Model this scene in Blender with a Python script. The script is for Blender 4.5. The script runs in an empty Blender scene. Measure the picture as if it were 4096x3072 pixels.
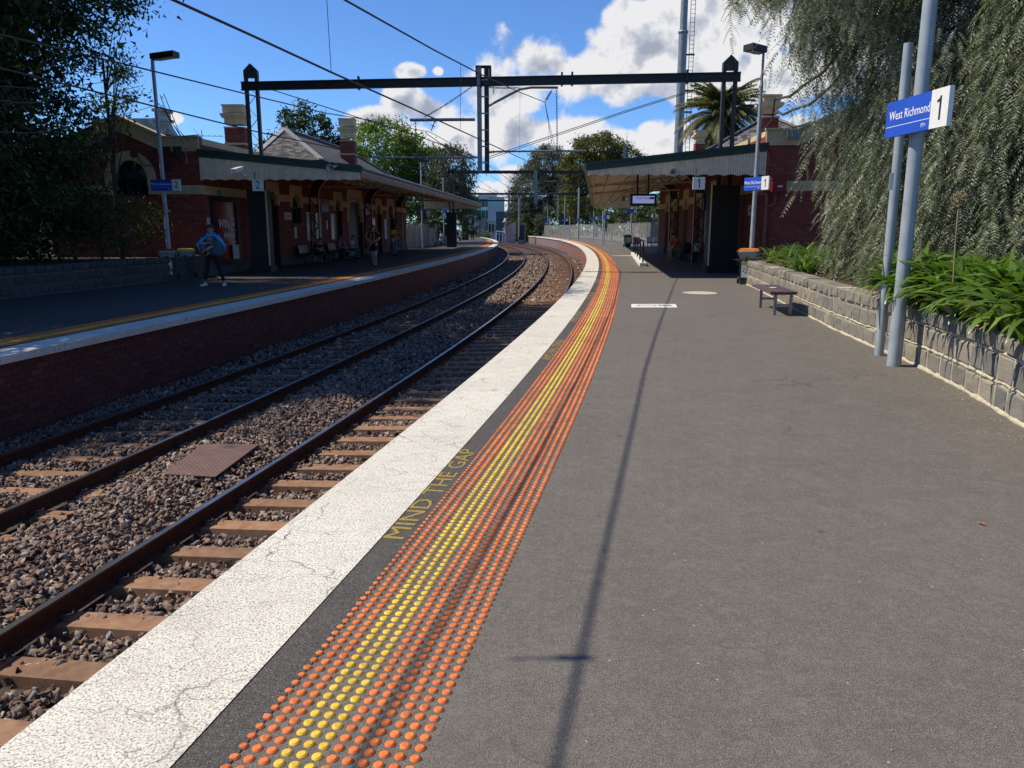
import bpy, math, random
import numpy as np
from mathutils import Vector, Matrix
random.seed(7); rng = np.random.default_rng(7)
PI = math.pi
sc = bpy.context.scene
col = sc.collection

# ------------------------------------------------------------------ camera, world, sun, exposure
CAM_H = 1.60; PITCH = math.radians(11.5); FOC = 3077.0
cam_d = bpy.data.cameras.new('camera'); cam = bpy.data.objects.new('camera', cam_d); col.objects.link(cam)
cam_d.sensor_width = 36.0; cam_d.lens = 36.0 * FOC / 4096.0
cam.location = (0, 0, CAM_H); cam.rotation_euler = (PI / 2 - PITCH, 0, 0)
cam_d.clip_start = 0.05; cam_d.clip_end = 4000
sc.camera = cam
sc.view_settings.view_transform = 'Standard'; sc.view_settings.look = 'None'
sc.view_settings.gamma = 1; sc.view_settings.use_curve_mapping = False
sc.view_settings.exposure = 0.16
sc.cycles.max_bounces = 6; sc.cycles.diffuse_bounces = 3; sc.cycles.glossy_bounces = 3
sc.cycles.transparent_max_bounces = 16; sc.cycles.caustics_reflective = False; sc.cycles.caustics_refractive = False
SUN_EL = math.radians(50.0); SUN_AZ = math.atan2(-.988, .155)     # towards the sun, from +Y
tosun = Vector((math.sin(SUN_AZ) * math.cos(SUN_EL), math.cos(SUN_AZ) * math.cos(SUN_EL), math.sin(SUN_EL)))
sun_d = bpy.data.lights.new('sun', 'SUN'); sun = bpy.data.objects.new('sun', sun_d); col.objects.link(sun)
sun_d.energy = 5.0; sun_d.angle = math.radians(0.5); sun_d.color = (1.0, 0.90, 0.74)
sun.rotation_euler = tosun.to_track_quat('Z', 'Y').to_euler(); sun.location = tosun * 60

def ray(x, y):
    xc = (x - 2048.) / FOC; yc = -(y - 1536.) / FOC
    return (xc, math.cos(PITCH) + yc * math.sin(PITCH), -math.sin(PITCH) + yc * math.cos(PITCH))
def at(x, y, Y):                                  # photograph pixel + distance -> point in the world
    r = ray(x, y); t = Y / r[1]
    return Vector((r[0] * t, Y, CAM_H + r[2] * t))
def gz(x, y, z=0.):                               # photograph pixel on the level z
    r = ray(x, y); t = (z - CAM_H) / r[2]
    return Vector((r[0] * t, r[1] * t, z))

# ---- world: Nishita sky with cumulus clouds mixed over it by direction
world = bpy.data.worlds.new('World'); sc.world = world; world.use_nodes = True
wt = world.node_tree; wt.nodes.clear(); WN = wt.nodes; WL = wt.links
def wn(t, **k):
    n = WN.new(t)
    for a, b in k.items(): setattr(n, a, b)
    return n
def wmath(op, a, b=None, c=None, clamp=False):
    n = wn('ShaderNodeMath', operation=op, use_clamp=clamp)
    for i, v in enumerate((a, b, c)):
        if v is None: continue
        if hasattr(v, 'links'): WL.new(v, n.inputs[i])
        else: n.inputs[i].default_value = v
    return n.outputs[0]
def wvec(op, a, b=None):
    n = wn('ShaderNodeVectorMath', operation=op)
    for i, v in enumerate((a, b)):
        if v is None: continue
        if hasattr(v, 'links'): WL.new(v, n.inputs[i])
        else: n.inputs[i].default_value = v
    return n
tc = wn('ShaderNodeTexCoord'); dirv = tc.outputs['Generated']
sep = wn('ShaderNodeSeparateXYZ'); WL.new(dirv, sep.inputs[0])
ysafe = wmath('MAXIMUM', sep.outputs[1], 0.12)
comb = wn('ShaderNodeCombineXYZ')
WL.new(wmath('DIVIDE', sep.outputs[0], ysafe), comb.inputs[0]); WL.new(wmath('DIVIDE', sep.outputs[2], ysafe), comb.inputs[1])
uvw = comb.outputs[0]
# bodies of cumulus: centre and radii as photograph pixels turned into directions
CL = [(2620,210,360,190),(2900,60,520,260),(2330,300,360,160),(2180,260,240,140),(2060,390,260,120),(2520,70,160,100),(2480,320,180,90),(2150,330,170,80),(2830,300,300,120),
      (2080,520,520,110),(2000,450,180,90),(1740,440,190,90),(1620,400,90,60),(1520,470,110,45),(1850,560,330,75),(1640,286,66,34),(1752,284,26,24),
      (2640,560,190,80),(2600,510,90,60),(2500,540,80,40),(2300,545,34,20),(3230,510,110,55),(3160,290,230,120),(3400,220,300,150),(2020,780,120,50),(2100,700,90,40),
      (690,470,40,26),(110,640,300,60),(3700,560,420,140),(4500,120,500,260),(-900,300,500,180),(2900,-500,900,220),(5300,420,600,200)]
def cloud_mask(vec):
    acc = None
    for cx, cy, rx, ry in CL:
        a = ray(cx, cy); b = ray(cx + rx, cy); c = ray(cx, cy - ry)
        u, v = a[0] / a[1], a[2] / a[1]
        ru = b[0] / b[1] - u; rv = c[2] / c[1] - v
        s = wvec('SUBTRACT', vec, (u, v, 0)); m = wvec('MULTIPLY', s.outputs[0], (1 / ru, 1 / rv, 0)); l = wvec('LENGTH', m.outputs[0])
        d = wmath('SUBTRACT', 1.0, l.outputs['Value'])
        acc = d if acc is None else wmath('SMOOTH_MAX', acc, d, 0.25)
    return acc
def cloud_tex(vec):
    n1 = wn('ShaderNodeTexNoise', noise_dimensions='2D'); n1.inputs['Scale'].default_value = 9; n1.inputs['Detail'].default_value = 9; n1.inputs['Roughness'].default_value = .58
    WL.new(vec, n1.inputs['Vector'])
    n2 = wn('ShaderNodeTexVoronoi', voronoi_dimensions='2D', feature='SMOOTH_F1'); n2.inputs['Scale'].default_value = 26; n2.inputs['Smoothness'].default_value = .6
    n3 = wn('ShaderNodeTexNoise', noise_dimensions='2D'); n3.inputs['Scale'].default_value = 30; n3.inputs['Detail'].default_value = 3
    WL.new(vec, n3.inputs['Vector'])
    wob = wvec('SCALE', n3.outputs['Color']); wob.inputs['Scale'].default_value = .03
    WL.new(wvec('ADD', vec, wob.outputs[0]).outputs[0], n2.inputs['Vector'])
    bump = wmath('SUBTRACT', 0.55, n2.outputs['Distance'])
    f = wmath('ADD', wmath('MULTIPLY', wmath('SUBTRACT', n1.outputs['Fac'], .5), 2.3), wmath('MULTIPLY', bump, .5))
    return f
M0 = cloud_mask(uvw); D0 = wmath('ADD', M0, cloud_tex(uvw))
off = wvec('ADD', uvw, (-.010, .016, 0))  # sample shifted sunwards: paints bright edges and grey bases into the clouds
D1 = wmath('ADD', M0, cloud_tex(off.outputs[0]))
cov = wn('ShaderNodeMapRange', interpolation_type='SMOOTHSTEP'); WL.new(D0, cov.inputs[0])
cov.inputs[1].default_value = .02; cov.inputs[2].default_value = .42
relief = wmath('MULTIPLY', wmath('SUBTRACT', D0, D1), 1.7)
thick = wmath('MULTIPLY', wmath('SUBTRACT', D0, .45), -.50)
br = wmath('ADD', wmath('ADD', relief, thick), .98, clamp=True)
ramp = wn('ShaderNodeValToRGB'); WL.new(br, ramp.inputs[0])
ramp.color_ramp.elements[0].position = .25; ramp.color_ramp.elements[0].color = (.42, .47, .58, 1)
ramp.color_ramp.elements[1].position = .95; ramp.color_ramp.elements[1].color = (.98, .98, 1.0, 1)
e = ramp.color_ramp.elements.new(.6); e.color = (.62, .66, .76, 1)
SKY_STR = 0.102
cs = wvec('SCALE', ramp.outputs[0]); cs.inputs['Scale'].default_value = .77 / SKY_STR
sky = wn('ShaderNodeTexSky', sky_type='NISHITA'); sky.sun_disc = False
sky.sun_elevation = SUN_EL; sky.sun_rotation = SUN_AZ; sky.altitude = 50; sky.air_density = .8; sky.dust_density = 0; sky.ozone_density = 1.6
tint = wvec('MULTIPLY', sky.outputs[0], (.66, .99, 1.42))
front = wn('ShaderNodeMapRange'); WL.new(sep.outputs[1], front.inputs[0]); front.inputs[1].default_value = .12; front.inputs[2].default_value = .3
covf = wmath('MULTIPLY', cov.outputs[0], front.outputs[0])
mix = wn('ShaderNodeMix', data_type='RGBA'); WL.new(covf, mix.inputs[0]); WL.new(tint.outputs[0], mix.inputs[6]); WL.new(cs.outputs[0], mix.inputs[7])
bg = wn('ShaderNodeBackground'); bg.inputs['Strength'].default_value = SKY_STR
WL.new(mix.outputs[2], bg.inputs['Color'])
wo = wn('ShaderNodeOutputWorld'); WL.new(bg.outputs[0], wo.inputs[0])

# ------------------------------------------------------------------ materials
def new_mat(name):
    m = bpy.data.materials.new(name); m.use_nodes = True
    return m, m.node_tree, m.node_tree.nodes['Principled BSDF']
def rnd_socket(nt):                               # a random number per object and per loose piece
    oi = nt.nodes.new('ShaderNodeObjectInfo'); g = nt.nodes.new('ShaderNodeNewGeometry')
    a = nt.nodes.new('ShaderNodeMath'); a.operation = 'ADD'
    nt.links.new(oi.outputs['Random'], a.inputs[0]); nt.links.new(g.outputs['Random Per Island'], a.inputs[1])
    f = nt.nodes.new('ShaderNodeMath'); f.operation = 'FRACT'; nt.links.new(a.outputs[0], f.inputs[0])
    return f.outputs[0]
def pos_socket(nt):
    return nt.nodes.new('ShaderNodeNewGeometry').outputs['Position']
def noise(nt, vec, scale, detail=4, rough=.55, dist=0):
    n = nt.nodes.new('ShaderNodeTexNoise'); n.inputs['Scale'].default_value = scale; n.inputs['Detail'].default_value = detail
    n.inputs['Roughness'].default_value = rough; n.inputs['Distortion'].default_value = dist
    nt.links.new(vec, n.inputs['Vector']); return n.outputs['Fac']
def ramp_(nt, fac, stops):
    r = nt.nodes.new('ShaderNodeValToRGB'); nt.links.new(fac, r.inputs[0]); el = r.color_ramp.elements
    while len(el) < len(stops): el.new(.5)
    for e, (p, c) in zip(el, stops): e.position = p; e.color = (*c, 1) if len(c) == 3 else c
    return r.outputs[0]
def mixc(nt, f, a, b, mode='MIX'):
    m = nt.nodes.new('ShaderNodeMix'); m.data_type = 'RGBA'; m.blend_type = mode
    for i, v in ((0, f), (6, a), (7, b)):
        if hasattr(v, 'links'): nt.links.new(v, m.inputs[i])
        elif i == 0: m.inputs[0].default_value = v
        else: m.inputs[i].default_value = (*v, 1)
    return m.outputs[2]
def bump_(nt, bs, h, dist, strength=.6):
    b = nt.nodes.new('ShaderNodeBump'); b.inputs['Distance'].default_value = dist; b.inputs['Strength'].default_value = strength
    nt.links.new(h, b.inputs['Height']); nt.links.new(b.outputs[0], bs.inputs['Normal'])
def lin(c): return tuple((v / 12.92 if v <= .04045 else ((v + .055) / 1.055) ** 2.4) for v in c)
def mat(name, c, c2=None, rough=.7, scale=8, metal=0, bump=0, bscale=60, rnd=0, dirt=0, spec=None):
    """plain painted / metal / stone surface: two tones by noise, wear, fine relief"""
    m, nt, bs = new_mat(name); p = pos_socket(nt)
    c2 = c2 or tuple(v * .75 for v in c)
    colr = mixc(nt, ramp_(nt, noise(nt, p, scale, 5), [(.35, (0, 0, 0)), (.65, (1, 1, 1))]), c, c2)
    if rnd:
        r = rnd_socket(nt); k = nt.nodes.new('ShaderNodeMapRange'); nt.links.new(r, k.inputs[0])
        k.inputs[3].default_value = 1 - rnd; k.inputs[4].default_value = 1 + rnd
        v = nt.nodes.new('ShaderNodeVectorMath'); v.operation = 'SCALE'; nt.links.new(colr, v.inputs[0]); nt.links.new(k.outputs[0], v.inputs['Scale']); colr = v.outputs[0]
    if dirt:
        d = ramp_(nt, noise(nt, p, scale * .35, 8, .7), [(.5, (0, 0, 0)), (.75, (dirt,) * 3)])
        colr = mixc(nt, d, colr, (.05, .04, .03))
    nt.links.new(colr, bs.inputs['Base Color']); bs.inputs['Roughness'].default_value = rough; bs.inputs['Metallic'].default_value = metal
    if spec is not None: bs.inputs['Specular IOR Level'].default_value = spec
    if bump: bump_(nt, bs, noise(nt, p, bscale, 4), bump)
    return m
M = {}
def asphalt(name, a, b, patch):
    m, nt, bs = new_mat(name); p = pos_socket(nt)
    big = noise(nt, p, .45, 6, .6); fine = noise(nt, p, 190, 3, .85)
    c = mixc(nt, ramp_(nt, big, [(.3, (0, 0, 0)), (.7, (1, 1, 1))]), a, b)
    c = mixc(nt, ramp_(nt, noise(nt, p, 2.3, 8, .7), [(.45, (0, 0, 0)), (.8, (.55,) * 3)]), c, patch)
    c = mixc(nt, ramp_(nt, fine, [(.36, (.85,) * 3), (.52, (0, 0, 0)), (.66, (0, 0, 0))]), c, (.012, .011, .010))
    c = mixc(nt, ramp_(nt, fine, [(.52, (0, 0, 0)), (.64, (.75,) * 3)]), c, (.36, .33, .285))
    for s_, k_ in ((42, .55), (11, .28), (2.6, .16)):              # mottled aggregate and wear at several sizes
        c = mixc(nt, ramp_(nt, noise(nt, p, s_, 3, .7), [(.38, (k_,) * 3), (.50, (0, 0, 0))]), c, tuple(v_ * .62 for v_ in a)); c = mixc(nt, ramp_(nt, noise(nt, p, s_ * 1.13, 3, .7), [(.52, (0, 0, 0)), (.66, (k_,) * 3)]), c, tuple(v_ * 1.45 for v_ in a))
    v = nt.nodes.new('ShaderNodeTexVoronoi'); v.inputs['Scale'].default_value = 9; nt.links.new(p, v.inputs['Vector'])
    c = mixc(nt, ramp_(nt, v.outputs['Distance'], [(.035, (.8,) * 3), (.05, (0, 0, 0))]), c, (.45, .42, .38))
    nt.links.new(c, bs.inputs['Base Color']); bs.inputs['Roughness'].default_value = .82; bs.inputs['Specular IOR Level'].default_value = .35
    w = nt.nodes.new('ShaderNodeTexNoise'); w.inputs['Scale'].default_value = 2.2; w.inputs['Detail'].default_value = 5; nt.links.new(p, w.inputs['Vector'])
    a1 = nt.nodes.new('ShaderNodeVectorMath'); a1.operation = 'SCALE'; a1.inputs['Scale'].default_value = .5; nt.links.new(w.outputs['Color'], a1.inputs[0])
    a2 = nt.nodes.new('ShaderNodeVectorMath'); a2.operation = 'ADD'; nt.links.new(p, a2.inputs[0]); nt.links.new(a1.outputs[0], a2.inputs[1])
    v2 = nt.nodes.new('ShaderNodeTexVoronoi'); v2.feature = 'DISTANCE_TO_EDGE'; v2.inputs['Scale'].default_value = .32; nt.links.new(a2.outputs[0], v2.inputs['Vector'])
    ck = mixc(nt, 1.0, ramp_(nt, v2.outputs['Distance'], [(.0008, (1, 1, 1)), (.0035, (0, 0, 0))]), ramp_(nt, noise(nt, p, .9, 3), [(.52, (0, 0, 0)), (.62, (.7, .7, .7))]), 'MULTIPLY')
    c2_ = mixc(nt, ck, c, (.02, .018, .016)); v3 = nt.nodes.new('ShaderNodeTexVoronoi'); v3.inputs['Scale'].default_value = 1.6; nt.links.new(p, v3.inputs['Vector'])
    c2_ = mixc(nt, ramp_(nt, v3.outputs['Distance'], [(.030, (.55,) * 3), (.045, (0, 0, 0))]), c2_, (.035, .032, .03)); nt.links.new(c2_, bs.inputs['Base Color'])
    bump_(nt, bs, noise(nt, p, 260, 2, .6), .0022, .9); return m
M['asphalt'] = asphalt('platform asphalt', (.146, .130, .111), (.114, .102, .087), (.176, .158, .134))
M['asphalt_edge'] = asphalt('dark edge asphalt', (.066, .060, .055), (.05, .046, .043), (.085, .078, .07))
M['asphalt_shaded'] = asphalt('shaded opposite platform asphalt', (.042, .039, .037), (.030, .029, .028), (.06, .056, .052))  # darker copy of the platform asphalt, shade put into its colour
def coping():
    m, nt, bs = new_mat('white painted coping'); p = pos_socket(nt)
    c = mixc(nt, ramp_(nt, noise(nt, p, 1.2, 6, .6), [(.3, (0, 0, 0)), (.7, (1, 1, 1))]), (.84, .80, .69), (.70, .665, .57))
    sp = noise(nt, p, 110, 4, .8)
    c = mixc(nt, ramp_(nt, sp, [(.40, (.9,) * 3), (.51, (0, 0, 0))]), c, (.15, .13, .10))
    c = mixc(nt, ramp_(nt, noise(nt, p, 5, 8, .75), [(.52, (0, 0, 0)), (.75, (.45,) * 3)]), c, (.38, .34, .27))
    # wandering cracks
    w = nt.nodes.new('ShaderNodeTexNoise'); w.inputs['Scale'].default_value = 3.5; w.inputs['Detail'].default_value = 6; nt.links.new(p, w.inputs['Vector'])
    ad = nt.nodes.new('ShaderNodeVectorMath'); ad.operation = 'SCALE'; ad.inputs['Scale'].default_value = .30; nt.links.new(w.outputs['Color'], ad.inputs[0])
    a2 = nt.nodes.new('ShaderNodeVectorMath'); a2.operation = 'ADD'; nt.links.new(p, a2.inputs[0]); nt.links.new(ad.outputs[0], a2.inputs[1])
    mp = nt.nodes.new('ShaderNodeVectorMath'); mp.operation = 'MULTIPLY'; mp.inputs[1].default_value = (.9, 2.4, 1); nt.links.new(a2.outputs[0], mp.inputs[0])
    v = nt.nodes.new('ShaderNodeTexVoronoi'); v.feature = 'DISTANCE_TO_EDGE'; v.inputs['Scale'].default_value = 1.1; nt.links.new(mp.outputs[0], v.inputs['Vector'])
    cr = ramp_(nt, v.outputs['Distance'], [(.001, (.8, .8, .8)), (.0055, (0, 0, 0))])
    gate = ramp_(nt, noise(nt, p, 3.0, 3), [(.36, (0, 0, 0)), (.50, (.9, .9, .9))])
    cr = mixc(nt, 1.0, cr, gate, 'MULTIPLY')
    v4 = nt.nodes.new('ShaderNodeTexVoronoi'); v4.feature = 'DISTANCE_TO_EDGE'; v4.inputs['Scale'].default_value = 3.4; nt.links.new(mp.outputs[0], v4.inputs['Vector'])
    cr4 = mixc(nt, 1.0, ramp_(nt, v4.outputs['Distance'], [(.003, (1, 1, 1)), (.014, (0, 0, 0))]), ramp_(nt, noise(nt, p, 1.7, 4), [(.40, (0, 0, 0)), (.54, (.85, .85, .85))]), 'MULTIPLY')
    c = mixc(nt, cr4, c, (.16, .14, .11))
    c = mixc(nt, cr, c, (.07, .06, .05))
    nt.links.new(c, bs.inputs['Base Color']); bs.inputs['Roughness'].default_value = .75
    bump_(nt, bs, sp, .003, .8); return m
M['coping'] = coping()
M['ballast'] = None
def stone_mat(name, stops, rough=.85, bscale=90, bdist=.003, dirt=None, spec=.3):
    m, nt, bs = new_mat(name); p = pos_socket(nt)
    c = ramp_(nt, rnd_socket(nt), stops)
    c = mixc(nt, ramp_(nt, noise(nt, p, 40, 4), [(.35, (0, 0, 0)), (.7, (.6,) * 3)]), c, dirt or (.05, .035, .028))
    nt.links.new(c, bs.inputs['Base Color']); bs.inputs['Roughness'].default_value = rough; bs.inputs['Specular IOR Level'].default_value = spec
    bump_(nt, bs, noise(nt, p, bscale, 3), bdist); return m
M['ballast'] = stone_mat('ballast stone', [(0, (.12, .078, .058)), (.3, (.28, .175, .125)), (.55, (.20, .15, .12)), (.75, (.36, .265, .20)), (.92, (.27, .25, .235)), (1, (.52, .43, .34))])
M['ballast_bed'] = mat('ballast bed', (.035, .026, .022), (.07, .05, .04), .95, 18, bump=.02, bscale=25)
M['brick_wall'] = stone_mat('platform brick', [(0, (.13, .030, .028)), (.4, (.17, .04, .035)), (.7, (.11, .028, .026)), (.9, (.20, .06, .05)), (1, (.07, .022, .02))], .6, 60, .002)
M['brick'] = stone_mat('glazed red brick', [(0, (.22, .052, .038)), (.4, (.28, .070, .050)), (.7, (.20, .048, .036)), (.92, (.32, .105, .075)), (1, (.10, .03, .028))], .75, 50, .001, (.13, .03, .026), .2)
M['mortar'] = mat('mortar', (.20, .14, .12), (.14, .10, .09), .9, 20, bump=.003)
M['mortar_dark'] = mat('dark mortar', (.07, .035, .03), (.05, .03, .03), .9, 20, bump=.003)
M['mortar_pale'] = mat('pale lime mortar', (.52, .46, .34), (.38, .33, .25), .95, 14, bump=.012, bscale=45)
M['bluestone'] = stone_mat('bluestone block', [(0, (.15, .145, .125)), (.3, (.26, .235, .18)), (.5, (.18, .172, .155)), (.75, (.31, .275, .21)), (.9, (.13, .13, .125)), (1, (.23, .21, .175))], .85, 35, .008, (.17, .16, .135))
M['bluestone_shaded'] = stone_mat('shaded bluestone', [(0, (.07, .068, .068)), (.5, (.10, .096, .09)), (1, (.065, .065, .07))], .85, 30, .008, (.04, .04, .042))  # the sunny wall's stone again, its colour lowered for the deep shade
M['rail_side'] = mat('rusty rail', (.085, .036, .022), (.05, .026, .018), .9, 12, bump=.001, spec=.15)
M['rail_top'] = mat('worn rail head', (.42, .42, .44), (.30, .29, .29), .28, 5, metal=.9)
M['sleeper'] = mat('rust stained concrete sleeper', (.20, .098, .047), (.27, .155, .088), .85, 9, bump=.004, bscale=50, rnd=.22, dirt=.5)
M['clip'] = mat('rail clip', (.05, .03, .025), rough=.7)
M['orange'] = mat('orange tactile stud', (.74, .19, .045), (.56, .15, .05), .7, 1.5, rnd=.2, dirt=.5, spec=.25)
M['yellow'] = mat('yellow tactile stud', (.80, .50, .045), (.62, .40, .06), .7, 1.5, rnd=.16, dirt=.45, spec=.25)
M['yellow_paint'] = mat('yellow stencil paint', (.52, .36, .04), (.12, .09, .03), .8, 150)
M['cream'] = mat('cream render', (.60, .46, .26), (.50, .39, .22), .8, 3, bump=.002, dirt=.35)
M['board'] = mat('cream painted boards', (.80, .68, .50), (.70, .58, .42), .7, 6, rnd=.07, dirt=.25)
M['board_worn'] = mat('worn brown painted boards', (.42, .29, .17), (.28, .17, .10), .75, 9, rnd=.12, dirt=.6)
M['green'] = mat('dark green paint', (.012, .035, .032), (.018, .045, .035), .5, 9)
M['black'] = mat('black paint', (.010, .010, .011), (.014, .013, .013), .55, 9)
M['steel'] = mat('weathered dark steel', (.055, .050, .046), (.03, .028, .027), .6, 8, metal=.3)
M['galv'] = mat('galvanised steel', (.25, .27, .28), (.18, .20, .21), .5, 6, metal=.5)
M['pole_blue'] = mat('blue grey painted pole', (.34, .38, .41), (.27, .31, .34), .42, 5)
M['wire'] = mat('overhead wire', (.03, .022, .022), rough=.6)
M['white'] = mat('white panel', (.78, .78, .75), (.70, .70, .68), .5, 8)
M['blue'] = mat('blue sign panel', (.02, .085, .52), (.018, .075, .46), .4, 3)
M['ink'] = mat('black lettering', (.012, .012, .014), rough=.6)
M['glass_dark'] = mat('dark window glass', (.012, .014, .018), rough=.08)
M['slate'] = stone_mat('roof slate', [(0, (.06, .058, .056)), (.5, (.14, .133, .125)), (.8, (.20, .19, .175)), (1, (.30, .285, .26))], .9, 25, .006, (.06, .058, .055), .1)
M['lead'] = mat('grey ridge capping', (.30, .29, .27), (.22, .21, .20), .6, 4)
M['bluestone_base'] = mat('stone plinth', (.10, .095, .09), (.07, .068, .066), .85, 5, bump=.004)
M['bin_green'] = mat('dark green bin plastic', (.015, .035, .022), rough=.45)
M['bag'] = mat('clear bin liner', (.35, .36, .37), (.20, .21, .22), .25, 18, bump=.01, bscale=22)
M['soil'] = mat('bark mulch', (.085, .045, .03), (.04, .025, .018), .95, 30, bump=.02, bscale=40)
M['rubber'] = mat('rubber', (.015, .015, .015), rough=.7)
M['bark'] = mat('tree bark', (.085, .065, .05), (.05, .04, .032), .9, 12, bump=.02, bscale=20)

# ------------------------------------------------------------------ mesh helpers
class MB:
    def __init__(s): s.v = []; s.f = []; s.n = 0; s.sm = []
    def add(s, verts, faces, smooth=False):
        k = s.n; s.v += [tuple(v) for v in verts]; s.f += [tuple(i + k for i in f) for f in faces]
        s.sm += [smooth] * len(faces); s.n += len(verts); return s
    def box(s, a, b, fr=None):
        x0, y0, z0 = a; x1, y1, z1 = b
        P = [(x0,y0,z0),(x1,y0,z0),(x1,y1,z0),(x0,y1,z0),(x0,y0,z1),(x1,y0,z1),(x1,y1,z1),(x0,y1,z1)]
        if fr: P = [fr(*p) for p in P]
        return s.add(P, [(0,3,2,1),(4,5,6,7),(0,1,5,4),(1,2,6,5),(2,3,7,6),(3,0,4,7)])
    def tube(s, pts, r, n=8, caps=True, smooth=True, sy=1.0):
        pts = [Vector(p) for p in pts]; rr = r if isinstance(r, (list, tuple)) else [r] * len(pts)
        V = []; F = []; prev = None
        for i, p in enumerate(pts):
            a = pts[max(i - 1, 0)]; b = pts[min(i + 1, len(pts) - 1)]; d = (b - a)
            if d.length < 1e-9: d = Vector((0, 0, 1))
            d.normalize()
            if prev is None:
                u = d.orthogonal().normalized() if abs(d.z) > .99 else Vector((0, 0, 1)).cross(d).normalized()
            else:
                u = (prev - d * prev.dot(d)); u = u.normalized() if u.length > 1e-6 else d.orthogonal().normalized()
            prev = u; w = d.cross(u)
            for k in range(n):
                t = 2 * PI * k / n; V.append(p + (u * math.cos(t) + w * math.sin(t) * sy) * rr[i])
        for i in range(len(pts) - 1):
            for k in range(n):
                F.append((i*n+k, i*n+(k+1)%n, (i+1)*n+(k+1)%n, (i+1)*n+k))
        s.add(V, F, smooth)
        if caps:
            s.add([V[k] for k in range(n)], [tuple(range(n))[::-1]]); s.add([V[-n+k] for k in range(n)], [tuple(range(n))])
        return s
    def bar(s, a, b, w, h, up=(0, 0, 1)):              # box beam between two points
        a = Vector(a); b = Vector(b); d = (b - a).normalized(); u = d.cross(Vector(up))
        u = u.normalized() if u.length > 1e-5 else Vector((1, 0, 0)); t = u.cross(d)
        P = [q + u * (sx * w / 2) + t * (sz * h / 2) for q in (a, b) for sx, sz in ((-1,-1),(1,-1),(1,1),(-1,1))]
        return s.add(P, [(0,3,2,1),(4,5,6,7),(0,1,5,4),(1,2,6,5),(2,3,7,6),(3,0,4,7)])
    def prism(s, poly, d, fr=None, smooth=False):      # polygon (list of 3D points) extruded by vector d
        P = [Vector(p) for p in poly]; n = len(P); d = Vector(d); Q = P + [p + d for p in P]
        if fr: Q = [fr(*q) for q in Q]
        return s.add(Q, [tuple(range(n))[::-1], tuple(range(n, 2 * n))] + [(i, (i+1)%n, n+(i+1)%n, n+i) for i in range(n)], smooth)
    def lathe(s, prof, c=(0, 0, 0), n=20, fr=None):
        V = []; F = []
        for r, z in prof:
            for k in range(n):
                t = 2 * PI * k / n; p = (c[0] + r * math.cos(t), c[1] + r * math.sin(t), c[2] + z); V.append(fr(*p) if fr else p)
        for i in range(len(prof) - 1):
            for k in range(n): F.append((i*n+k, i*n+(k+1)%n, (i+1)*n+(k+1)%n, (i+1)*n+k))
        return s.add(V, F, True)
    def quadstrip(s, A, B):
        n = len(A); V = list(A) + list(B)
        return s.add(V, [(i, i+1, n+i+1, n+i) for i in range(n-1)])
    def mesh(s, name, m):
        me = bpy.data.meshes.new(name); me.from_pydata(s.v, [], s.f)
        me.polygons.foreach_set('use_smooth', s.sm); me.materials.append(m); me.update(); return me
    def build(s, name, m, parent=None, **k):
        o = bpy.data.objects.new(name, s.mesh(name, m)); col.objects.link(o)
        if parent: o.parent = parent
        tag(o, **k); return o
def tag(o, label=None, cat=None, group=None, kind=None):
    if label: o['label'] = label
    if cat: o['category'] = cat
    if group: o['group'] = group
    if kind: o['kind'] = kind
    return o
def thing(name, label, cat, loc=(0, 0, 0), rz=0, group=None):
    o = bpy.data.objects.new(name, None); col.objects.link(o); o.location = loc; o.rotation_euler = (0, 0, rz); o.empty_display_size = .1
    return tag(o, label, cat, group)
def place(name, me, parent, loc=(0,0,0), rz=0, scale=None, **k):
    o = bpy.data.objects.new(name, me); col.objects.link(o); o.parent = parent; o.location = loc; o.rotation_euler = (0, 0, rz)
    if scale: o.scale = scale
    return tag(o, **k)
def copy_tree(o, parent=None):
    c = o.copy(); col.objects.link(c); c.parent = parent
    for ch in list(o.children): copy_tree(ch, c)
    return c
def np_mesh(name, V, F, m, parent=None, smooth=False, **k):
    me = bpy.data.meshes.new(name); n = F.shape[1]
    me.vertices.add(len(V)); me.vertices.foreach_set('co', np.ascontiguousarray(V, np.float32).ravel())
    me.loops.add(F.size); me.loops.foreach_set('vertex_index', np.ascontiguousarray(F, np.int32).ravel())
    me.polygons.add(len(F)); me.polygons.foreach_set('loop_start', np.arange(0, F.size, n, dtype=np.int32))
    if smooth: me.polygons.foreach_set('use_smooth', np.ones(len(F), bool))
    me.update(calc_edges=True); me.validate(); me.materials.append(m)
    o = bpy.data.objects.new(name, me); col.objects.link(o)
    if parent: o.parent = parent
    return tag(o, **k)
def poly(c, Y, Y0=60.):
    t = Y / Y0; return sum(a * t ** i for i, a in enumerate(c))
cE1 = [-2.0286, 12.3704, -6.3541, 1.7236, -0.335]; cT1 = [-3.5458, 11.8203, -5.3169, 0.8852, -0.2731]; cE2 = [-8.2753, 8.8291, -1.579, -1.1486, 0.1805]
def curve(c):
    def f(Y, off=0., z=0.):
        x = poly(c, Y); d = (poly(c, Y + .05) - poly(c, Y - .05)) / .1; L = math.hypot(1, d)
        return Vector((x + off / L, Y - off * d / L, z))
    return f
E1 = curve(cE1); T1 = curve(cT1); E2 = curve(cE2)
T2 = curve([cT1[0] - 3.57] + cT1[1:])
def ys(a, b, near=.35, k=.03):
    out = [a]
    while out[-1] < b: out.append(min(b, out[-1] + max(near, k * abs(out[-1]))))
    return out
TEXTC = {}
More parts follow.
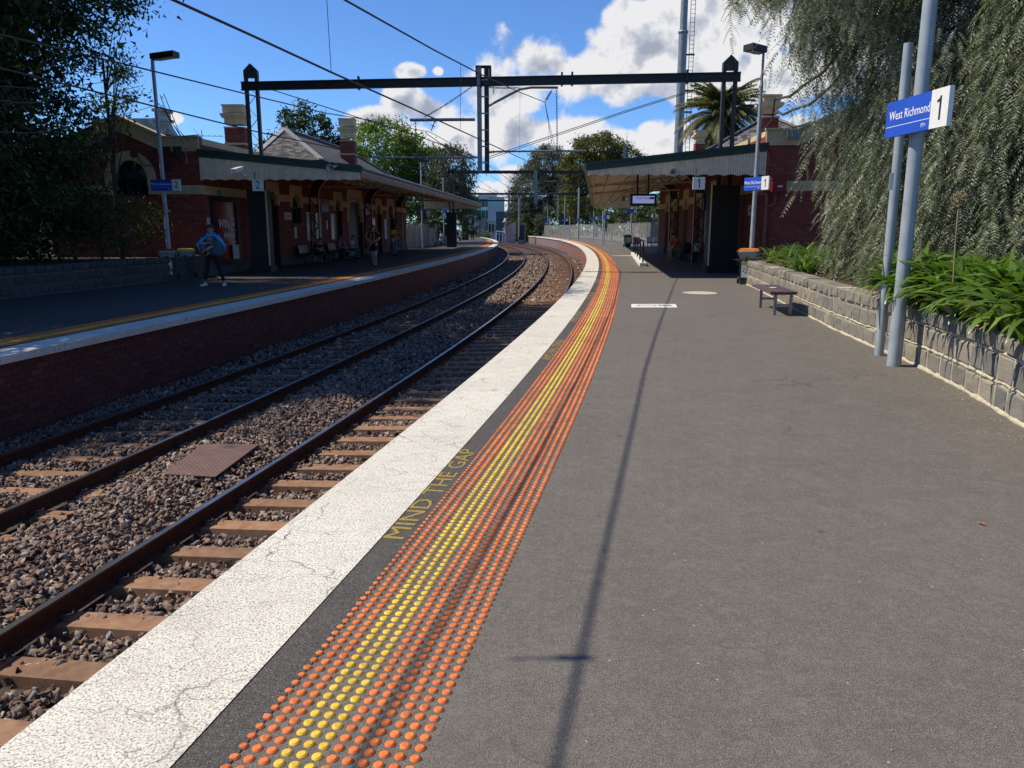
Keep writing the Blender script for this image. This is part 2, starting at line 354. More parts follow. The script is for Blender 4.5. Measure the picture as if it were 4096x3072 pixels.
def text_mesh(body, size, m, sx=1., extrude=.0015, bold=0., align='CENTER'):
    k = (body, size, m.name, sx, extrude, bold, align)
    if k in TEXTC: return TEXTC[k]
    c = bpy.data.curves.new('lettering', 'FONT'); c.body = body; c.size = size; c.extrude = extrude; c.resolution_u = 2; c.offset = bold
    c.align_x = align; c.align_y = 'CENTER'
    o = bpy.data.objects.new('lettering', c); me = bpy.data.meshes.new_from_object(o)
    for v in me.vertices: v.co.x *= sx
    me.materials.clear(); me.materials.append(m); me.name = 'lettering'
    bpy.data.objects.remove(o); TEXTC[k] = me; return me
def one_mesh(size, m, sx):
    h = size * .36; w = size * .052; b = MB()                      # a numeral one with its flag
    b.prism([(-w, -h, 0), (w, -h, 0), (w, h, 0), (-w * .3, h, 0), (-w * 1.6, h * .78, 0), (-w * 4.2, h * .66, 0), (-w * 4.2, h * .50, 0), (-w, h * .54, 0)], (0, 0, .002))
    me = b.mesh('lettering', m)
    for v in me.vertices: v.co.x = v.co.x * sx + w
    return me
def put_text(body, size, m, parent, X, Yv, o, name='lettering', **k):
    """X = reading direction, Yv = up direction of the letters, o = centre (all in the parent's space)"""
    X = Vector(X).normalized(); Yv = Vector(Yv).normalized(); Z = X.cross(Yv)
    ob = bpy.data.objects.new(name, one_mesh(size, m, k.get('sx', 1)) if body == '1' else text_mesh(body, size, m, **k)); col.objects.link(ob); ob.parent = parent
    mt = Matrix.Identity(4)
    for i in range(3): mt[i][0] = X[i]; mt[i][1] = Yv[i]; mt[i][2] = Z[i]; mt[i][3] = o[i]
    ob.matrix_local = mt; return ob

# ------------------------------------------------------------------ ground, platforms
g = MB(); g.add([(-400, -60, -1.6), (500, -60, -1.6), (500, 900, -1.6), (-400, 900, -1.6)], [(0, 1, 2, 3)])
g.build('ground', mat('rough ground', (.10, .085, .06), (.07, .075, .04), .95, .3), kind='structure')
bed = MB(); Y = ys(-4, 170)
bed.quadstrip([(-9.0 + poly(cT1, y) - poly(cT1, 5), y, -1.33) for y in Y], [(poly(cE1, y) + .2, y, -1.33) for y in Y])
bed.build('track_bed', M['ballast_bed'], kind='structure')
# platform one (near) : asphalt slab, white coping, dark edge strip
Y = ys(-3, 150, .5)
pf = MB(); A = [E1(y, .56, 0) for y in Y]; B = [Vector((34, y, 0)) for y in Y]
pf.quadstrip(A, B); pf.quadstrip([a - Vector((0, 0, 1.6)) for a in A][::-1], A[::-1])
p1 = pf.build('platform_floor', M['asphalt'], kind='structure')
MB().quadstrip([E1(y, .55, .004) for y in Y], [E1(y, .74, .004) for y in Y]).build('edge_asphalt', M['asphalt_edge'], kind='structure')
cp = MB(); a0 = [E1(y, 0, .008) for y in Y]; a1 = [E1(y, .575, .008) for y in Y]; d0 = [E1(y, 0, -.11) for y in Y]; d1 = [E1(y, .3, -.11) for y in Y]
cp.quadstrip(a0, a1).quadstrip(d0, a0).quadstrip(d1, d0)
cp.build('platform_coping', M['coping'], kind='structure')
# platform two (far side)
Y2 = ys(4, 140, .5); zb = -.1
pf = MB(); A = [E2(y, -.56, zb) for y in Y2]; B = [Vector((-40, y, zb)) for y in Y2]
pf.quadstrip(B, A); pf.build('platform_floor', M['asphalt_shaded'], kind='structure')
cp = MB(); a0 = [E2(y, 0, zb + .008) for y in Y2]; a1 = [E2(y, -.575, zb + .008) for y in Y2]; d0 = [E2(y, 0, zb - .10) for y in Y2]; d1 = [E2(y, -.3, zb - .10) for y in Y2]
cp.quadstrip(a1, a0).quadstrip(a0, d0).quadstrip(d0, d1)
cp.build('platform_coping', M['coping'], kind='structure')

# ------------------------------------------------------------------ brick laying
def brick_mesh(L, H, D, m):
    b = MB(); e = .004
    b.box((e, 0, e), (L - e, D, H - e)); return b.mesh('brick', m)
def lay(parent, fr, u0, u1, z0, z1, skip=None, L=.235, H=.086, gap=.010, depth=.012, m=None, nparts=300, name='brick', cost=None, dirs=None):
    """running-bond bricks on a surface; fr(u, n, z) -> world. The pieces that show largest are objects, the rest one joined part."""
    m = m or M['brick']; P = []
    rows = int(round((z1 - z0) / H))
    for j in range(rows):
        za = z0 + j * H; o = (.5 * L if j % 2 else 0); u = u0 - o
        while u < u1 - .01:
            a = max(u, u0) ; b = min(u + L, u1)
            if b - a > .05 and not (skip and skip((a + b) / 2, za + H / 2)): P.append((a + gap / 2, b - gap / 2, za + gap / 2, za + H - gap / 2))
            u += L
    camp = Vector((0, 0, CAM_H))
    P.sort(key=lambda q: (fr((q[0] + q[1]) / 2, 0, q[2]) - camp).length if cost is None else cost(*q))
    shared = {}
    big = MB()
    for i, (a, b, c, d) in enumerate(P):
        jit = random.uniform(-.002, .003)
        if i < nparts:
            k = (round(b - a, 3), round(d - c, 3))
            if k not in shared:
                q = MB(); q.box((0, -depth, 0), (k[0], .0, k[1])); shared[k] = q.mesh(name, m)
            o = fr(a, jit, c); ux = (fr(b, jit, c) - o); n = (fr(a, jit - 1, c) - o)
            ob = bpy.data.objects.new(name, shared[k]); col.objects.link(ob); ob.parent = parent; ux.normalize()
            yv = Vector((0, 0, 1)).cross(ux)
            if yv.dot(n) > 0: pass
            mt = Matrix.Identity(4)
            # local -y must point outwards (n > 0)
            outv = (fr(a, jit + 1, c) - o).normalized()
            for r in range(3): mt[r][0] = ux[r]; mt[r][1] = -outv[r]; mt[r][2] = (0, 0, 1)[r]; mt[r][3] = o[r]
            ob.matrix_local = mt
        else:
            P8 = [fr(x, n, z) for z in (c, d) for x, n in ((a, jit + depth), (b, jit + depth), (b, jit), (a, jit))]
            big.add(P8, [(4,5,6,7),(0,1,5,4),(1,2,6,5),(3,0,4,7),(0,3,2,1)])
    if big.n:
        o = big.build(name + 'work' if name == 'brick' else name + '_field', m, parent); o['kind'] = 'stuff'
# platform two's brick face
w2 = thing('brick_wall', 'dark brick retaining face of the far platform below its white edge', 'wall')
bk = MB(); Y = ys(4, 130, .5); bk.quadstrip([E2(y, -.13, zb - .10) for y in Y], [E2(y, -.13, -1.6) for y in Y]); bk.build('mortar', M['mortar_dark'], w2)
# arc-length table along E2
def arc(cv, off, y0, y1, st=.25):
    pts = []; s = 0; y = y0; p = cv(y, off, 0)
    while y < y1: pts.append((s, y)); y += st; q = cv(y, off, 0); s += (q - p).length; p = q
    return np.array(pts)
a2 = arc(E2, -.13, 4, 130)
def frE2(u, n, z): y = float(np.interp(u, a2[:, 0], a2[:, 1])); return E2(y, -.13 + n, z)
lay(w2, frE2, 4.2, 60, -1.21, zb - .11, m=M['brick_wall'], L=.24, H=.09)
w1 = thing('brick_wall', 'red brick face of the near platform beyond the bend, lit by the sun', 'wall')
Y = ys(-3, 150, .5); bk = MB(); bk.quadstrip([E1(y, .12, -1.6) for y in Y], [E1(y, .12, -.11) for y in Y]); bk.build('mortar', M['mortar'], w1)
a1_ = arc(E1, .12, 25, 150)
def frE1(u, n, z): y = float(np.interp(u, a1_[:, 0], a1_[:, 1])); return E1(y, .12 - n, z)
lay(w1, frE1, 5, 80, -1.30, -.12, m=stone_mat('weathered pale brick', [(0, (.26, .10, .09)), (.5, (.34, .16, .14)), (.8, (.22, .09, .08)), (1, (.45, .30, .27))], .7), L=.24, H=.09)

# ------------------------------------------------------------------ tracks
def track(cv, lab, zl, zr, y0, y1, grp):
    t = thing('railway_track', lab, 'railway track', group=grp)
    hs = [(-.070, 0), (.070, 0), (.070, .012), (.012, .028), (.010, .112), (.036, .124), (.036, .150), (.028, .158), (-.028, .158), (-.036, .150), (-.036, .124), (-.010, .112), (-.012, .028), (-.070, .012)]
    Y = ys(y0, y1, .5)
    for s, zt in ((-1, zl), (1, zr)):
        b = MB(); V = []; n = len(hs)
        for y in Y:
            for (o, h) in hs: V.append(cv(y, s * .835 + o, zt - .158 + h))
        F = [(i*n+k, (i+1)*n+k, (i+1)*n+(k+1)%n, i*n+(k+1)%n) for i in range(len(Y)-1) for k in range(n)]
        b.add(V, F); me = b.mesh('rail', M['rail_side']); me.materials.append(M['rail_top'])
        idx = [1 if k in (7,) else 0 for i in range(len(Y)-1) for k in range(n)]
        me.polygons.foreach_set('material_index', idx)
        place('rail', me, t)
    sl = MB(); prof = [(-.125, 0), (-.11, .06), (.11, .06), (.125, 0)]
    V = [(-1.3, y, z - .1) for y, z in prof] + [(1.3, y, z - .1) for y, z in prof]
    V = [(x, y, z + (.1 if z > -.09 else 0)) for x, y, z in [(v[0], v[1], v[2]) for v in V]]
    sl = MB(); sl.add([(-1.3,-.13,-.12),(1.3,-.13,-.12),(1.3,.13,-.12),(-1.3,.13,-.12),(-1.29,-.11,0),(1.29,-.11,0),(1.29,.11,0),(-1.29,.11,0)],
        [(0,3,2,1),(4,5,6,7),(0,1,5,4),(1,2,6,5),(2,3,7,6),(3,0,4,7)])
    for s in (-1, 1):                                     # cast shoulders under each rail
        for k in (-1, 1): sl.box((s*.835 + k*.11 - .03, -.055, -.0), (s*.835 + k*.11 + .03, .055, .022))
    sme = sl.mesh('sleeper', M['sleeper'])
    cmes = []
    for s in (-1, 1):
        for k in (-1, 1): cl = MB(); cmes.append(cl.tube([(s*.835+k*.05, -.05, .03), (s*.835+k*.09, -.06, .05), (s*.835+k*.14, -.01, .045), (s*.835+k*.09, .05, .05), (s*.835+k*.055, .02, .035)], .009, 5).mesh('clip', M['clip']))
    y = y0; far = MB(); i = 0
    while y < min(y1, 110):
        c = cv(y, 0, 0); d = cv(y + .1, 0, 0) - c; rz = math.atan2(d.y, d.x) - PI / 2; roll = math.atan2(zr - zl, 1.67)
        z = (zl + zr) / 2 - .160
        rz += random.uniform(-.008, .008)
        o = bpy.data.objects.new('sleeper', sme); col.objects.link(o); o.parent = t; o.location = (c.x, c.y, z + random.uniform(-.006, .004)); o.rotation_euler = (0, -roll, rz)
        if y < 11:
            for me in cmes:
                k = bpy.data.objects.new('clip', me); col.objects.link(k); k.parent = o
        y += .62; i += 1
    return t
track(T1, 'nearer track curving along the white platform edge, sunlit sleepers', -1.10, -1.03, .8, 150, 'railway tracks')
track(T2, 'farther track running below the dark far platform', -1.14, -1.10, 2.6, 150, 'railway tracks')

# ballast: loose stones, denser near the camera
def ballast(name, n, x0f, x1f, ya, yb, smin, smax, ico=True, seed=1, ypow=1.0):
    R = np.random.default_rng(seed)
    base = np.array([(-.9,-.8,-.6),(.9,-.85,-.6),(.85,.85,-.6),(-.85,.9,-.6),(-.62,-.55,.62),(.66,-.6,.55),(.55,.62,.66),(-.6,.58,.52)], float)
    tri = np.array([(4,5,6),(4,6,7),(0,1,5),(0,5,4),(1,2,6),(1,6,5),(2,3,7),(2,7,6),(3,0,4),(3,4,7)])
    y = ya + (yb - ya) * R.random(n) ** ypow
    x0 = np.array([x0f(v) for v in y]); x1 = np.array([x1f(v) for v in y]); x = x0 + (x1 - x0) * R.random(n)
    t1 = np.array([poly(cT1, v) for v in y])
    # keep the stones off the rails; sleepers stay mostly clear (shallower there)
    keep = np.ones(n, bool)
    for c0 in (0, -3.57):
        for r in (-.835, .835): keep &= np.abs(x - (t1 + c0) - r) > .10
    x, y, t1 = x[keep], y[keep], t1[keep]; n = len(x)
    s = smin + (smax - smin) * R.random(n) ** 1.8
    zc = -1.285 + .012 * R.random(n) + .02 * np.sin(x * 3.1) * np.cos(y * 1.7)
    mid = t1 - 1.785; zc += np.where(np.abs(x - mid) < .74, .075 * (1 - (np.abs(x - mid) / .74) ** 2), 0)
    hump = R.random(n); zc += np.where(hump > .6, .022, 0)
    # sleeper tops kept clear
    for c0, yy0 in ((0, .8), (-3.57, 2.6)):
        ph = ((y - yy0 + .31) % .62) - .31; dx_ = x - t1 - c0; on = (np.abs(ph) < .125) & (dx_ > (-1.0 if c0 == 0 else -1.2)) & (dx_ < (1.28 if c0 == 0 else 1.0))
        zc -= np.where(on & (R.random(n) > .05), .09, 0)
    q = R.normal(size=(n, 4)) * [.55, .30, .30, 1.0]; q /= np.linalg.norm(q, axis=1)[:, None]; w, a, b, c = q.T
    Rm = np.stack([np.stack([1-2*(b*b+c*c), 2*(a*b-c*w), 2*(a*c+b*w)], -1), np.stack([2*(a*b+c*w), 1-2*(a*a+c*c), 2*(b*c-a*w)], -1), np.stack([2*(a*c-b*w), 2*(b*c+a*w), 1-2*(a*a+b*b)], -1)], 1)
    sc3 = s[:, None, None] * (.55 + .6 * R.random((n, 1, 3)))
    V = (base[None] + (R.random((n, len(base), 3)) - .5) * .75) * sc3
    V = np.einsum('nij,nkj->nki', Rm, V); V += np.stack([x, y, zc], -1)[:, None]
    F = (tri[None] + (np.arange(n) * len(base))[:, None, None]).reshape(-1, 3)
    o = np_mesh(name, V.reshape(-1, 3), F, M['ballast'], kind='stuff'); return o
xl = lambda y: poly(cE2, y) - .15; xr = lambda y: min(poly(cE1, y) + .15, poly(cT1, y) + 2.2)
ballast('ballast', 49000, xl, xr, 1.2, 13, .014, .037, seed=3, ypow=1.0)
ballast('ballast', 19000, xl, xr, 13, 30, .028, .056, seed=4, ypow=1.2)
ballast('ballast', 15000, xl, lambda y: poly(cE1, y) + .1, 30, 85, .045, .085, seed=5, ypow=1.5)

# ------------------------------------------------------------------ tactile studs and stencils
def stud_mesh(m, n, rings):
    b = MB(); b.lathe(rings, n=n); k = b.n - n; b.add([b.v[k + i] for i in range(n)], [tuple(range(n))]); return b.mesh('stud', m)
RG = [(.0185, 0), (.0175, .0035), (.0120, .0042), (.0115, .0062), (.0105, .0066)]
def tactile(cv, sgn, z, y0, y1, off0, lab, grp, lod=(14, 45)):
    t = thing('tactile_strip', lab, 'tactile paving', group=grp)
    me = {c: stud_mesh(M[c], 14, RG) for c in ('orange', 'yellow')}
    rows = []; s = 0; y = y0
    while y < y1:
        rows.append(y); q = cv(y + .05, 0, 0) - cv(y, 0, 0); y += .05 * .05 / max(q.length, 1e-6)
    studs = []
    for y in rows:
        d = cv(y + .05, 0, 0) - cv(y, 0, 0); L = d.length; nx, ny = d.y / L, -d.x / L; p = cv(y, 0, 0)
        for j in range(12):
            o = sgn * (off0 + .025 + .05 * j); studs.append((p.x + nx * o, p.y + ny * o, 'yellow' if 3 <= j < 6 else 'orange'))
    near = sorted(studs, key=lambda q: q[0] ** 2 + q[1] ** 2)
    vis = [q for q in near if abs(ray_px(q[0], q[1], z)[0] - 2048) < 2048 and ray_px(q[0], q[1], z)[1] < 3085]
    part = set(vis[:300])
    for q in part:
        o = bpy.data.objects.new('stud', me[q[2]]); col.objects.link(o); o.parent = t; o.location = (q[0], q[1], z); o.rotation_euler = (random.uniform(-.02, .02), random.uniform(-.02, .02), random.random() * 6)
    for c in ('orange', 'yellow'):
        rest = np.array([(q[0], q[1]) for q in studs if q[2] == c and q not in part]); Vs = []; Fs = []; k0 = 0
        for lo, hi, n, rg in ((-10, 6, 10, RG[:4]), (6, lod[0], 7, [(.0185, 0), (.0175, .0035), (.0118, .006)]), (lod[0], lod[1], 5, [(.0195, 0), (.014, .0055)]), (lod[1], 999, 3, [(.023, 0), (.013, .006)])):
            P = rest[(rest[:, 1] >= lo) & (rest[:, 1] < hi)]
            if not len(P): continue
            V = np.array([(r * math.cos(2*PI*k/n), r * math.sin(2*PI*k/n), h) for r, h in rg for k in range(n)])
            F = [(i*n+k, i*n+(k+1)%n, (i+1)*n+(k+1)%n, (i+1)*n+k) for i in range(len(rg)-1) for k in range(n)]
            b = (len(rg)-1)*n; F += [(b, b+k, b+k+1, b+k+1+0) for k in range(1, n-1)]
            F = [f for f in F if len(set(f)) == 4] + [f for f in F if len(set(f)) == 3]
            Ft = []
            for f in F:
                if len(set(f)) == 4: Ft += [(f[0], f[1], f[2]), (f[0], f[2], f[3])]
                else: Ft += [f[:3]]
            Ft = np.array(Ft)
            W = V[None] + np.concatenate([P, np.full((len(P), 1), z)], 1)[:, None]
            Vs.append(W.reshape(-1, 3)); Fs.append((Ft[None] + (np.arange(len(P)) * len(V))[:, None, None]).reshape(-1, 3) + k0); k0 += W.shape[0] * W.shape[1]
        np_mesh(c + '_studs', np.concatenate(Vs), np.concatenate(Fs), M[c], t, kind='stuff', smooth=False)
    return t
def ray_px(X, Y, Z):
    Zr = Z - CAM_H; d = Y * math.cos(PITCH) - Zr * math.sin(PITCH)
    if d < .05: return (9e9, 9e9)
    return 2048 + FOC * X / d, 1536 - FOC * (Y * math.sin(PITCH) + Zr * math.cos(PITCH)) / d
tactile(E1, 1, .0, 1.6, 130, .71, 'orange and yellow studs in rows beside the near white platform edge', 'tactile strips')
tactile(lambda y, o, z: E2(y, o, z), -1, zb, 9, 110, .71, 'dark orange and yellow studs along the shaded far platform edge', 'tactile strips', lod=(9, 30))
# MIND THE GAP stencils
gaps = [(4.72, 1), (10.3, -1), (14.2, 1), (18.6, -1), (23.5, 1), (29, -1), (36, 1)]
for i, (y, s) in enumerate(gaps):
    p = E1(y, .643, .0055); d = (E1(y + .1, .643, 0) - E1(y - .1, .643, 0)).normalized() * s
    n = Vector((-d.y, d.x, 0))
    r = thing('painted_warning', ['yellow stencilled words on the dark edge, nearest the camera', 'second set of yellow words from the camera, upside down', 'third set of yellow words along the edge, faint', 'fourth set of yellow words, beside the narrow white edge', 'fifth set of yellow words, just short of the wire shadows', 'sixth set of yellow words, beyond the wire shadows', 'farthest set of yellow words at the bend'][i], 'stencil', group='stencilled warnings')
    put_text('MIND THE GAP', .165, M['yellow_paint'], r, d, n, p, sx=1.5, extrude=.0006)
for i, y in enumerate((13.2, 19.5)):
    p = E2(y, -.643, zb + .0055); d = (E2(y + .1, -.643, 0) - E2(y - .1, -.643, 0)).normalized()
    r = thing('painted_warning', ['faded yellow words on the shaded far platform edge', 'faded yellow words further along the far platform'][i], 'stencil', group='stencilled warnings')
    put_text('MIND THE GAP', .165, M['yellow_paint'], r, -d, Vector((d.y, -d.x, 0)), p, sx=1.18, extrude=.0006)

# floor sticker, round patch, crossing line, disabled marking, leaf
t = thing('floor_sticker', 'long white sticker stuck on the asphalt in front of the bench', 'sticker')
q = [gz(2525, 1217), gz(2702, 1217), gz(2710, 1231), gz(2525, 1231)]
MB().prism([Vector((p.x, p.y, .004)) for p in q], (0, 0, .002)).build('vinyl', M['white'], t)
fp = mat('faded brown print', (.30, .22, .18))
for x0_, x1_, y0_, y1_, mm_ in ((2.62, 3.0, 15.95, 16.0, fp), (2.66, 2.96, 16.12, 16.18, fp), (2.60, 2.66, 16.0, 16.12, fp), (2.96, 3.02, 16.0, 16.12, fp), (3.07, 3.12, 15.96, 16.2, M['ink']), (3.15, 3.20, 15.96, 16.2, M['ink']), (3.24, 3.33, 15.98, 16.16, M['ink'])):
    b = MB(); b.box((x0_, y0_, .006), (x1_, y1_, .0068)); b.build('print', mm_, t)
ob = MB(); c = gz(2800, 1172); ob.add([(c.x + .42 * math.cos(a) * (1 + .03 * math.sin(5 * a)), c.y + .45 * math.sin(a), .005) for a in np.linspace(0, 2 * PI, 40, endpoint=False)], [tuple(range(40))])
tag(ob.build('round_patch', mat('cream floor paint', (.55, .50, .36), (.42, .38, .27), .8, 12)), 'round cream painted patch on the asphalt near the bins', 'floor marking')
ob = MB(); a = gz(2455, 1018); b = gz(2560, 1018); ob.prism([(a.x, a.y - .09, .005), (b.x + .3, b.y - .09, .005), (b.x + .3, b.y + .09, .005), (a.x, a.y + .09, .005)], (0, 0, .002))
tag(ob.build('crossing_line', M['orange']), 'orange line across the near platform at the canopy railing', 'floor marking')
ob = MB(); a = gz(2500, 1023); ob.add([(a.x + .8 * math.cos(t_), a.y + .45 * math.sin(t_), .0045) for t_ in np.linspace(0, 2 * PI, 24, endpoint=False)], [tuple(range(24))])
tag(ob.build('access_marking', mat('pale blue floor paint', (.25, .42, .68), (.5, .6, .7), .7, 3)), 'pale blue access marking painted before the orange line', 'floor marking')
def leaf_obj(x, y, s, m, lab, i):
    b = MB(); P = [(-.5, 0, 0), (-.2, .28, .12), (.25, .22, .05), (.55, 0, .18), (.2, -.26, .02), (-.25, -.2, .14)]
    rz = random.random() * 6
    P = [(x + s * (px * math.cos(rz) - py * math.sin(rz)), y + s * (px * math.sin(rz) + py * math.cos(rz)), .006 + s * pz) for px, py, pz in P]
    c = (x, y, .006 + s * .03); b.add(P + [c], [(k, (k + 1) % 6, 6) for k in range(6)])
    return tag(b.build('fallen_leaf', m), lab, 'leaf')
leaf_obj(2.58, 3.99, .045, mat('dry orange leaf', (.45, .13, .05), (.3, .10, .05), .7, 60), 'curled orange brown leaf alone on the near asphalt', 0)
# a little grit and leaf litter along the wall foot
V = []; F = []
for i in range(420):
    y = 5.5 + 10 * random.random() ** 1.3; 
    x = float(np.interp(y, [3, 6.1, 7.5, 8.9, 10.3, 14.1, 20.4], [3.5, 4.2, 4.52, 4.78, 4.91, 5.46, 6.48])) - abs(random.gauss(0, .22)) - .03
    s = random.uniform(.004, .013); a = random.random() * 6; k = len(V)
    V += [(x + s * math.cos(a + t), y + s * math.sin(a + t) * .6, .004 + random.random() * .006) for t in (0, 2.1, 4.2)]; F.append((k, k + 1, k + 2))
for i in range(500):
    x = random.uniform(-.2, 5); y = random.uniform(2, 20); s = random.uniform(.0015, .004); a = random.random() * 6; k = len(V)
    if x > poly(cE1, y) + 1.4 and x < float(np.interp(y, [3, 6.1, 10.3, 20.4], [3.5, 4.2, 4.9, 6.4])):
        V += [(x + s * math.cos(a + t), y + s * math.sin(a + t), .005) for t in (0, 2.1, 4.2)]; F.append((k, k + 1, k + 2))
np_mesh('leaf_litter', np.array(V), np.array(F), mat('dry litter', (.40, .31, .18), (.55, .50, .42), .9, 50), kind='stuff')

# ------------------------------------------------------------------ bluestone retaining walls and garden beds
def path_frame(pts, side):
    P = [Vector((x, y, 0)) for x, y in pts]; S = [0]
    for a, b in zip(P, P[1:]): S.append(S[-1] + (b - a).length)
    def fr(u, n, z):
        u = min(max(u, S[0]), S[-1] - 1e-6); i = max(k for k in range(len(S) - 1) if S[k] <= u)
        def nrm(j):
            j = min(max(j, 0), len(P) - 2); d = (P[j+1] - P[j]).normalized(); return Vector((d.y, -d.x, 0)) * side
        f = (u - S[i]) / (S[i+1] - S[i]); p = P[i].lerp(P[i+1], f)
        nn = nrm(i).lerp(nrm(i + 1) if f > .5 else nrm(i - 1), abs(f - .5)).normalized()
        return p + nn * n + Vector((0, 0, z))
    return fr, S[-1]
def rough_block(w, h, d, m, bul, seed):
    R = random.Random(seed); b = MB(); V = []
    us = [0, .06, .5, .94, 1]; zs = [0, .08, .5, .92, 1]
    for zi, z in enumerate(zs):
        for ui, u in enumerate(us):
            e = (ui in (0, 4)) or (zi in (0, 4)); c = (ui in (0, 4)) and (zi in (0, 4))
            n = (-.022 if e else (bul if (ui == 2 or zi == 2) else bul * .55)) + R.uniform(-.006, .006)
            V.append((w * u + (R.uniform(-.008, .008)) + (.012 if c and ui == 0 else -.012 if c else 0), -n, h * z + R.uniform(-.007, .007)))
    F = [(j*5+i, j*5+i+1, (j+1)*5+i+1, (j+1)*5+i) for j in range(4) for i in range(4)]
    k = 25; V += [(0, d, 0), (w, d, 0), (w, d, h), (0, d, h)]
    top = [20, 21, 22, 23, 24]; F += [(20, 21, 22, 23, 24, k+2, k+3)]
    F += [(0, 5, 10, 15, 20, k+3, k)[::-1], (4, 9, 14, 19, 24, k+2, k+1), (0, 1, 2, 3, 4, k+1, k)[::-1]]
    b.add(V, F); return b.mesh('stone_block', m)
def last_(i, c): return i == len(c) - 1
def block_wall(name, lab, pts, side, z0, courses, m, mm, width, ulist, bul=.004, widths=(.27, .42)):
    t = thing(name, lab, 'wall'); fr, L = path_frame(pts, side)
    b = MB(); N = int(L / .25); zt = z0 + courses[-1][1]; zc = z0 + courses[-1][0]
    F_ = [fr(L * i / N, 0, 0) for i in range(N + 1)]; Bk = [fr(L * i / N, -width, 0) for i in range(N + 1)]
    up = lambda P, z: [Vector((p.x, p.y, z)) for p in P]
    b.quadstrip(up(F_, z0 - .02), up(F_, zt - .02)); b.quadstrip(up(F_, zt - .02), up(Bk, zt - .02)); b.quadstrip(up(Bk, zt - .02), up(Bk, z0))
    b.build('mortar', mm, t)
    fil = MB()                                                    # smeared mortar fillet at the foot and between courses
    for zz, rr in [(z0 + .004, .035)] + [(z0 + c[0] - .012, .020) for c in courses[1:]]:
        pts_ = [fr(u, random.uniform(-.004, .006), zz + random.uniform(-.008, .008)) for u in np.arange(0, L, .11)]
        fil.tube(pts_, [rr * random.uniform(.5, 1.2) for _ in pts_], 6)
    i = 0
    for ci, (a, c) in enumerate(courses):
        u = ulist[ci]; last = ci == len(courses) - 1
        while u < L - .2:
            fil.tube([fr(u, .002, z0 + a), fr(u + random.uniform(-.005, .005), .004, z0 + c)], .015, 5) if not last_(ci, courses) else None
            w = random.uniform(*widths) * (1.05 if last else 1); h = c - a - random.uniform(.008, .03); i += 1
            me = rough_block(w - .024, h, .16 if not last else width + .02, m, bul if not last else bul + .012, 100 + i)
            o = bpy.data.objects.new('stone_block', me); col.objects.link(o); o.parent = t
            p = fr(u + .01, .017 if not last else .03, z0 + a + random.uniform(0, .008)); q = fr(u + w - .01, .017 if not last else .03, z0 + a)
            X = (q - p).normalized(); n = (fr(u + w/2, 1, 0) - fr(u + w/2, 0, 0)).normalized()
            if X.cross(Vector((0, 0, 1))).dot(n) < 0:             # keep local -y facing outwards
                p, q = q, p; X = -X
            Yv = Vector((0, 0, 1)).cross(X); mt = Matrix.Identity(4)
            for r in range(3): mt[r][0] = X[r]; mt[r][1] = Yv[r]; mt[r][2] = (0, 0, 1)[r]; mt[r][3] = p[r]
            o.matrix_local = mt; u += w
    fil.build('mortar_joint', mm, t)
    return t, fr, L
W1 = [(6.75, 22.3), (6.48, 20.4), (5.46, 14.1), (5.16, 12.2), (4.93, 10.3), (4.78, 8.9), (4.52, 7.46), (4.2, 6.1), (3.8, 4.6), (3.3, 2.8)]
block_wall('retaining_wall', 'low bluestone wall with pale mortar and dark top course, in full sun', W1, 1, 0, [(.02, .235), (.26, .50), (.52, .69)], M['bluestone'], M['mortar_pale'], .30, [0, .12, .05])
W2 = [(-13.9, 10), (-12.9, 15), (-12.36, 18.6), (-11.85, 21.6), (-11.28, 25.3), (-10.98, 27.8)]
block_wall('retaining_wall', 'low shaded bluestone wall in deep shade along the far platform', W2, 1, zb, [(.02, .25), (.28, .52), (.56, .76)], M['bluestone_shaded'], mat('grey mortar', (.16, .14, .12), (.11, .10, .09), .95, 14, bump=.01, bscale=40), .30, [0, .15, .08], bul=.022, widths=(.25, .38))
def bed_sheet(name, poly_, z, m):
    b = MB(); b.add([(x, y, z) for x, y in poly_], [tuple(range(len(poly_)))]); return b.build(name, m, kind='structure')
bed_sheet('garden_bed', [(x + .28, y) for x, y in W1] + [(34, 2.8), (34, 25.2), (7.1, 25.2)], .60, M['soil'])
bed_sheet('garden_bed', [(x - .28, y) for x, y in W2] + [(-11.2, 27.7), (-40, 27.7), (-40, 10)], zb + .66, M['soil'])

# ------------------------------------------------------------------ poles, signs, bench, bins
def station_sign(parent, num, c, X, w=1.15, h=.36, num_right=True, dbl=.05):
    """blue name board with a white number end; X = direction the words run, c = centre of the face"""
    X = Vector(X).normalized(); Z = Vector((0, 0, 1)); N = X.cross(Z)   # out of the face
    def fr(u, n, z): return Vector(c) + X * u + N * n + Z * z
    nw = h * .78; s = 1 if num_right else -1
    b = MB(); b.box((-w/2, -dbl, -h/2), (w/2 - nw, 0, h/2), fr); bd = b.build('name_panel', M['blue'], parent)
    b = MB(); b.box((w/2 - nw, -dbl, -h/2), (w/2, .001, h/2), fr); npn = b.build('number_panel', M['white'], parent)
    put_text('West Richmond', h * .36, M['white_ink'], bd, X, Z, fr(-.02 - nw * .32, .0015, .03), sx=.86, extrude=.001)
    put_text('PT>', h * .15, M['white_ink'], bd, X, Z, fr(w/2 - nw - h * .28, .0015, -h * .36), sx=.9, extrude=.001)
    b = MB(); b.box((-w/2 + .01, .0, -h * .22), (w/2 - nw, .002, -h * .205), fr); b.build('thin_line', M['white_ink'], bd)
    put_text(str(num), h * .85, M['ink'], npn, X, Z, fr(w/2 - nw/2, .0025, 0), sx=.8, extrude=.001)
    return bd
M['white_ink'] = mat('white lettering', (.82, .82, .82), (.8, .8, .8), .5)
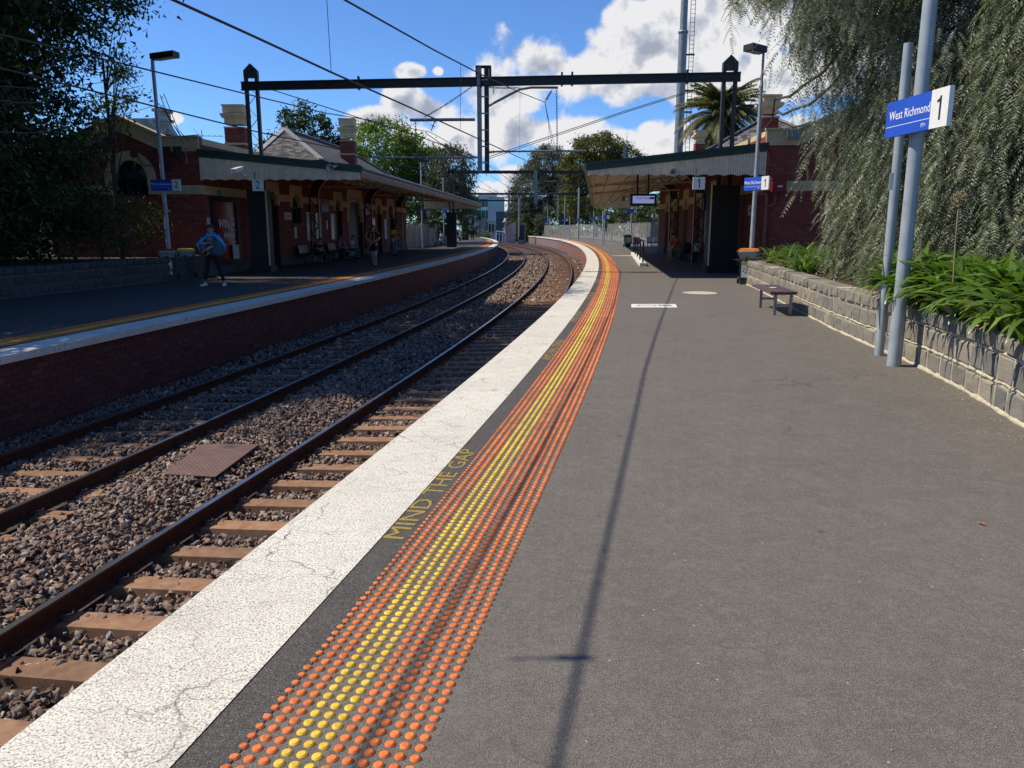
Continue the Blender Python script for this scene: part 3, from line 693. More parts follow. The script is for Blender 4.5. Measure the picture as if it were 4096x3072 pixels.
def pole(name, lab, base, h, r, m, grp=None, cat='pole', r2=None):
    t = thing(name, lab, cat, group=grp)
    b = MB(); b.tube([base, Vector(base) + Vector((0, 0, h))], [r, r2 or r], 16); b.build('shaft', m, t)
    return t
pb = gz(3575, 1463); pt = gz(3515, 1421)
bigp = pole('lamp_post', 'tall thick blue grey pole beside the near garden wall, running out of the picture', (pb.x, pb.y, 0), 6.5, .075, M['pole_blue'], cat='pole')
b = MB(); b.tube([(pb.x, pb.y, 0), (pb.x, pb.y, .55)], .079, 16); b.build('sleeve', M['pole_blue'], bigp)
thp = pole('sign_post', 'shorter thin blue grey pole just left of the tall one', (pt.x, pt.y, 0), at(3636, 173, pt.y).z, .055, M['pole_blue'], cat='pole')
b = MB(); p_ = at(3568, 725, pt.y - .06); b.box((p_.x - .03, pt.y - .058, p_.z - .10), (p_.x + .02, pt.y - .054, p_.z + .10)); b.build('sticker', M['white'], thp)
sg = thing('station_sign', 'large blue West Richmond name board with white number 1 end, on two near poles', 'sign')
A_ = at(3543, 497, 9.28); B_ = at(3795, 407, 8.12)
cc = (A_ + B_) / 2; X_ = (B_ - A_); X_.z = 0
station_sign(sg, 1, (cc.x, cc.y, cc.z), X_, w=X_.length, h=.385)
for u in (-.3, .35):
    b = MB(); d = X_.normalized(); c0 = Vector((cc.x, cc.y, cc.z)) + d * u; n = d.cross(Vector((0, 0, 1))); b.box((-.04, -.12, -.03), (.04, -.05, .03), lambda x, y, z: c0 + d * x + n * y + Vector((0, 0, z))); b.build('bracket', M['galv'], sg)

def luminaire(parent, p, d, w=.75, tilt=.12):
    d = Vector(d).normalized(); s = d.cross(Vector((0, 0, 1)))
    fr = lambda x, y, z: Vector(p) + d * x + s * y + Vector((0, 0, z + x * tilt))
    b = MB(); b.prism([(0, -.16, 0), (w, -.19, -.02), (w, .19, -.02), (0, .16, 0)], (0, 0, .17), fr); o = b.build('lamp_head', M['black'], parent)
    b = MB(); b.box((.15, -.13, -.03), (w - .06, .13, -.012), fr); b.build('lens', M['galv'], o)
# far-side lamp with sign
Ly = 26.0; lb = at(676, 1000, Ly); lt = at(611, 240, Ly)
lp = pole('lamp_post', 'blue grey lamp post with flat black head above the far platform bins', (lb.x, Ly, zb), lt.z - zb, .075, M['pole_blue'], 'platform lamp posts', 'lamp post', .055)
luminaire(lp, (lt.x, Ly, lt.z), (1, -.15, 0), .82, .10)
b = MB(); b.tube([(lb.x - .02, Ly - .09, 3.0 + .5), (lb.x + .02, Ly - .09, 3.5)], .01); b.build('clamp', M['galv'], lp)
sx = at(664, 900, Ly); b = MB(); b.box((sx.x - .035, Ly - .085, sx.z - .12), (sx.x + .035, Ly - .08, sx.z + .12)); b.build('sticker', M['white'], lp)
s2 = thing('station_sign', 'blue West Richmond name board with number 2, on the far platform lamp post', 'sign')
A_ = at(604, 745, Ly - .12); B_ = at(721, 743, Ly - .12); cc = (A_ + B_) / 2; cc.z = at(660, 741, Ly).z
station_sign(s2, 2, cc, (1, -.08, 0), w=1.0, h=.36)
# near-side lamp with sign beside the building
Ly1 = 22.9; lb = at(3007, 985, Ly1); lt = at(3062, 327, Ly1)
lp = pole('lamp_post', 'blue grey lamp post behind the recycling bin, cables hanging from it', (lb.x, Ly1, 0), lt.z, .07, M['pole_blue'], 'platform lamp posts', 'lamp post', .05)
lt2 = at(3075, 215, Ly1); b = MB(); b.tube([(lb.x, Ly1, lt.z - .02), (lb.x, Ly1, lt2.z)], .035, 10); b.build('upper_shaft', M['galv'], lp)
luminaire(lp, (lb.x - .02, Ly1, lt2.z), (-1, -.5, 0), .55, .1)
s1 = thing('station_sign', 'small blue West Richmond sign with number 1, on the lamp post behind the bin', 'sign')
A_ = at(2990, 760, Ly1 - .3); B_ = at(3042, 700, Ly1 - .6); station_sign(s1, 1, (lb.x - .02, Ly1 - .12, at(3016, 735, Ly1).z), (.42, -.91, 0), w=1.0, h=.37)

# bench by the near wall
bn = thing('bench', 'backless purple brown slatted bench against the bluestone wall', 'bench')
P0 = gz(3025, 1233); P1_ = gz(3092, 1262); P2_ = gz(3145, 1258)
ax = Vector((P0.x - 5.02, P0.y - 14.30, 0)); ax = Vector((.12, 1, 0)).normalized(); sd = Vector((1, -.12, 0)).normalized(); o0 = Vector((4.86, 14.28, 0))
fb = lambda u, n, z: o0 + ax * u + sd * n + Vector((0, 0, z))
M['plank'] = mat('purple brown painted plank', (.085, .05, .062), (.12, .08, .085), .6, 14, rnd=.2, dirt=.3)
for i in range(4):
    b = MB(); n0 = -.10 + i * .125; b.box((-.12 + random.uniform(-.02, .02), n0, .405), (1.72, n0 + .112, .445), fb); b.build('slat', M['plank'], bn)
for u in (.0, 1.35):
    for n in (0, .28):
        b = MB(); b.box((u, n, 0), (u + .05, n + .05, .40), fb); b.build('leg', M['galv'], bn)
    b = MB(); b.box((u + .01, .05, .17), (u + .04, .28, .21), fb); b.build('stretcher', M['galv'], bn)
    b = MB(); b.box((u, -.06, .375), (u + .05, .38, .403), fb); b.build('bearer', M['galv'], bn)
b = MB(); b.lathe([(.0, .447), (.06, .449), (.075, .446)], c=(0, 0, 0), n=9, fr=lambda x, y, z: fb(.95 + x, .16 + y, z)); b.build('dropping', M['white'], bn)

def bin_(lab, base, rz, body, lidm, liner=True, label_=None, sc_=1.0, grp='wheelie bins', lid2=None, wheels=True):
    t = thing('wheelie_bin', lab, 'bin', base, rz, grp)
    t.scale = (sc_,) * 3
    b = MB(); z0, z1 = .06, .92; w0, w1, d0, d1 = .20, .27, .22, .30
    b.add([(-w0,-d0,z0),(w0,-d0,z0),(w0,d0,z0),(-w0,d0,z0),(-w1,-d1,z1),(w1,-d1,z1),(w1,d1,z1),(-w1,d1,z1)], [(0,3,2,1),(4,5,6,7),(0,1,5,4),(1,2,6,5),(2,3,7,6),(3,0,4,7)])
    b.box((-w0 - .0, -d0 - .0, .0), (w0, d0 - .1, .06)); b.build('body', body, t)
    b = MB(); b.box((-.30, -.33, .90), (.30, .33, .945)); b.build('rim', body, t)
    b = MB(); b.prism([(-.29, -.33, .945), (.29, -.33, .945), (.29, .33, .945), (-.29, .33, .945)], (0, 0, .02)); b.prism([(-.26, -.28, .965), (.26, -.28, .965), (.26, .28, .965), (-.26, .28, .965)], (0, .0, .035)); b.prism([(-.20, -.2, 1.0), (.20, -.2, 1.0), (.20, .2, 1.0), (-.20, .2, 1.0)], (0, .0, .015)); b.build('lid', lidm, t)
    if liner:
        V = []; F = []; n = 28
        for j, (zz, k) in enumerate([(.955, 1.03), (.93, 1.10), (.88, 1.06), (.82, 1.03), (.76, .985)]):
            for i in range(n):
                a = 2 * PI * i / n; c, s = math.cos(a), math.sin(a); m_ = max(abs(c), abs(s)); wz = (w0 + (w1 - w0) * (zz - .06) / .86 if j > 1 else .285); dz = wz + .035
                r_ = k * (1 + .03 * math.sin(i * 2.7 + j))
                V.append((c / m_ * wz * r_, s / m_ * dz * r_, zz + (.03 * math.sin(i * 1.3) if j == 4 else 0)))
        for j in range(4):
            for i in range(n): F.append((j*n+i, j*n+(i+1)%n, (j+1)*n+(i+1)%n, (j+1)*n+i))
        bb = MB(); bb.add(V, F, True); bb.build('liner', M['bag'], t)
    if wheels:
        for s in (-1, 1):
            b = MB(); b.tube([(s * .24, .22, .10), (s * .30, .22, .10)], .10, 16); b.build('wheel', M['rubber'], t)
    if label_: label_(t)
    return t
def lab_rec(t):
    f = lambda x, z: (x, -.222 - (z - .06) / .86 * .08 - .004, z)
    def panel(x0, x1, z0, z1, m, name, k=0):
        b = MB(); P = [f(x0, z0), f(x1, z0), f(x1, z1), f(x0, z1)]; b.add([(p[0], p[1] - .002 - k, p[2]) for p in P], [(0, 1, 2, 3)]); return b.build(name, m, t)
    panel(-.17, .15, .20, .66, M['white'], 'label', .0)
    panel(-.17, .15, .13, .20, M['ink'], 'label_footer', .001)
    panel(-.17, .15, .54, .66, M['yellow_band'], 'label_header', .001)
    panel(-.02, .14, .555, .645, M['ink'], 'label_box', .002)
    panel(.05, .14, .36, .50, mat('pale blue print', (.35, .55, .75)), 'label_bottle', .001)
    put_text('recycle', .085, M['yellow_print'], t, (1, 0, 0), (0, -.09, 1), f(.055, .755)[:1] + (f(0, .755)[1] - .006, .765), sx=.8)
    put_text('here', .085, M['yellow_print'], t, (1, 0, 0), (0, -.09, 1), (.06, f(0, .70)[1] - .006, .70), sx=.8)
    b = MB()
    for k in range(3):
        a0 = k * 2.094; b.tube([(-.12 + .035 * math.cos(a0 + a), f(0, .74)[1] - .006, .735 + .035 * math.sin(a0 + a)) for a in np.linspace(.2, 1.7, 6)], .010, 5)
    b.build('recycle_mark', M['yellow_print'], t)
    put_text('Yes', .05, M['ink'], t, (1, 0, 0), (0, -.09, 1), (-.11, f(0, .6)[1] - .006, .6))
    for (x, z) in ((-.10, .46), (-.02, .42), (-.12, .38), (-.05, .34), (.0, .48)):
        b = MB(); b.lathe([(.0, 0), (.022, .0)], n=7, fr=lambda u, v, w_: (x + u, f(0, z)[1] - .005, z + v)); b.build('label_picture', M['ink'], t)
M['yellow_band'] = mat('pale yellow print', (.72, .58, .16)); M['yellow_print'] = mat('yellow print', (.80, .55, .04))
def lab_waste(t):
    b = MB(); b.add([(-.15, -.245, .18), (.12, -.245, .18), (.12, -.286, .62), (-.15, -.286, .62)], [(0, 1, 2, 3)]); b.build('label', mat('pink and white print', (.70, .55, .58), (.75, .70, .72), .6, 9), t)
    b = MB(); b.add([(-.15, -.262, .26), (.12, -.262, .26), (.12, -.278, .38), (-.15, -.278, .38)], [(0, 1, 2, 3)]); b.build('label_patch', mat('dull pink print', (.45, .18, .22)), t)
    b = MB(); b.add([(-.16, -.291, .62), (.13, -.291, .62), (.13, -.300, .73), (-.16, -.300, .73)], [(0, 1, 2, 3)]); b.build('label_header', M['ink'], t)
    put_text('waste', .10, M['white_ink'], t, (1, 0, 0), (0, -.09, 1), (-.02, -.305, .675))
c = gz(3003, 1139); bin_('dark green recycling bin with orange lid at the end of the bluestone wall', (c.x - .02, c.y + .28, 0), -.34, M['bin_green'], mat('orange bin lid', (.85, .36, .02), (.75, .25, .02), .45, 6), True, lab_rec)
c = gz(660, 1121, zb); bin_('dark bin with red lid and waste label by the far wall', (c.x + .05, c.y + .25, zb), .36, M['bin_green'], mat('red bin lid', (.35, .02, .02)), True, lab_waste, 1.0)
c = gz(738, 1113, zb); bin_('dark bin with yellow lid beside the red lidded one', (c.x, c.y + .3, zb), .36, M['bin_green'], mat('yellow bin lid', (.55, .38, .02)), True, None, .98)
# cover plate and lone rocks between the tracks
cvp = thing('cover_plate', 'rust brown textured plate lying on the ballast between the tracks', 'cover plate')
q = [Vector((-4.02, 8.42, -1.18)), Vector((-3.36, 8.32, -1.18)), Vector((-3.28, 9.62, -1.17)), Vector((-4.0, 9.62, -1.17))]
b = MB(); b.prism(q, (0, 0, .018)); b.build('plate', mat('rust brown plate', (.17, .095, .082), (.12, .07, .062), .8, 5), cvp)
b = MB()
for i in range(22):
    for j in range(34):
        u = (i + .5) / 22; v = (j + .5) / 34; p = (q[0].lerp(q[1], u)).lerp(q[3].lerp(q[2], u), v); s = .007; a = .8 if (i + j) % 2 else -.8
        b.add([(p.x - s*2*math.cos(a), p.y - s*2*math.sin(a), p.z + .0185), (p.x + s*math.sin(a), p.y - s*math.cos(a), p.z + .019), (p.x + s*2*math.cos(a), p.y + s*2*math.sin(a), p.z + .0185), (p.x - s*math.sin(a), p.y + s*math.cos(a), p.z + .019), (p.x, p.y, p.z + .024)], [(0,1,4),(1,2,4),(2,3,4),(3,0,4)])
o = b.build('tread', mat('worn tread', (.20, .12, .10), (.14, .085, .07), .75, 8), cvp, kind='stuff')

# ------------------------------------------------------------------ station buildings
def frame(o, U, N):
    U = Vector(U).normalized(); N = Vector(N).normalized(); o = Vector(o)
    return lambda u, n, z: o + U * u + N * n + Vector((0, 0, z))
def wall_panels(b, fr, u0, u1, z0, z1, ops, th=.3):
    us = sorted({u0, u1, *[o[0] for o in ops], *[o[1] for o in ops]}); us = [u for u in us if u0 <= u <= u1]
    for a, c in zip(us, us[1:]):
        m_ = (a + c) / 2; zz = z0
        for o in sorted([o for o in ops if o[0] <= m_ <= o[1]], key=lambda o: o[2]):
            if o[2] > zz: b.box((a, -th, zz), (c, 0, o[2]), fr)
            zz = max(zz, o[3])
        if zz < z1: b.box((a, -th, zz), (c, 0, z1), fr)
def arch_ring(b, fr, uc, zc, ri, ro, n0, n1, legs=0, squ=None, seg=14):
    """half ring (or a square head with a round cut when squ=(half width, height) ) of render"""
    a = [PI * k / seg for k in range(seg + 1)]
    inn = [(uc + ri * math.cos(t), zc + ri * math.sin(t)) for t in a]
    if squ:
        hw, hh = squ
        out = []
        for t in a:
            c, s = math.cos(t), math.sin(t); k = min(hw / max(abs(c), 1e-6), hh / max(s, 1e-6)); out.append((uc + c * k, zc + s * k))
    else: out = [(uc + ro * math.cos(t), zc + ro * math.sin(t)) for t in a]
    for i in range(seg):
        q = [inn[i], out[i], out[i+1], inn[i+1]]
        b.prism([(u, n0, z) for u, z in q], (0, n1 - n0, 0), fr)
    if legs:
        w = (squ[0] if squ else ro)
        b.box((uc - w, n0, zc - legs), (uc - ri, n1, zc), fr); b.box((uc + ri, n0, zc - legs), (uc + w, n1, zc), fr)
def slates(parent, o, U, V, inside, nu, nv, w=.30, e=.20, nparts=300, m=None):
    """rows of slates on a roof plane: U along the eave, V up the slope; inside(u, v) clips"""
    o = Vector(o); U = Vector(U).normalized(); V = Vector(V).normalized(); N = U.cross(V)
    if N.z < 0: N = -N
    m = m or M['slate']; q = MB(); q.add([(0,0,.022),(w-.012,0,.022),(w-.012,e*1.25,.004),(0,e*1.25,.004),(0,0,.008),(w-.012,0,.008)],[(0,1,2,3),(4,5,1,0)]); me = q.mesh('slate', m)
    L = []
    for j in range(int(nv / e) + 1):
        for i in range(-1, int(nu / w) + 1):
            u = i * w + (w / 2 if j % 2 else 0); v = j * e
            if inside(u + w / 2, v + e / 2): L.append((u, v))
    cp_ = Vector((0, 0, CAM_H)); L.sort(key=lambda q: (o + U * q[0] + V * q[1] - cp_).length)
    big = MB()
    for k, (u, v) in enumerate(L):
        j = random.uniform(0, .006); p = o + U * u + V * v + N * j
        if k < nparts:
            ob = bpy.data.objects.new('slate', me); col.objects.link(ob); ob.parent = parent; mt = Matrix.Identity(4)
            for r in range(3): mt[r][0] = U[r]; mt[r][1] = V[r]; mt[r][2] = N[r]; mt[r][3] = p[r]
            ob.matrix_local = mt
        else:
            f = lambda a, b_, c: p + U * a + V * b_ + N * c
            big.add([f(0,0,.022),f(w-.012,0,.022),f(w-.012,e*1.25,.004),f(0,e*1.25,.004),f(0,0,.008),f(w-.012,0,.008)],[(0,1,2,3),(4,5,1,0)])
    if big.n: big.build('slate_field', m, parent, kind='stuff')
def chimney(parent, c, w, d, z0, z1, caph, rz=0):
    fr = lambda x, y, z: Vector((c[0] + x * math.cos(rz) - y * math.sin(rz), c[1] + x * math.sin(rz) + y * math.cos(rz), z))
    b = MB(); b.box((-w/2 + .012, -d/2 + .012, z0), (w/2 - .012, d/2 - .012, z1 - caph), fr); ch = b.build('chimney', M['mortar_dark'], parent)
    for (o, U, N, L) in ((fr(-w/2, -d/2, 0), (1, 0, 0), (0, -1, 0), w), (fr(w/2, -d/2, 0), (0, 1, 0), (1, 0, 0), d), (fr(-w/2, d/2, 0), (0, -1, 0), (-1, 0, 0), d)):
        R_ = Matrix.Rotation(rz, 3, 'Z'); f2 = frame(o, R_ @ Vector(U), R_ @ Vector(N))
        lay(ch, lambda u, n, z: f2(u, n - .012, z), 0, L, z0, z1 - caph, nparts=0)
    b = MB()
    for (z, k, h) in ((z1 - caph, .02, .06), (z1 - caph * .84, -.02, caph * .26), (z1 - caph * .58, .04, .05), (z1 - caph * .55, .08, .07), (z1 - caph * .48, .12, .10), (z1 - caph * .36, .02, caph * .36 - .05), (z1 - .06, .06, .06)):
        b.box((-w/2 - k, -d/2 - k, z), (w/2 + k, d/2 + k, z + h), fr)
    b.build('chimney_cap', M['cream'], ch)
    b = MB(); b.box((-w/2 - .03, -d/2 - .03, z0 + (z1 - z0) * .22), (w/2 + .03, d/2 + .03, z0 + (z1 - z0) * .22 + .09), fr); b.build('string_course', M['cream'], ch); return ch
def valance_end(parent, fr, u0, u1, zt0, zt1, zb_, m, bw=.075, amp=.05, per=.44):
    b = MB(); n = int((u1 - u0) / bw)
    for i in range(n):
        u = u0 + i * bw; f = (i + .5) / n; zt = zt0 + (zt1 - zt0) * f
        z = zb_ + amp * abs(math.sin(PI * (u - u0) / per)) * 1.0
        z2 = zb_ + amp * abs(math.sin(PI * (u + bw - u0) / per))
        e = .006
        b.prism([(u + e, -.01, z), (u + bw - e, -.01, z2), (u + bw - e, -.01, zt), (u + e, -.01, zt)], (0, .02, 0), fr)
        b.prism([(u + bw * .28, .01, z + .01), (u + bw * .72, .01, z2 + .01), (u + bw * .72, .01, zt), (u + bw * .28, .01, zt)], (0, .008, 0), fr)
    return b.build('valance', m, parent, kind='stuff')
def valance_side(parent, A, B, zt, zb_, N, m, bw=.15):
    A = Vector(A); B = Vector(B); L = (B - A).length; U = (B - A).normalized(); N = Vector(N).normalized(); n = int(L / bw); b = MB()
    fr = lambda u, nn, z: A + U * u + N * nn + Vector((0, 0, z))
    for i in range(n):
        u = i * bw; e = .006; j = random.uniform(-.004, .004)
        b.prism([(u + e, j, zt), (u + bw - e, j, zt), (u + bw - e, j, zb_ + .09), (u + bw * .5, j, zb_), (u + e, j, zb_ + .09)], (0, .022, 0), fr)
    return b.build('side_valance', m, parent, kind='stuff')
def curve_bracket(parent, fr, u, n0, z0, R_, m, name='bracket'):
    """quarter-arc plate sweeping from the column top out towards the track"""
    b = MB(); seg = 10; P = []; Q = []
    for k in range(seg + 1):
        t = PI / 2 * k / seg
        P.append((n0 + R_ - R_ * math.cos(t), z0 + R_ * math.sin(t)))
        Q.append((n0 - .42 + (R_ + .42) - (R_ + .42) * math.cos(t), z0 + (R_ + .34) * math.sin(t)))
    for i in range(seg):
        q = [P[i], Q[i], Q[i+1], P[i+1]]
        b.prism([(u - .012, n, z) for n, z in q], (.024, 0, 0), fr)
    o = b.build(name, M['steel'], parent)
    b = MB()
    for i in range(seg):
        q = [P[i], (P[i][0] + .015, P[i][1] - .015), (P[i+1][0] + .015, P[i+1][1] - .015), P[i+1]]
        b.prism([(u - .05, n, z) for n, z in q], (.10, 0, 0), fr)
    b.build('flange', m, o)
def lattice_column(parent, fr, u, n0, n1, z0, z1, m, name='column'):
    b = MB()
    for n in (n0, n1): b.box((u - .045, n - .03, z0), (u + .045, n + .03, z1), fr)
    o = b.build(name, M['steel'], parent)
    k = 0; z = z0 + .1
    while z < z1 - .3:
        b = MB(); b.bar(fr(u, n0 if k % 2 else n1, z), fr(u, n1 if k % 2 else n0, z + .42), .02, .05, up=(0, 0, 1)); b.build('lacing_bar', M['steel'], o); z += .42; k += 1
    b = MB(); b.box((u - .055, n1 + .031, z0), (u + .055, n1 + .036, z1), fr); b.build('flange', m, o)

def poster(parent, fr, u0, u1, z0, z1, m, fm, name='poster', n=.03, fw=.05):
    b = MB(); b.box((u0, .0, z0), (u1, n, z0 + fw), fr); b.box((u0, 0, z1 - fw), (u1, n, z1), fr); b.box((u0, 0, z0 + fw), (u0 + fw, n, z1 - fw), fr); b.box((u1 - fw, 0, z0 + fw), (u1, n, z1 - fw), fr)
    f = b.build(name + '_frame', fm, parent)
    b = MB(); b.box((u0 + fw, .0, z0 + fw), (u1 - fw, max(n * .5, .018), z1 - fw), fr); b.build(name, m, f); return f
M['poster'] = mat('printed poster', (.62, .60, .56), (.35, .36, .36), .12, 3)
M['red_poster'] = mat('red poster', (.26, .015, .015), (.22, .012, .014), .25, 3)
M['grey_panel'] = mat('grey lettering board', (.55, .53, .48), (.5, .48, .44), .5, 4)
M['door'] = mat('dark door', (.020, .018, .017), (.03, .028, .026), .5, 4)
M['soffit'] = mat('cream soffit lining', (.52, .45, .34), (.44, .38, .29), .8, 4, dirt=.3)
M['corr'] = mat('grey roof sheet', (.26, .265, .26), (.18, .19, .185), .55, 4, metal=.2)

def station(name, lab, o, U, N, ops, L, cols, side, zf, canopy, gable, feat):
    """facade frame fr(u along the track, n towards the track, z); side = +1 when the track lies at +x"""
    t = thing(name, lab, 'station building'); U = Vector(U).normalized(); N = Vector(N).normalized()
    fr = frame(o, U, N); zt = 4.45
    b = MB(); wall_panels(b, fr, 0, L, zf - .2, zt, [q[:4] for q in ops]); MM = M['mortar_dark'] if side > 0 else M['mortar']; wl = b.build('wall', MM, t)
    def skip(u, z):
        if 2.74 < z < 3.06 or z < zf + .42: return True
        for q in ops:
            if q[0] - .05 < u < q[1] + .05 and q[2] - .05 < z < q[3] + .4: return True
            if q[0] - .28 < u < q[1] + .28 and z > 3.0 and z < 3.56: return True
        return False
    lay(wl, fr, 0, L, zf, zt, skip=skip, nparts=300)
    def seg(z0, z1, n, m, nm, pad, zz):
        c = 0
        for q in sorted([q for q in ops if q[2] < zz < q[3] + .3]):
            if q[0] - pad > c: b = MB(); b.box((c, 0, z0), (q[0] - pad, n, z1), fr); b.build(nm, m, t)
            c = q[1] + pad
        b = MB(); b.box((c, 0, z0), (L, n, z1), fr); b.build(nm, m, t)
    seg(2.75, 3.06, .02, M['cream'], 'render_band', .28, 2.9); seg(zf, zf + .42, .05, M['bluestone_base'], 'plinth', 0, zf + .2)
    for q in ops:
        uc = (q[0] + q[1]) / 2; r = (q[1] - q[0]) / 2; zc = q[3] - r
        b = MB(); arch_ring(b, fr, uc, zc, r, r + .3, -.28, .025, 0, squ=(r + .28, r + .42)); b.box((q[0] - .28, 0, 2.75), (q[0], .025, zc), fr) if zc > 2.75 else None; b.box((q[1], 0, 2.75), (q[1] + .28, .025, zc), fr) if zc > 2.75 else None
        b.build('arch_surround', M['cream'], t)
        kind = q[4]
        b = MB(); b.box((q[0], -.24, q[2]), (q[1], -.2, q[3]), fr); dd = b.build('window' if kind == 'w' else 'door', M['glass_dark'] if kind == 'w' else M['door'], t)
        b = MB(); b.box((q[0], -.2, q[2]), (q[0] + .06, -.14, q[3]), fr); b.box((q[1] - .06, -.2, q[2]), (q[1], -.14, q[3]), fr); b.box((q[0] + .06, -.2, q[3] - r - .04), (q[1] - .06, -.14, q[3] - r + .03), fr); b.build('frame', M['door'], dd)
        if kind == 'w':
            b = MB(); b.box((q[0] - .12, -.1, q[2] - .18), (q[1] + .12, .10, q[2]), fr); b.build('sill', M['bluestone_base'], t)
        else:
            b = MB(); b.box((q[1] - .16, -.19, 1.0), (q[1] - .13, -.15, 1.12), fr); b.build('handle', M['galv'], dd)
    # columns with lattice and swept brackets
    for u in cols:
        lattice_column(t, fr, u, .06, .48, zf, 3.15, M['board']); curve_bracket(t, fr, u, .50, 3.12, .85, M['board'])
    # canopy
    (x0, y0, x1, y1), zi0, zo0, zv, Lc = canopy
    cn = None; A0 = fr(0, -.1, 0); A1 = fr(Lc, -.1, 0); B0 = Vector((x0, y0, 0)); B1 = Vector((x1, y1, 0))
    lerp = lambda s, r: (A0.lerp(A1, s)).lerp(B0.lerp(B1, s), r) + Vector((0, 0, zi0 + (zo0 - zi0) * r))
    b = MB(); n = 40
    T = [lerp(i / n, 0) for i in range(n + 1)]; O = [lerp(i / n, 1.0) for i in range(n + 1)]; dz = Vector((0, 0, .05))
    b.quadstrip([p + dz for p in T], [p + dz for p in O]); b.quadstrip([p for p in O], [p for p in T]); b.quadstrip(O, [p + dz for p in O]); b.add([T[0], O[0], O[0] + dz, T[0] + dz], [(0, 1, 2, 3)])
    cn = b.build('canopy', M['corr'], t)
    # roll caps of the roof sheets
    b = MB()
    for i in range(0, 60): b.bar(lerp(i / 60, 0) + dz * 1.3, lerp(i / 60, 1) + dz * 1.3, .05, .03)
    b.build('roof_rolls', M['corr'], cn, kind='stuff')
    for r in (.06, .22, .38, .54, .70, .86, .97):
        b = MB(); b.bar(lerp(.003, r) - Vector((0, 0, .06)), lerp(1, r) - Vector((0, 0, .06)), .07, .10); b.build('purlin', M['soffit'], cn)
    b = MB(); b.quadstrip([lerp(i / n, 1) - Vector((0, 0, .006)) for i in range(n + 1)], [lerp(i / n, 0) - Vector((0, 0, .006)) for i in range(n + 1)]); b.build('soffit', M['soffit'], cn)
    for u in [.0] + list(cols):
        s = max(u / Lc, .006); zb2 = 3.46
        e = lerp(s, .99); a_ = lerp(s, .0)
        b = MB(); b.bar(Vector((a_.x, a_.y, 3.62)), Vector((e.x, e.y, 3.47)), .05, .09); b.bar(a_ - Vector((0, 0, .14)), e - Vector((0, 0, .12)), .06, .08); tr = b.build('truss', M['soffit'], cn)
        m_ = 7
        for k in range(m_):
            p = lerp(s, (k + .5) / m_); f = (k + .5) / m_
            z_lo = 3.62 + (3.47 - 3.62) * f; f2 = min(f + .5 / m_, 1); q = lerp(s, f2)
            b = MB(); b.bar(Vector((p.x, p.y, z_lo)), Vector((q.x, q.y, q.z - .12)), .02, .04); b.build('strut', M['steel'], tr)
            q = lerp(s, max(f - .5 / m_, 0)); b = MB(); b.bar(Vector((p.x, p.y, z_lo)), Vector((q.x, q.y, q.z - .12)), .02, .04); b.build('strut', M['steel'], tr)
    # end fascia towards the camera
    E0 = fr(0, 0, 0); d = (B0 - Vector((E0.x, E0.y, 0))); Lf = d.length; d.normalize(); nn = Vector((d.y, -d.x, 0)); nn = nn if nn.y < 0 else -nn
    f2 = frame((E0.x, E0.y, 0), d, nn)
    zi, zo = zi0 + .02, zo0 + .06
    b = MB(); b.prism([(-.02, .03, zi + .05), (Lf + .03, .03, zo + .05), (Lf + .03, .03, zo - .19), (-.02, .03, zi - .21)], (0, .05, 0), f2)
    b.prism([(-.02, .08, zi + .06), (Lf + .03, .08, zo + .06), (Lf + .03, .08, zo - .02), (-.02, .08, zi - .02)], (0, .04, 0), f2); b.build('bargeboard', M['green'], cn)
    valance_end(cn, lambda u, n_, z: f2(u, n_ + .03, z), 0, Lf, zi - .2, zo - .18, zv, M['board'])
    # side fascia, gutter and toothed valance
    sN = N
    b = MB(); b.bar(B0 + Vector((0, 0, zo0 - .02)), B1 + Vector((0, 0, zo0 - .02)), .05, .20); b.build('side_fascia', M['corr'], cn)
    g0 = B0 + sN * .06 + Vector((0, 0, zo0 + .02)); g1 = B1 + sN * .06 + Vector((0, 0, zo0 + .02)); b = MB(); b.tube([g0, g1], .06, 8); b.build('gutter', M['corr'], cn)
    valance_side(cn, B0 + Vector((0, 0, 0)), B1, zo0 - .1, zv + .06, sN, M['board_worn'])
    # far end valance
    F0 = fr(Lc, 0, 0); dd = (B1 - Vector((F0.x, F0.y, 0))); f3 = frame((F0.x, F0.y, 0), dd, nn); valance_end(cn, f3, 0, dd.length, zi - .1, zo - .1, zv, M['board'], bw=.2, per=.9)
    # gable end wall with parapet
    gx = gable; G = frame(o, nn * -1 if False else -d * 0 + Vector((-N.x, -N.y, 0)), (-U.x, -U.y, 0))       # u runs away from the track
    zc0, sh0, pk, zp, W_ = gx['zc'], gx['sh'], gx['pk'], gx['zp'], gx['W']
    outline = [(0, zf - .2), (W_, zf - .2), (W_, zc0), (W_ - sh0, zc0), (pk, zp), (sh0, zc0), (0, zc0)]
    ac, az, ar = gx['arch']
    b = MB(); wall_panels(b, G, 0, W_, zf - .2, zc0, [(ac - ar, ac + ar, gx['az0'], az + ar)]); b.prism([(sh0, -.3, zc0), (W_ - sh0, -.3, zc0), (pk, -.3, zp)], (0, .3, 0), G); gw = b.build('gable_wall', MM, t)
    sl = (zp - zc0) / (pk - sh0)
    def top(u): return zc0 - .5 + max(0, min((u - sh0) * sl, (W_ - sh0 - u) * sl))
    def skg(u, z):
        if z < zf + .42 or z > top(u) or 2.74 < z < 3.06: return True
        if (u - ac) ** 2 + (z - az) ** 2 < (ar + .32) ** 2 and z > az - .02: return True
        return abs(u - ac) < ar + .05 and gx['az0'] - .1 < z < az + .05 or (abs(u - ac) < ar + .32 and 3.0 < z < az + .05)
    lay(gw, lambda u, n, z: G(u, n, z), 0, W_, zf, zp, skip=skg, nparts=300)
    b = MB()
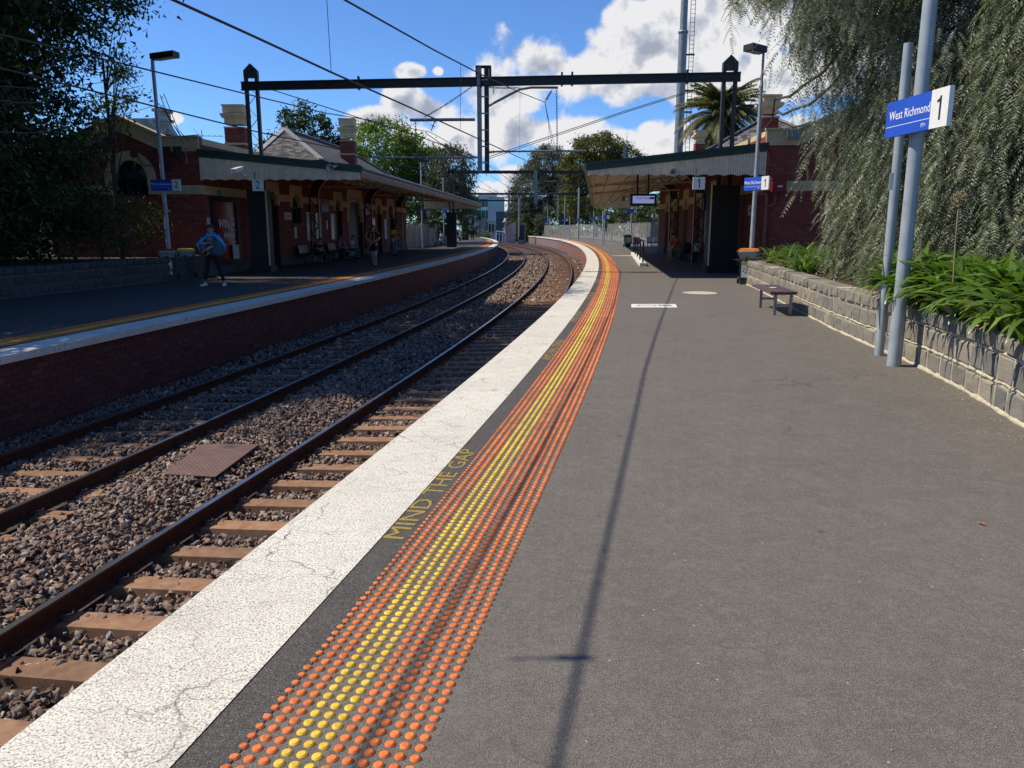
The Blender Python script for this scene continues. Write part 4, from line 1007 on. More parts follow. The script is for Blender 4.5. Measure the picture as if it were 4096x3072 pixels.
    b.box((-.04, 0, zc0 - .52), (sh0, .05, zc0 - .06), G); b.box((-.10, 0, zc0 - .06), (sh0, .13, zc0), G)
    for s_, (ua, ub) in ((1, (sh0, pk)), (-1, (W_ - sh0, pk))):
        b.prism([(ua, 0, zc0 - .52), (ub, 0, zp - .52), (ub, 0, zp - .06), (ua, 0, zc0 - .06)], (0, .05, 0), G); b.prism([(ua - s_ * .05, -.3, zc0 - .06), (ub, -.3, zp - .06), (ub, -.3, zp + .04), (ua - s_ * .05, -.3, zc0 + .02)], (0, .45, 0), G)
    b.build('gable_cornice', M['cream'], t)
    b = MB(); arch_ring(b, G, ac, az, ar, ar + .32, -.25, .04, max(az - 3.06, 0)); b.build('arch_ring', M['cream'], t)
    b = MB(); b.box((0, 0, 2.75), (ac - ar, .02, 3.06), G); b.box((ac + ar, 0, 2.75), (W_, .02, 3.06), G); b.build('render_band', M['cream'], t)
    b = MB(); b.box((0, 0, zf), (W_, .05, zf + .42), G); b.build('plinth', M['bluestone_base'], t)
    b = MB(); b.box((ac - ar, -.2, gx['az0']), (ac + ar, -.16, az + ar), G); w_ = b.build('arched_window', M['glass_dark'], t)
    b = MB(); 
    for k in (-.33, .33): b.box((ac + k * ar * 2 * .5 - .02, -.16, gx['az0']), (ac + k * ar + .02, -.12, az + ar * .9), G)
    b.build('mullions', M['door'], w_)
    # low roof behind the parapet
    b = MB(); q0 = G(0, -.3, zc0 - .1); d2 = U * gx['depth']
    b.add([G(.1, -.3, zc0 - .15), G(pk, -.3, zp - .25), G(pk, -.3, zp - .25) + d2, G(.1, -.3, zc0 - .15) + d2], [(0, 1, 2, 3)])
    b.add([G(W_ - .1, -.3, zc0 - .15), G(pk, -.3, zp - .25), G(pk, -.3, zp - .25) + d2, G(W_ - .1, -.3, zc0 - .15) + d2], [(3, 2, 1, 0)]); b.build('low_roof', M['slate'], t)
    b = MB(); b.box((0, -.35, 4.45), (gx['depth'], 0, zc0 - .05), fr); b.build('parapet', M['cream'], t)
    feat(t, fr, G)
    return t, fr, G
def hip_roof(t, ex, apex, ridge_end, fl, far):
    """ex eave front right, fl eave front left, far = far eave right"""
    ex, apex, re_, fl, far = map(Vector, (ex, apex, ridge_end, fl, far))
    b = MB(); b.add([ex, fl, apex, re_, far], [(0, 1, 2)[::1], (0, 2, 3, 4)]); b.add([fl, fl + (far - ex), re_, apex], [(0, 1, 2, 3)]); b.add([far, fl + (far - ex), re_], [(0, 1, 2)])
    rf = b.build('roof', M['slate'], t)
    U = (fl - ex).normalized(); N = (fl - ex).cross(apex - ex).normalized(); V = N.cross(U); V = V if V.z > 0 else -V
    tri = [(0, 0), ((fl - ex).length, 0), ((apex - ex).dot(U), (apex - ex).dot(V))]
    def inp(P):
        def f(u, v):
            s = None
            for (a, b_), (c, d_) in zip(P, P[1:] + P[:1]):
                k = (c - a) * (v - b_) - (d_ - b_) * (u - a)
                if s is None: s = k > 0
                elif (k > 0) != s: return False
            return True
        return f
    slates(rf, ex, U, V, inp(tri), tri[1][0], tri[2][1] + .2, nparts=150)
    U2 = (far - ex).normalized(); N2 = (far - ex).cross(apex - ex).normalized(); V2 = N2.cross(U2); V2 = V2 if V2.z > 0 else -V2
    q = [(0, 0), ((far - ex).length, 0), ((re_ - ex).dot(U2), (re_ - ex).dot(V2)), ((apex - ex).dot(U2), (apex - ex).dot(V2))]
    slates(rf, ex, U2, V2, inp(q), q[1][0], q[3][1] + .2, nparts=150)
    for a, b_ in ((ex, apex), (fl, apex), (apex, re_), (re_, far)):
        b = MB(); b.bar(a + Vector((0, 0, .05)), b_ + Vector((0, 0, .05)), .28, .07); b.build('ridge_capping', M['lead'], rf)
    return rf

def feat2(t, fr, G):
    # advertising case with the red poster
    f = poster(t, fr, .50, 2.62, .25, 2.70, M['red_poster'], M['black'], 'advertising_case', n=.16, fw=.16)
    X = (fr(1, 0, 0) - fr(0, 0, 0)); Z = Vector((0, 0, 1))
    put_text('WIN', .46, M['white_ink'], f, X, Z, fr(1.25, .165, 1.72), sx=.95); put_text('1-10', .26, M['white_ink'], f, X, Z, fr(2.0, .165, 1.72), sx=.7)
    put_text('SPEAKERS', .24, M['white_ink'], f, X, Z, fr(1.65, .165, 1.30), sx=.95); put_text('PRODUCT', .10, M['white_ink'], f, X, Z, fr(2.0, .165, 1.05), sx=.9)
    for z in (1.92, 1.50): b = MB(); b.box((1.8, .161, z), (2.3, .165, z + .02), fr); b.build('rule', M['white_ink'], f)
    b = MB(); b.box((1.85, .16, .42), (2.42, .164, .95), fr); b.build('pale_print', M['grey_panel'], f)
    poster(t, fr, .20, .44, 1.35, 1.95, M['grey_panel'], M['grey_panel'], 'notice', n=.02, fw=.01)
    b = MB(); b.box((1.15, .0, 2.76), (1.32, .12, 2.92), fr); b.tube([fr(1.2, .06, 2.92), fr(1.2, .06, 3.4)], .015, 6); b.build('junction_box', M['galv'], t)
    f = poster(t, fr, 7.9, 8.75, 1.95, 2.28, M['grey_panel'], M['grey_panel'], 'toilet_sign', n=.03, fw=.01); put_text('Accessible Toilet', .12, M['ink'], f, X, Z, fr(8.32, .035, 2.12), sx=.8)
    poster(t, fr, 9.1, 9.4, 1.1, 1.75, M['grey_panel'], M['grey_panel'], 'notice', n=.02, fw=.01)
    for a, c in ((10.75, 11.7), (12.1, 13.1), (14.7, 15.5)): poster(t, fr, a, c, .95, 2.35, M['poster'], M['galv'], 'timetable_case', n=.06)
    f = poster(t, fr, 13.2, 14.6, 2.42, 3.05, M['blue'], M['blue'], 'name_board', n=.04, fw=.02); put_text('West Richmond', .17, M['white_ink'], f, X, Z, fr(13.9, .045, 2.78), sx=.8)
    poster(t, fr, 14.0, 14.25, 1.5, 1.95, M['grey_panel'], M['grey_panel'], 'notice', n=.02, fw=.01)
    f = poster(t, fr, 18.6, 20.2, 3.1, 3.45, M['grey_panel'], M['grey_panel'], 'platform_sign', n=.04, fw=.01)
    b = MB(); b.box((18.8, .041, 3.24), (20.0, .045, 3.31), fr); b.build('print', M['steel'], f)
    poster(t, fr, 23.5, 24.6, 1.0, 2.2, M['poster'], M['galv'], 'timetable_case', n=.06)
    poster(t, fr, 27.0, 27.9, .8, 2.2, M['grey_panel'], M['galv'], 'timetable_case', n=.06)
    f = poster(t, fr, 22.0, 23.2, 2.4, 3.0, M['blue'], M['blue'], 'name_board', n=.04, fw=.02)
    # wall vent and meter boxes near the cornice, cable loops
    b = MB(); b.box((1.0, 0, 3.5), (1.55, .03, 3.85), G); b.build('vent', M['steel'], t)
    for x in (.55, .95): b = MB(); b.box((x, .1, 4.0), (x + .25, .22, 4.35), G); b.build('cable_box', M['steel'], t)
    b = MB(); b.tube([G(2.2, .12, 4.15), G(2.0, .12, 3.75), G(1.6, .15, 3.7), G(1.5, .12, 4.2)], .02, 6); b.build('cable_loop', M['rubber'], t)
    b = MB(); b.tube([G(.6, .3, 4.2), G(.5, .3, 3.75), G(.3, .25, 3.8), G(.35, .2, 4.3)], .02, 6); b.build('cable_loop', M['rubber'], t)
    b = MB(); b.lathe([(0, -.06), (.11, -.05), (.11, .05), (0, .06)], n=12, fr=lambda x, y, z: G(2.3 + x, .1 + z, 4.12 + y)); b.build('floodlight', M['steel'], t)
ops2 = [(6.0, 7.15, zb, 3.14, 'd'), (8.98, 10.15, 1.80, 3.12, 'w'), (15.75, 16.95, zb, 3.12, 'd'), (18.3, 21.3, zb, 3.40, 'd'), (25.1, 26.3, zb, 3.1, 'd'), (28.3, 30.2, zb, 3.2, 'd')]
c0 = at(825, 597, 27.8); c1 = at(1440, 665, 27.75); cv_ = at(1412, 722, 27.75)
st2, fr2, G2 = station('station_building', 'dark red brick station building with slate hip roof and long canopy, across the tracks', (-10.93, 27.9, 0), (.073, 1, 0), (1, -.073, 0),
    ops2, 34.6, [11.4, 21.9, 30.8], 1, zb, ((c1.x, 27.9, -2.75, 70.0), c0.z - .06, c1.z - .08, cv_.z, 42.5),
    dict(zc=4.72, sh=1.25, pk=2.85, zp=5.42, W=5.7, arch=(2.55, 3.3, .62), az0=2.75, depth=9.0), feat2)
hip_roof(st2, at(1286, 640, 41.2), at(1139, 517, 45.6), at(1385, 601, 58), at(985, 655, 40.5), at(1618, 737, 64))
chimney(st2, (at(945, 500, 38).x, 38, 0), .92, .7, 4.9, at(945, 422, 38).z, 1.05)
chimney(st2, (at(1390, 500, 50).x, 50, 0), .90, .75, 5.4, at(1390, 476, 50).z, 1.35)
b = MB(); p = at(810, 575, 34); b.tube([p, p + Vector((0, 0, .55))], .018, 5); b.tube([p + Vector((-.5, 0, .33)), p + Vector((.9, 0, .30))], .012, 5)
for k in range(6): b.bar(p + Vector((-.4 + .24 * k, -.12 - .02 * k, .33)), p + Vector((-.4 + .24 * k, .12 + .02 * k, .33)), .01, .01)
b.bar(p + Vector((-.35, 0, .62)), p + Vector((-.05, 0, .30)), .012, .012)
tag(b.build('antenna', M['galv']), 'thin television aerial on the roof behind the far gable', 'aerial')

def feat1(t, fr, G):
    X = (fr(0, 0, 0) - fr(1, 0, 0)); Z = Vector((0, 0, 1))
    poster(t, fr, 9.2, 10.3, .95, 2.35, M['poster'], M['galv'], 'timetable_case', n=.06)
    f = poster(t, fr, 9.4, 10.8, 2.42, 3.05, M['blue'], M['blue'], 'name_board', n=.04, fw=.02)
    f = poster(t, fr, 1.2, 1.9, 2.0, 2.35, M['grey_panel'], M['grey_panel'], 'toilet_sign', n=.03, fw=.01); put_text('Accessible Toilet', .10, M['ink'], f, X, Z, fr(1.55, .035, 2.18), sx=.75)
    # red fire box, pipes
    a = at(3110, 742, 25.2); b = MB(); b.box((a.x - .22, 25.0, a.z - .19), (a.x + .22, 25.35, a.z + .16)); b.box((a.x - .25, 24.98, a.z + .16), (a.x + .25, 25.35, a.z + .22)); bx = b.build('red_box', mat('dark red enamel', (.20, .012, .012), rough=.4), t)
    b = MB(); b.box((a.x - .05, 24.995, a.z - .06), (a.x + .09, 25.0, a.z - .01)); b.build('label', M['white'], bx)
    pm = mat('terracotta pipe', (.20, .085, .06), (.14, .06, .045), .6, 6); b = MB()
    u0 = at(3068, 800, 25.25); b.tube([(u0.x - .45, 25.3, 2.66), (u0.x - .03, 25.3, 2.66), (u0.x, 25.3, 2.6), (u0.x, 25.3, .3)], .05, 8)
    b.tube([(a.x - .02, 25.3, a.z - .18), (a.x - .02, 25.3, a.z - .55), (u0.x + .04, 25.3, a.z - .66)], .04, 8); b.build('downpipe', pm, t)
    b = MB(); b.box((.55, .13, 4.35), (.95, .2, 4.6), G); b.build('light_box', M['galv'], t)
    b = MB(); b.tube([(8.15, 25.38, .3), (8.15, 25.38, 3.9)], .018, 6); b.build('conduit', pm, t)
    b = MB(); b.tube([(9.9, 25.3, 2.75), (9.95, 25.25, 2.2), (9.85, 25.22, 1.7), (9.8, 25.25, 1.3)], .012, 5); b.build('hanging_cable', M['bark'], t)
ops1 = [(7.5, 8.75, 1.8, 3.12, 'w'), (11.4, 12.6, 0, 3.12, 'd'), (15, 16.2, 0, 3.12, 'd'), (18.4, 19.6, 0, 3.12, 'd'), (22, 23.2, 0, 3.12, 'd')]
c1 = at(2350, 655, 25.35); c0 = at(3026, 577, 25.45); cv_ = at(2368, 703, 25.35)
st1, fr1, G1 = station('station_building', 'red brick station building with cream trim on the near platform, canopy over the path', (8.12, 25.5, 0), (.06, 1, 0), (-1, .06, 0),
    ops1, 26.5, [10.1, 17.9], -1, 0, ((c1.x, 25.5, 7.0, 68.0), c0.z - .02, c1.z - .08, cv_.z, 42.0),
    dict(zc=4.68, sh=.95, pk=4.3, zp=6.0, W=8.6, arch=(3.65, 3.05, .95), az0=2.4, depth=9.0), feat1)
hip_roof(st1, at(2790, 622, 44), at(3075, 463, 44), at(3120, 500, 60), at(3400, 600, 40), at(2750, 690, 66))
chimney(st1, (at(3075, 450, 28).x, 28, 0), .55, .55, 4.3, at(3080, 383, 28).z, .75)
chimney(st1, (at(2797, 560, 46).x, 46, 0), .52, .5, 5.4, at(2797, 522, 46).z, .75)

# ------------------------------------------------------------------ masts and overhead structure
def mast(lab, c, zf, ztop, box_w, zbox, bdir, grp='overhead wire masts', boxed=True):
    t = thing('overhead_mast', lab, 'mast', (c[0], c[1], 0), 0, grp)
    for sx_ in (-.20, .20):
        b = MB(); x = sx_
        b.box((x - .055, -.09, zf), (x + .055, -.075, ztop - .25)); b.box((x - .055, -.075, zf), (x - .04, .075, ztop - .25)) if sx_ < 0 else b.box((x + .04, -.075, zf), (x + .055, .075, ztop - .25)); b.box((x - .055, .075, zf), (x + .055, .09, ztop - .25)); b.build('upright', M['steel'], t)
    z = zbox + .1; k = 0
    while z < ztop - .9:
        b = MB(); b.bar((-.18 if k % 2 else .18, -.08, z), (.18 if k % 2 else -.18, -.08, z + .42), .01, .05, up=(0, 1, 0)); b.build('lacing_bar', M['steel'], t); z += .42; k += 1
    b = MB(); b.box((-.26, -.10, ztop - .5), (.26, .10, ztop - .25)); b.prism([(-.26, -.1, ztop - .25), (.26, -.1, ztop - .25), (0, -.1, ztop)], (0, .2, 0)); b.build('cap', M['steel'], t)
    if boxed:
        b = MB(); b.box((-box_w/2, -.32, zf + .25), (box_w/2, .32, zbox)); b.box((-box_w/2 - .06, -.38, zf), (box_w/2 + .06, .38, zf + .25)); bx = b.build('casing', M['black'], t)
        for sx_ in (-1, 1):
            for i in range(8):
                b = MB(); b.lathe([(.016, 0), (.012, .012), (0, .014)], n=6, fr=lambda x, y, zz: (sx_ * box_w * .42 + x, -.32 - zz, zf + .45 + i * .33 + y)); b.build('rivet', M['galv'], bx)
        b = MB(); b.box((-.30 * 1 + (box_w/2 + .30) - .02, -.33, zf + .25), (box_w/2 + .02, -.27, zbox)) if bdir > 0 else b.box((-box_w/2 - .02, -.33, zf + .25), (-box_w/2 + .02, -.27, zbox)); b.build('cream_edge', M['board'], bx)
    return t
mL = (at(1030, 700, 30.4).x, 30.4); mR = (7.52, 28.15)
zL = at(1003, 255, mL[1]).z; zR = at(2916, 220, mR[1]).z
mastL = mast('riveted black mast rising through the far canopy, sign 2 on it', mL, zb, zL, .72, 3.0, 1)
mastR = mast('riveted black mast rising through the near canopy, sign 1 on it', mR, 0, zR, 1.0, 3.05, -1)
for (px_, py_, Yv, num, lab) in ((1031, 741, 27.2, '2', 'white square platform number 2 under the far canopy edge'), (2796, 733, 25.0, '1', 'white square platform number 1 under the near canopy edge')):
    t = thing('platform_number', lab, 'sign'); c = at(px_, py_, Yv); b = MB(); b.box((c.x - .19, Yv, c.z - .19), (c.x + .19, Yv + .04, c.z + .19)); p_ = b.build('panel', M['white'], t)
    put_text(num, .38, M['ink'], t, (1, 0, 0), (0, 0, 1), (c.x, Yv - .003, c.z), sx=.85)
    b = MB(); b.bar((c.x - .1, Yv + .02, c.z + .19), (c.x - .1, Yv + .02, c.z + .45), .03, .03, up=(0, 1, 0)); b.build('hanger', M['galv'], t)
bl = at(965, 345, mL[1] - .2); br_ = at(2963, 307, mR[1] - .2)
gb = thing('gantry_beam', 'long black steel beam spanning both tracks between the two masts', 'beam')
b = MB(); b.bar(bl, br_, .02, .30); d = (br_ - bl).normalized()
for s in (-.14, .14): b.bar(bl + Vector((0, 0, s)), br_ + Vector((0, 0, s)), .16, .025)
b.build('beam', M['black'], gb)
for f in (.25, .5, .66, .68, .9):
    c = bl.lerp(br_, f); b = MB(); b.box((c.x - .03, c.y - .1, c.z - .2), (c.x + .03, c.y + .1, c.z + .26)); b.build('bolted_joint', M['black'], gb)
Ym = 29.25; mt_ = at(1920, 268, Ym); mb_ = at(1935, 690, Ym)
hm = thing('hanging_mast', 'grey steel mast hanging from the middle of the near beam', 'mast', group='overhead wire masts')
for s in (-.13, .13):
    b = MB(); b.box((mb_.x + s - .085, Ym - .24, mb_.z), (mb_.x + s + .085, Ym - .225, mt_.z)); b.box((mb_.x + s - .008, Ym - .225, mb_.z), (mb_.x + s + .008, Ym - .10, mt_.z)); b.box((mb_.x + s - .055, Ym - .10, mb_.z), (mb_.x + s + .055, Ym - .085, mt_.z)); b.build('channel', M['galv'] if s < 0 else M['steel'], hm)
for z in np.linspace(mb_.z + .3, mt_.z - .5, 6): b = MB(); b.box((mb_.x - .19, Ym - .255, z), (mb_.x + .19, Ym - .24, z + .05)); b.build('batten', M['galv'], hm)
b = MB(); b.box((mb_.x - .26, Ym - .3, mt_.z - .45), (mb_.x - .22, Ym + .1, mt_.z)); b.box((mb_.x + .22, Ym - .3, mt_.z - .45), (mb_.x + .30, Ym + .1, mt_.z - .0)); b.box((mb_.x - .26, Ym - .3, mt_.z - .03), (mb_.x + .3, Ym + .1, mt_.z)); b.build('saddle', M['steel'], hm)
def arm(lab, pts, r, grp='cantilever arms', m=None):
    b = MB(); b.tube(pts, r, 8); return tag(b.build('cantilever_arm', m or M['galv']), lab, 'arm', grp)
A = lambda x, y, Y=Ym: at(x, y, Y)
arm('bent steel arm reaching right from the hanging mast', [A(1951, 425), A(2080, 357), A(2125, 350), A(2232, 350)], .045)
arm('straight steel arm reaching left from the hanging mast', [A(1900, 478), A(1640, 480)], .055)
arm('thin horizontal bar right of the hanging mast foot', [A(1955, 609), A(1990, 606), A(2345, 603)], .035)
arm('thin horizontal bar left of the hanging mast foot', [A(1915, 630), A(1500, 630)], .035)
def insul(lab, a, c, n=5, r=.055, m=None):
    a = Vector(a); c = Vector(c); d = c - a; L = d.length; q = d.to_track_quat('Z', 'Y'); f = lambda x, y, z: a + q @ Vector((x, y, z)); b = MB()
    pr = [(.012, 0)]
    for i in range(n): z = L * (.15 + .7 * i / n); pr += [(.018, z), (r, z + L*.02), (r, z + L*.05), (.018, z + L * .07)]
    pr += [(.012, L)]; b.lathe(pr, n=10, fr=f); return tag(b.build('insulator', m or M['galv']), lab, 'insulator', 'overhead insulators')
insul('ribbed insulator under the tip of the bent right arm', A(2208, 360), A(2180, 408)); insul('insulator hanging under the straight left arm', A(1742, 478), A(1724, 525), 2, .09); insul('insulator at the bar right of the mast foot', A(1952, 608), A(1985, 606), 3, .09)
insul('insulator on the bar, foot of the right chain', A(2229, 585), A(2229, 606), 2, .09); insul('insulator on the bar, foot of the left chain', A(1662, 612), A(1662, 632), 2, .09)
def chain(lab, a, c, sag=.0, st=.10):
    a = Vector(a); c = Vector(c); L = (c - a).length; n = max(int(L / st), 2); t = thing('chain', lab, 'chain', group='overhead chains'); b = MB()
    pts = [a.lerp(c, i / n) - Vector((0, 0, sag * 4 * (i / n) * (1 - i / n))) for i in range(n + 1)]
    for i in range(n):
        p, q = pts[i], pts[i + 1]; d = (q - p); u = d.normalized(); s = u.orthogonal().normalized() if i % 2 else u.cross(u.orthogonal()).normalized()
        m_ = (p + q) / 2; ring = [m_ + u * (L / n * .62 * math.cos(x)) + s * (.028 * math.sin(x)) for x in np.linspace(0, 2 * PI, 9)]
        b = MB(); b.tube(ring, .010, 4, caps=False); b.build('link', M['steel'], t)
chain('long chain hanging straight down from the right arm tip', A(2226, 352), A(2229, 585)); chain('slanting chain left of the hanging mast', A(1895, 340), A(1697, 468), .05)
chain('short level chain right of the hanging mast', A(1950, 348), A(2080, 350), .03); chain('chain hanging down from the left arm', A(1662, 482), A(1662, 612))
chain('stub of chain dangling right of the mast', A(1974, 352), A(1975, 376))
# small clamp with a cross bar on the near carrier wire
t = thing('wire_clamp', 'small cross bar clamp on the carrier wire above the camera', 'clamp'); yc_ = 3.15; xc_ = poly(cT1, yc_)
b = MB(); b.bar((xc_ - .22, yc_ - .01, 3.80), (xc_ + .05, yc_ + .0, 3.80), .012, .012); b.build('bar', M['steel'], t); b = MB(); b.tube([(xc_ - .06, yc_, 3.83), (xc_ + .06, yc_, 3.83)], .018, 8); b.build('clamp_body', M['steel'], t)
# wires
def wire(lab, pts, r=.009, sag=0, grp='overhead wires', name='overhead_wire', m=None, seg=1):
    P = [Vector(p) for p in pts]; Q = []
    for a, c in zip(P, P[1:]):
        n = max(int((c - a).length / 1.5), 2)
        for i in range(n): Q.append(a.lerp(c, i / n) - Vector((0, 0, sag * 4 * (i / n) * (1 - i / n))))
    Q.append(P[-1]); b = MB(); b.tube(Q, r, 6); return tag(b.build(name, m or M['wire']), lab, 'wire', grp)
def track_pt(x, y, c):                       # where the pixel ray passes over a track centreline
    best = None
    for Yv in np.arange(4, 90, .1):
        p = at(x, y, Yv); d = abs(p.x - poly(c, Yv))
        if best is None or d < best[0]: best = (d, p)
    return best[1]
cT2 = [cT1[0] - 3.57] + cT1[1:]
def run(pix, c, zn, z67, z108, sup):
    P = [track_pt(x, y, c) for x, y in pix]; a = P[0]
    pre = [Vector((poly(c, Yv), Yv, zn)) for Yv in (-25, -15, -8, -3, 1.5) if Yv < a.y - 1]
    return pre + P + [sup] + [Vector((poly(c, 67), 67, z67)), Vector((poly(c, 108), 108, z108))]
wire('thick lower contact wire over the near track', run([(694, 0), (1010, 143), (1325, 289), (1640, 430), (1937, 566)], cT1, 3.12, 4.0, 4.0, at(2138, 657, 29.2)), .011)
wire('upper carrier wire over the near track', run([(1380, 0), (1736, 200), (1925, 298), (2079, 369)], cT1, 3.82, 5.8, 5.8, at(2180, 409, 29.2)), .012)
wire('upper carrier wire over the farther track', run([(0, 139), (509, 259), (1018, 384), (1301, 452), (1463, 478)], cT2, 3.72, 5.6, 5.6, at(1722, 529, 29.2)), .011)
wire('lower contact wire over the farther track', run([(0, 273), (509, 398), (1018, 525), (1180, 559), (1324, 590), (1480, 628)], cT2, 3.2, 3.9, 3.9, at(1700, 680, 29.2)), .011)
wire('stay cable from the far mast down to the hanging mast foot', [at(1069, 353, 30.2), A(1185, 390), A(1463, 480), A(1676, 546), A(1903, 628)], .017, grp='stay cables')
wire('double stay cable from the hanging mast foot up to the near mast', [A(1937, 633), at(2500, 444, 28.7), at(2850, 335, 28.2)], .014, grp='stay cables'); wire('lower strand of the double stay cable right of the hanging mast', [A(1937, 641), at(2500, 450, 28.7), at(2850, 341, 28.2)], .012, grp='stay cables')
def dropper(lab, a, c):
    wire(lab, [a, c], .004, grp='wire droppers', name='dropper_wire')
dropper('thin dropper from above the picture to the contact wire', track_pt(1325, 289, cT1) + Vector((-.02, 0, 1.05)), track_pt(1325, 289, cT1))
dropper('dropper left of the hanging mast', track_pt(1842, 256, cT1), track_pt(1841, 521, cT1)); dropper('dropper right of the hanging mast', A(2080, 375), A(2078, 620)); dropper('dropper over the far station roof', track_pt(1176, 427, cT2), track_pt(1180, 557, cT2))
dropper('faint dropper near the right chain', A(2194, 500), A(2194, 585)); wire('drop from the right insulator along the near track', [A(2180, 409), A(2199, 500), A(2222, 600)], .008, grp='wire droppers', name='dropper_wire')
for i, (x0, y0, x1, y1, x2, y2, Y0_, Y1_) in enumerate([(0, 345, 330, 340, 560, 290, 14, 24), (0, 400, 200, 402, 560, 345, 13, 24), (0, 526, 220, 516, 610, 425, 13, 24.3)]):
    wire(['thin sagging cable across the dark tree, top of three', 'thin sagging cable across the dark tree, middle of three', 'thin sagging cable across the dark tree, lowest of three'][i], [at(x0, y0, Y0_), at(x1, y1, (Y0_ + Y1_) / 2), at(x2, y2, Y1_)], .008, .05, 'service cables', 'service_cable')
for i, (x, y, dx) in enumerate([(640, 380, 0), (655, 375, .1), (648, 420, .2), (636, 415, .3)]):
    wire(['outer', 'second', 'third', 'inner'][i] + ' black cable dropping from the far lamp post to the gable', [at(x, y, 24.6), at(735 + 20 * i, 575 - 12 * i, 27.6)], .012, .25 + .08 * i, 'service cables', 'service_cable', M['rubber'])
wire('thick dark cable swooping from the near lamp post up into the pepper tree', [at(3105, 395, 22.9), at(3230, 330, 19), at(3370, 190, 16), at(3470, 0, 14), at(3520, -150, 13)], .035, .12, 'service cables', 'service_cable', M['bark'])
wire('second thick cable swooping from the lamp post into the pepper tree', [at(3100, 440, 22.9), at(3170, 440, 21), at(3330, 340, 17), at(3480, 90, 14), at(3560, -100, 13)], .035, .12, 'service cables', 'service_cable', M['bark'])
wire('thin cable from the lamp post down to the near canopy', [at(3062, 280, 22.9), at(3000, 420, 24), at(2920, 600, 25.2)], .01, .1, 'service cables', 'service_cable', M['rubber'])
wire('loose black cable falling beside the lamp post', [at(3100, 395, 22.9), at(3088, 480, 22.8), at(3045, 530, 22.8), at(3035, 600, 22.8)], .02, .0, 'service cables', 'service_cable', M['rubber'])

# ------------------------------------------------------------------ small equipment
def horn(lab, p, d, s=1.):
    p = Vector(p); q = Vector(d).normalized().to_track_quat('Z', 'Y'); t = thing('loudspeaker', lab, 'loudspeaker', group='horn loudspeakers')
    f = lambda x, y, z: p + q @ Vector((x * s, y * s * .85, z * s)); b = MB(); b.lathe([(.04, -.28), (.05, -.2), (.07, -.1), (.13, .02), (.17, .05), (.165, .045), (.11, .0), (.05, -.12)], n=18, fr=f); b.build('horn', M['grey_panel'], t)
    b = MB(); b.lathe([(0, -.02), (.035, -.03), (.045, -.1)], n=12, fr=f); b.build('cone', M['galv'], t)
    b = MB(); b.lathe([(.0, -.40), (.06, -.39), (.06, -.28), (0, -.27)], n=12, fr=f); b.build('driver', M['galv'], t)
horn('pale horn loudspeaker on the near canopy boards', at(2695, 688, 25.05), (-.1, -1, -.1), 1.0); horn('horn loudspeaker on the corner of the far canopy', at(1322, 672, 27.2), (-.35, -1, -.25), 1.0)
t = thing('camera', 'white security camera on the far canopy boards', 'security camera'); p = at(952, 680, 27.3); b = MB()
f = lambda x, y, z: p + Vector((x * .94 + y * .3, y * .94 - x * .3, z + y * .25)); b.box((-.09, -.25, -.05), (.09, .2, .07), f); b.box((-.11, -.30, .07), (.11, .2, .085), f); b.build('housing', M['white'], t); b = MB(); b.tube([p + Vector((.02, .1, -.05)), p + Vector((.12, .25, -.18)), p + Vector((.12, .45, -.18))], .03, 8); b.build('bracket', M['white'], t)
t = thing('departure_board', 'hanging departure screen lit pale violet under the near canopy', 'screen'); a = at(2526, 778, 29); c = at(2622, 820, 29)
b = MB(); b.box((a.x - .03, 29, c.z - .03), (c.x + .03, 29.16, a.z + .03)); b.build('casing', M['black'], t)
ms, nts, bss = new_mat('lit screen'); bss.inputs['Base Color'].default_value = (.25, .27, .5, 1); bss.inputs['Emission Color'].default_value = (.36, .40, .80, 1); bss.inputs['Emission Strength'].default_value = .45
b = MB(); b.box((a.x + .05, 28.99, c.z + .06), (c.x - .05, 29.0, a.z - .05)); b.build('screen', ms, t)
put_text('Flinders Street', .105, M['ink'], t, (1, 0, 0), (0, 0, 1), ((a.x + c.x) / 2 - .03, 28.985, a.z - .13), sx=.8); put_text('2 min', .05, M['white_ink'], t, (1, 0, 0), (0, 0, 1), (c.x - .14, 28.98, a.z - .13), sx=.8)
b = MB(); b.box((c.x - .22, 28.983, a.z - .17), (c.x - .06, 28.989, a.z - .09)); b.build('minutes_box', M['ink'], t)
for u in (.25, .7): b = MB(); b.box((a.x + u * (c.x - a.x) - .03, 29.05, a.z), (a.x + u * (c.x - a.x) + .03, 29.11, 3.7)); b.build('hanger', M['black'], t)
# railing at the canopy, with low white kerb
t = thing('railing', 'grey pipe railing on a low white kerb under the near canopy', 'railing'); ra = gz(2530, 1052); rb = gz(2556, 1012); ra = Vector((6.15, 34.6, 0)); rb = Vector((6.9, 43.5, 0))
ra = gz(2572, 1066); rb = gz(2533, 1018)
b = MB(); b.bar(ra + Vector((0, 0, .07)), rb + Vector((0, 0, .07)), .28, .14); b.build('kerb', M['white'], t)
for f in np.linspace(.02, .98, 5): c = ra.lerp(rb, f); b = MB(); b.tube([c + Vector((0, 0, .14)), c + Vector((0, 0, 1.05))], .035, 8); b.build('post', M['steel'], t)
for z in (1.05, .62): b = MB(); b.tube([ra + Vector((0, 0, z)), rb + Vector((0, 0, z))], .035, 8); b.build('rail', M['steel'], t)
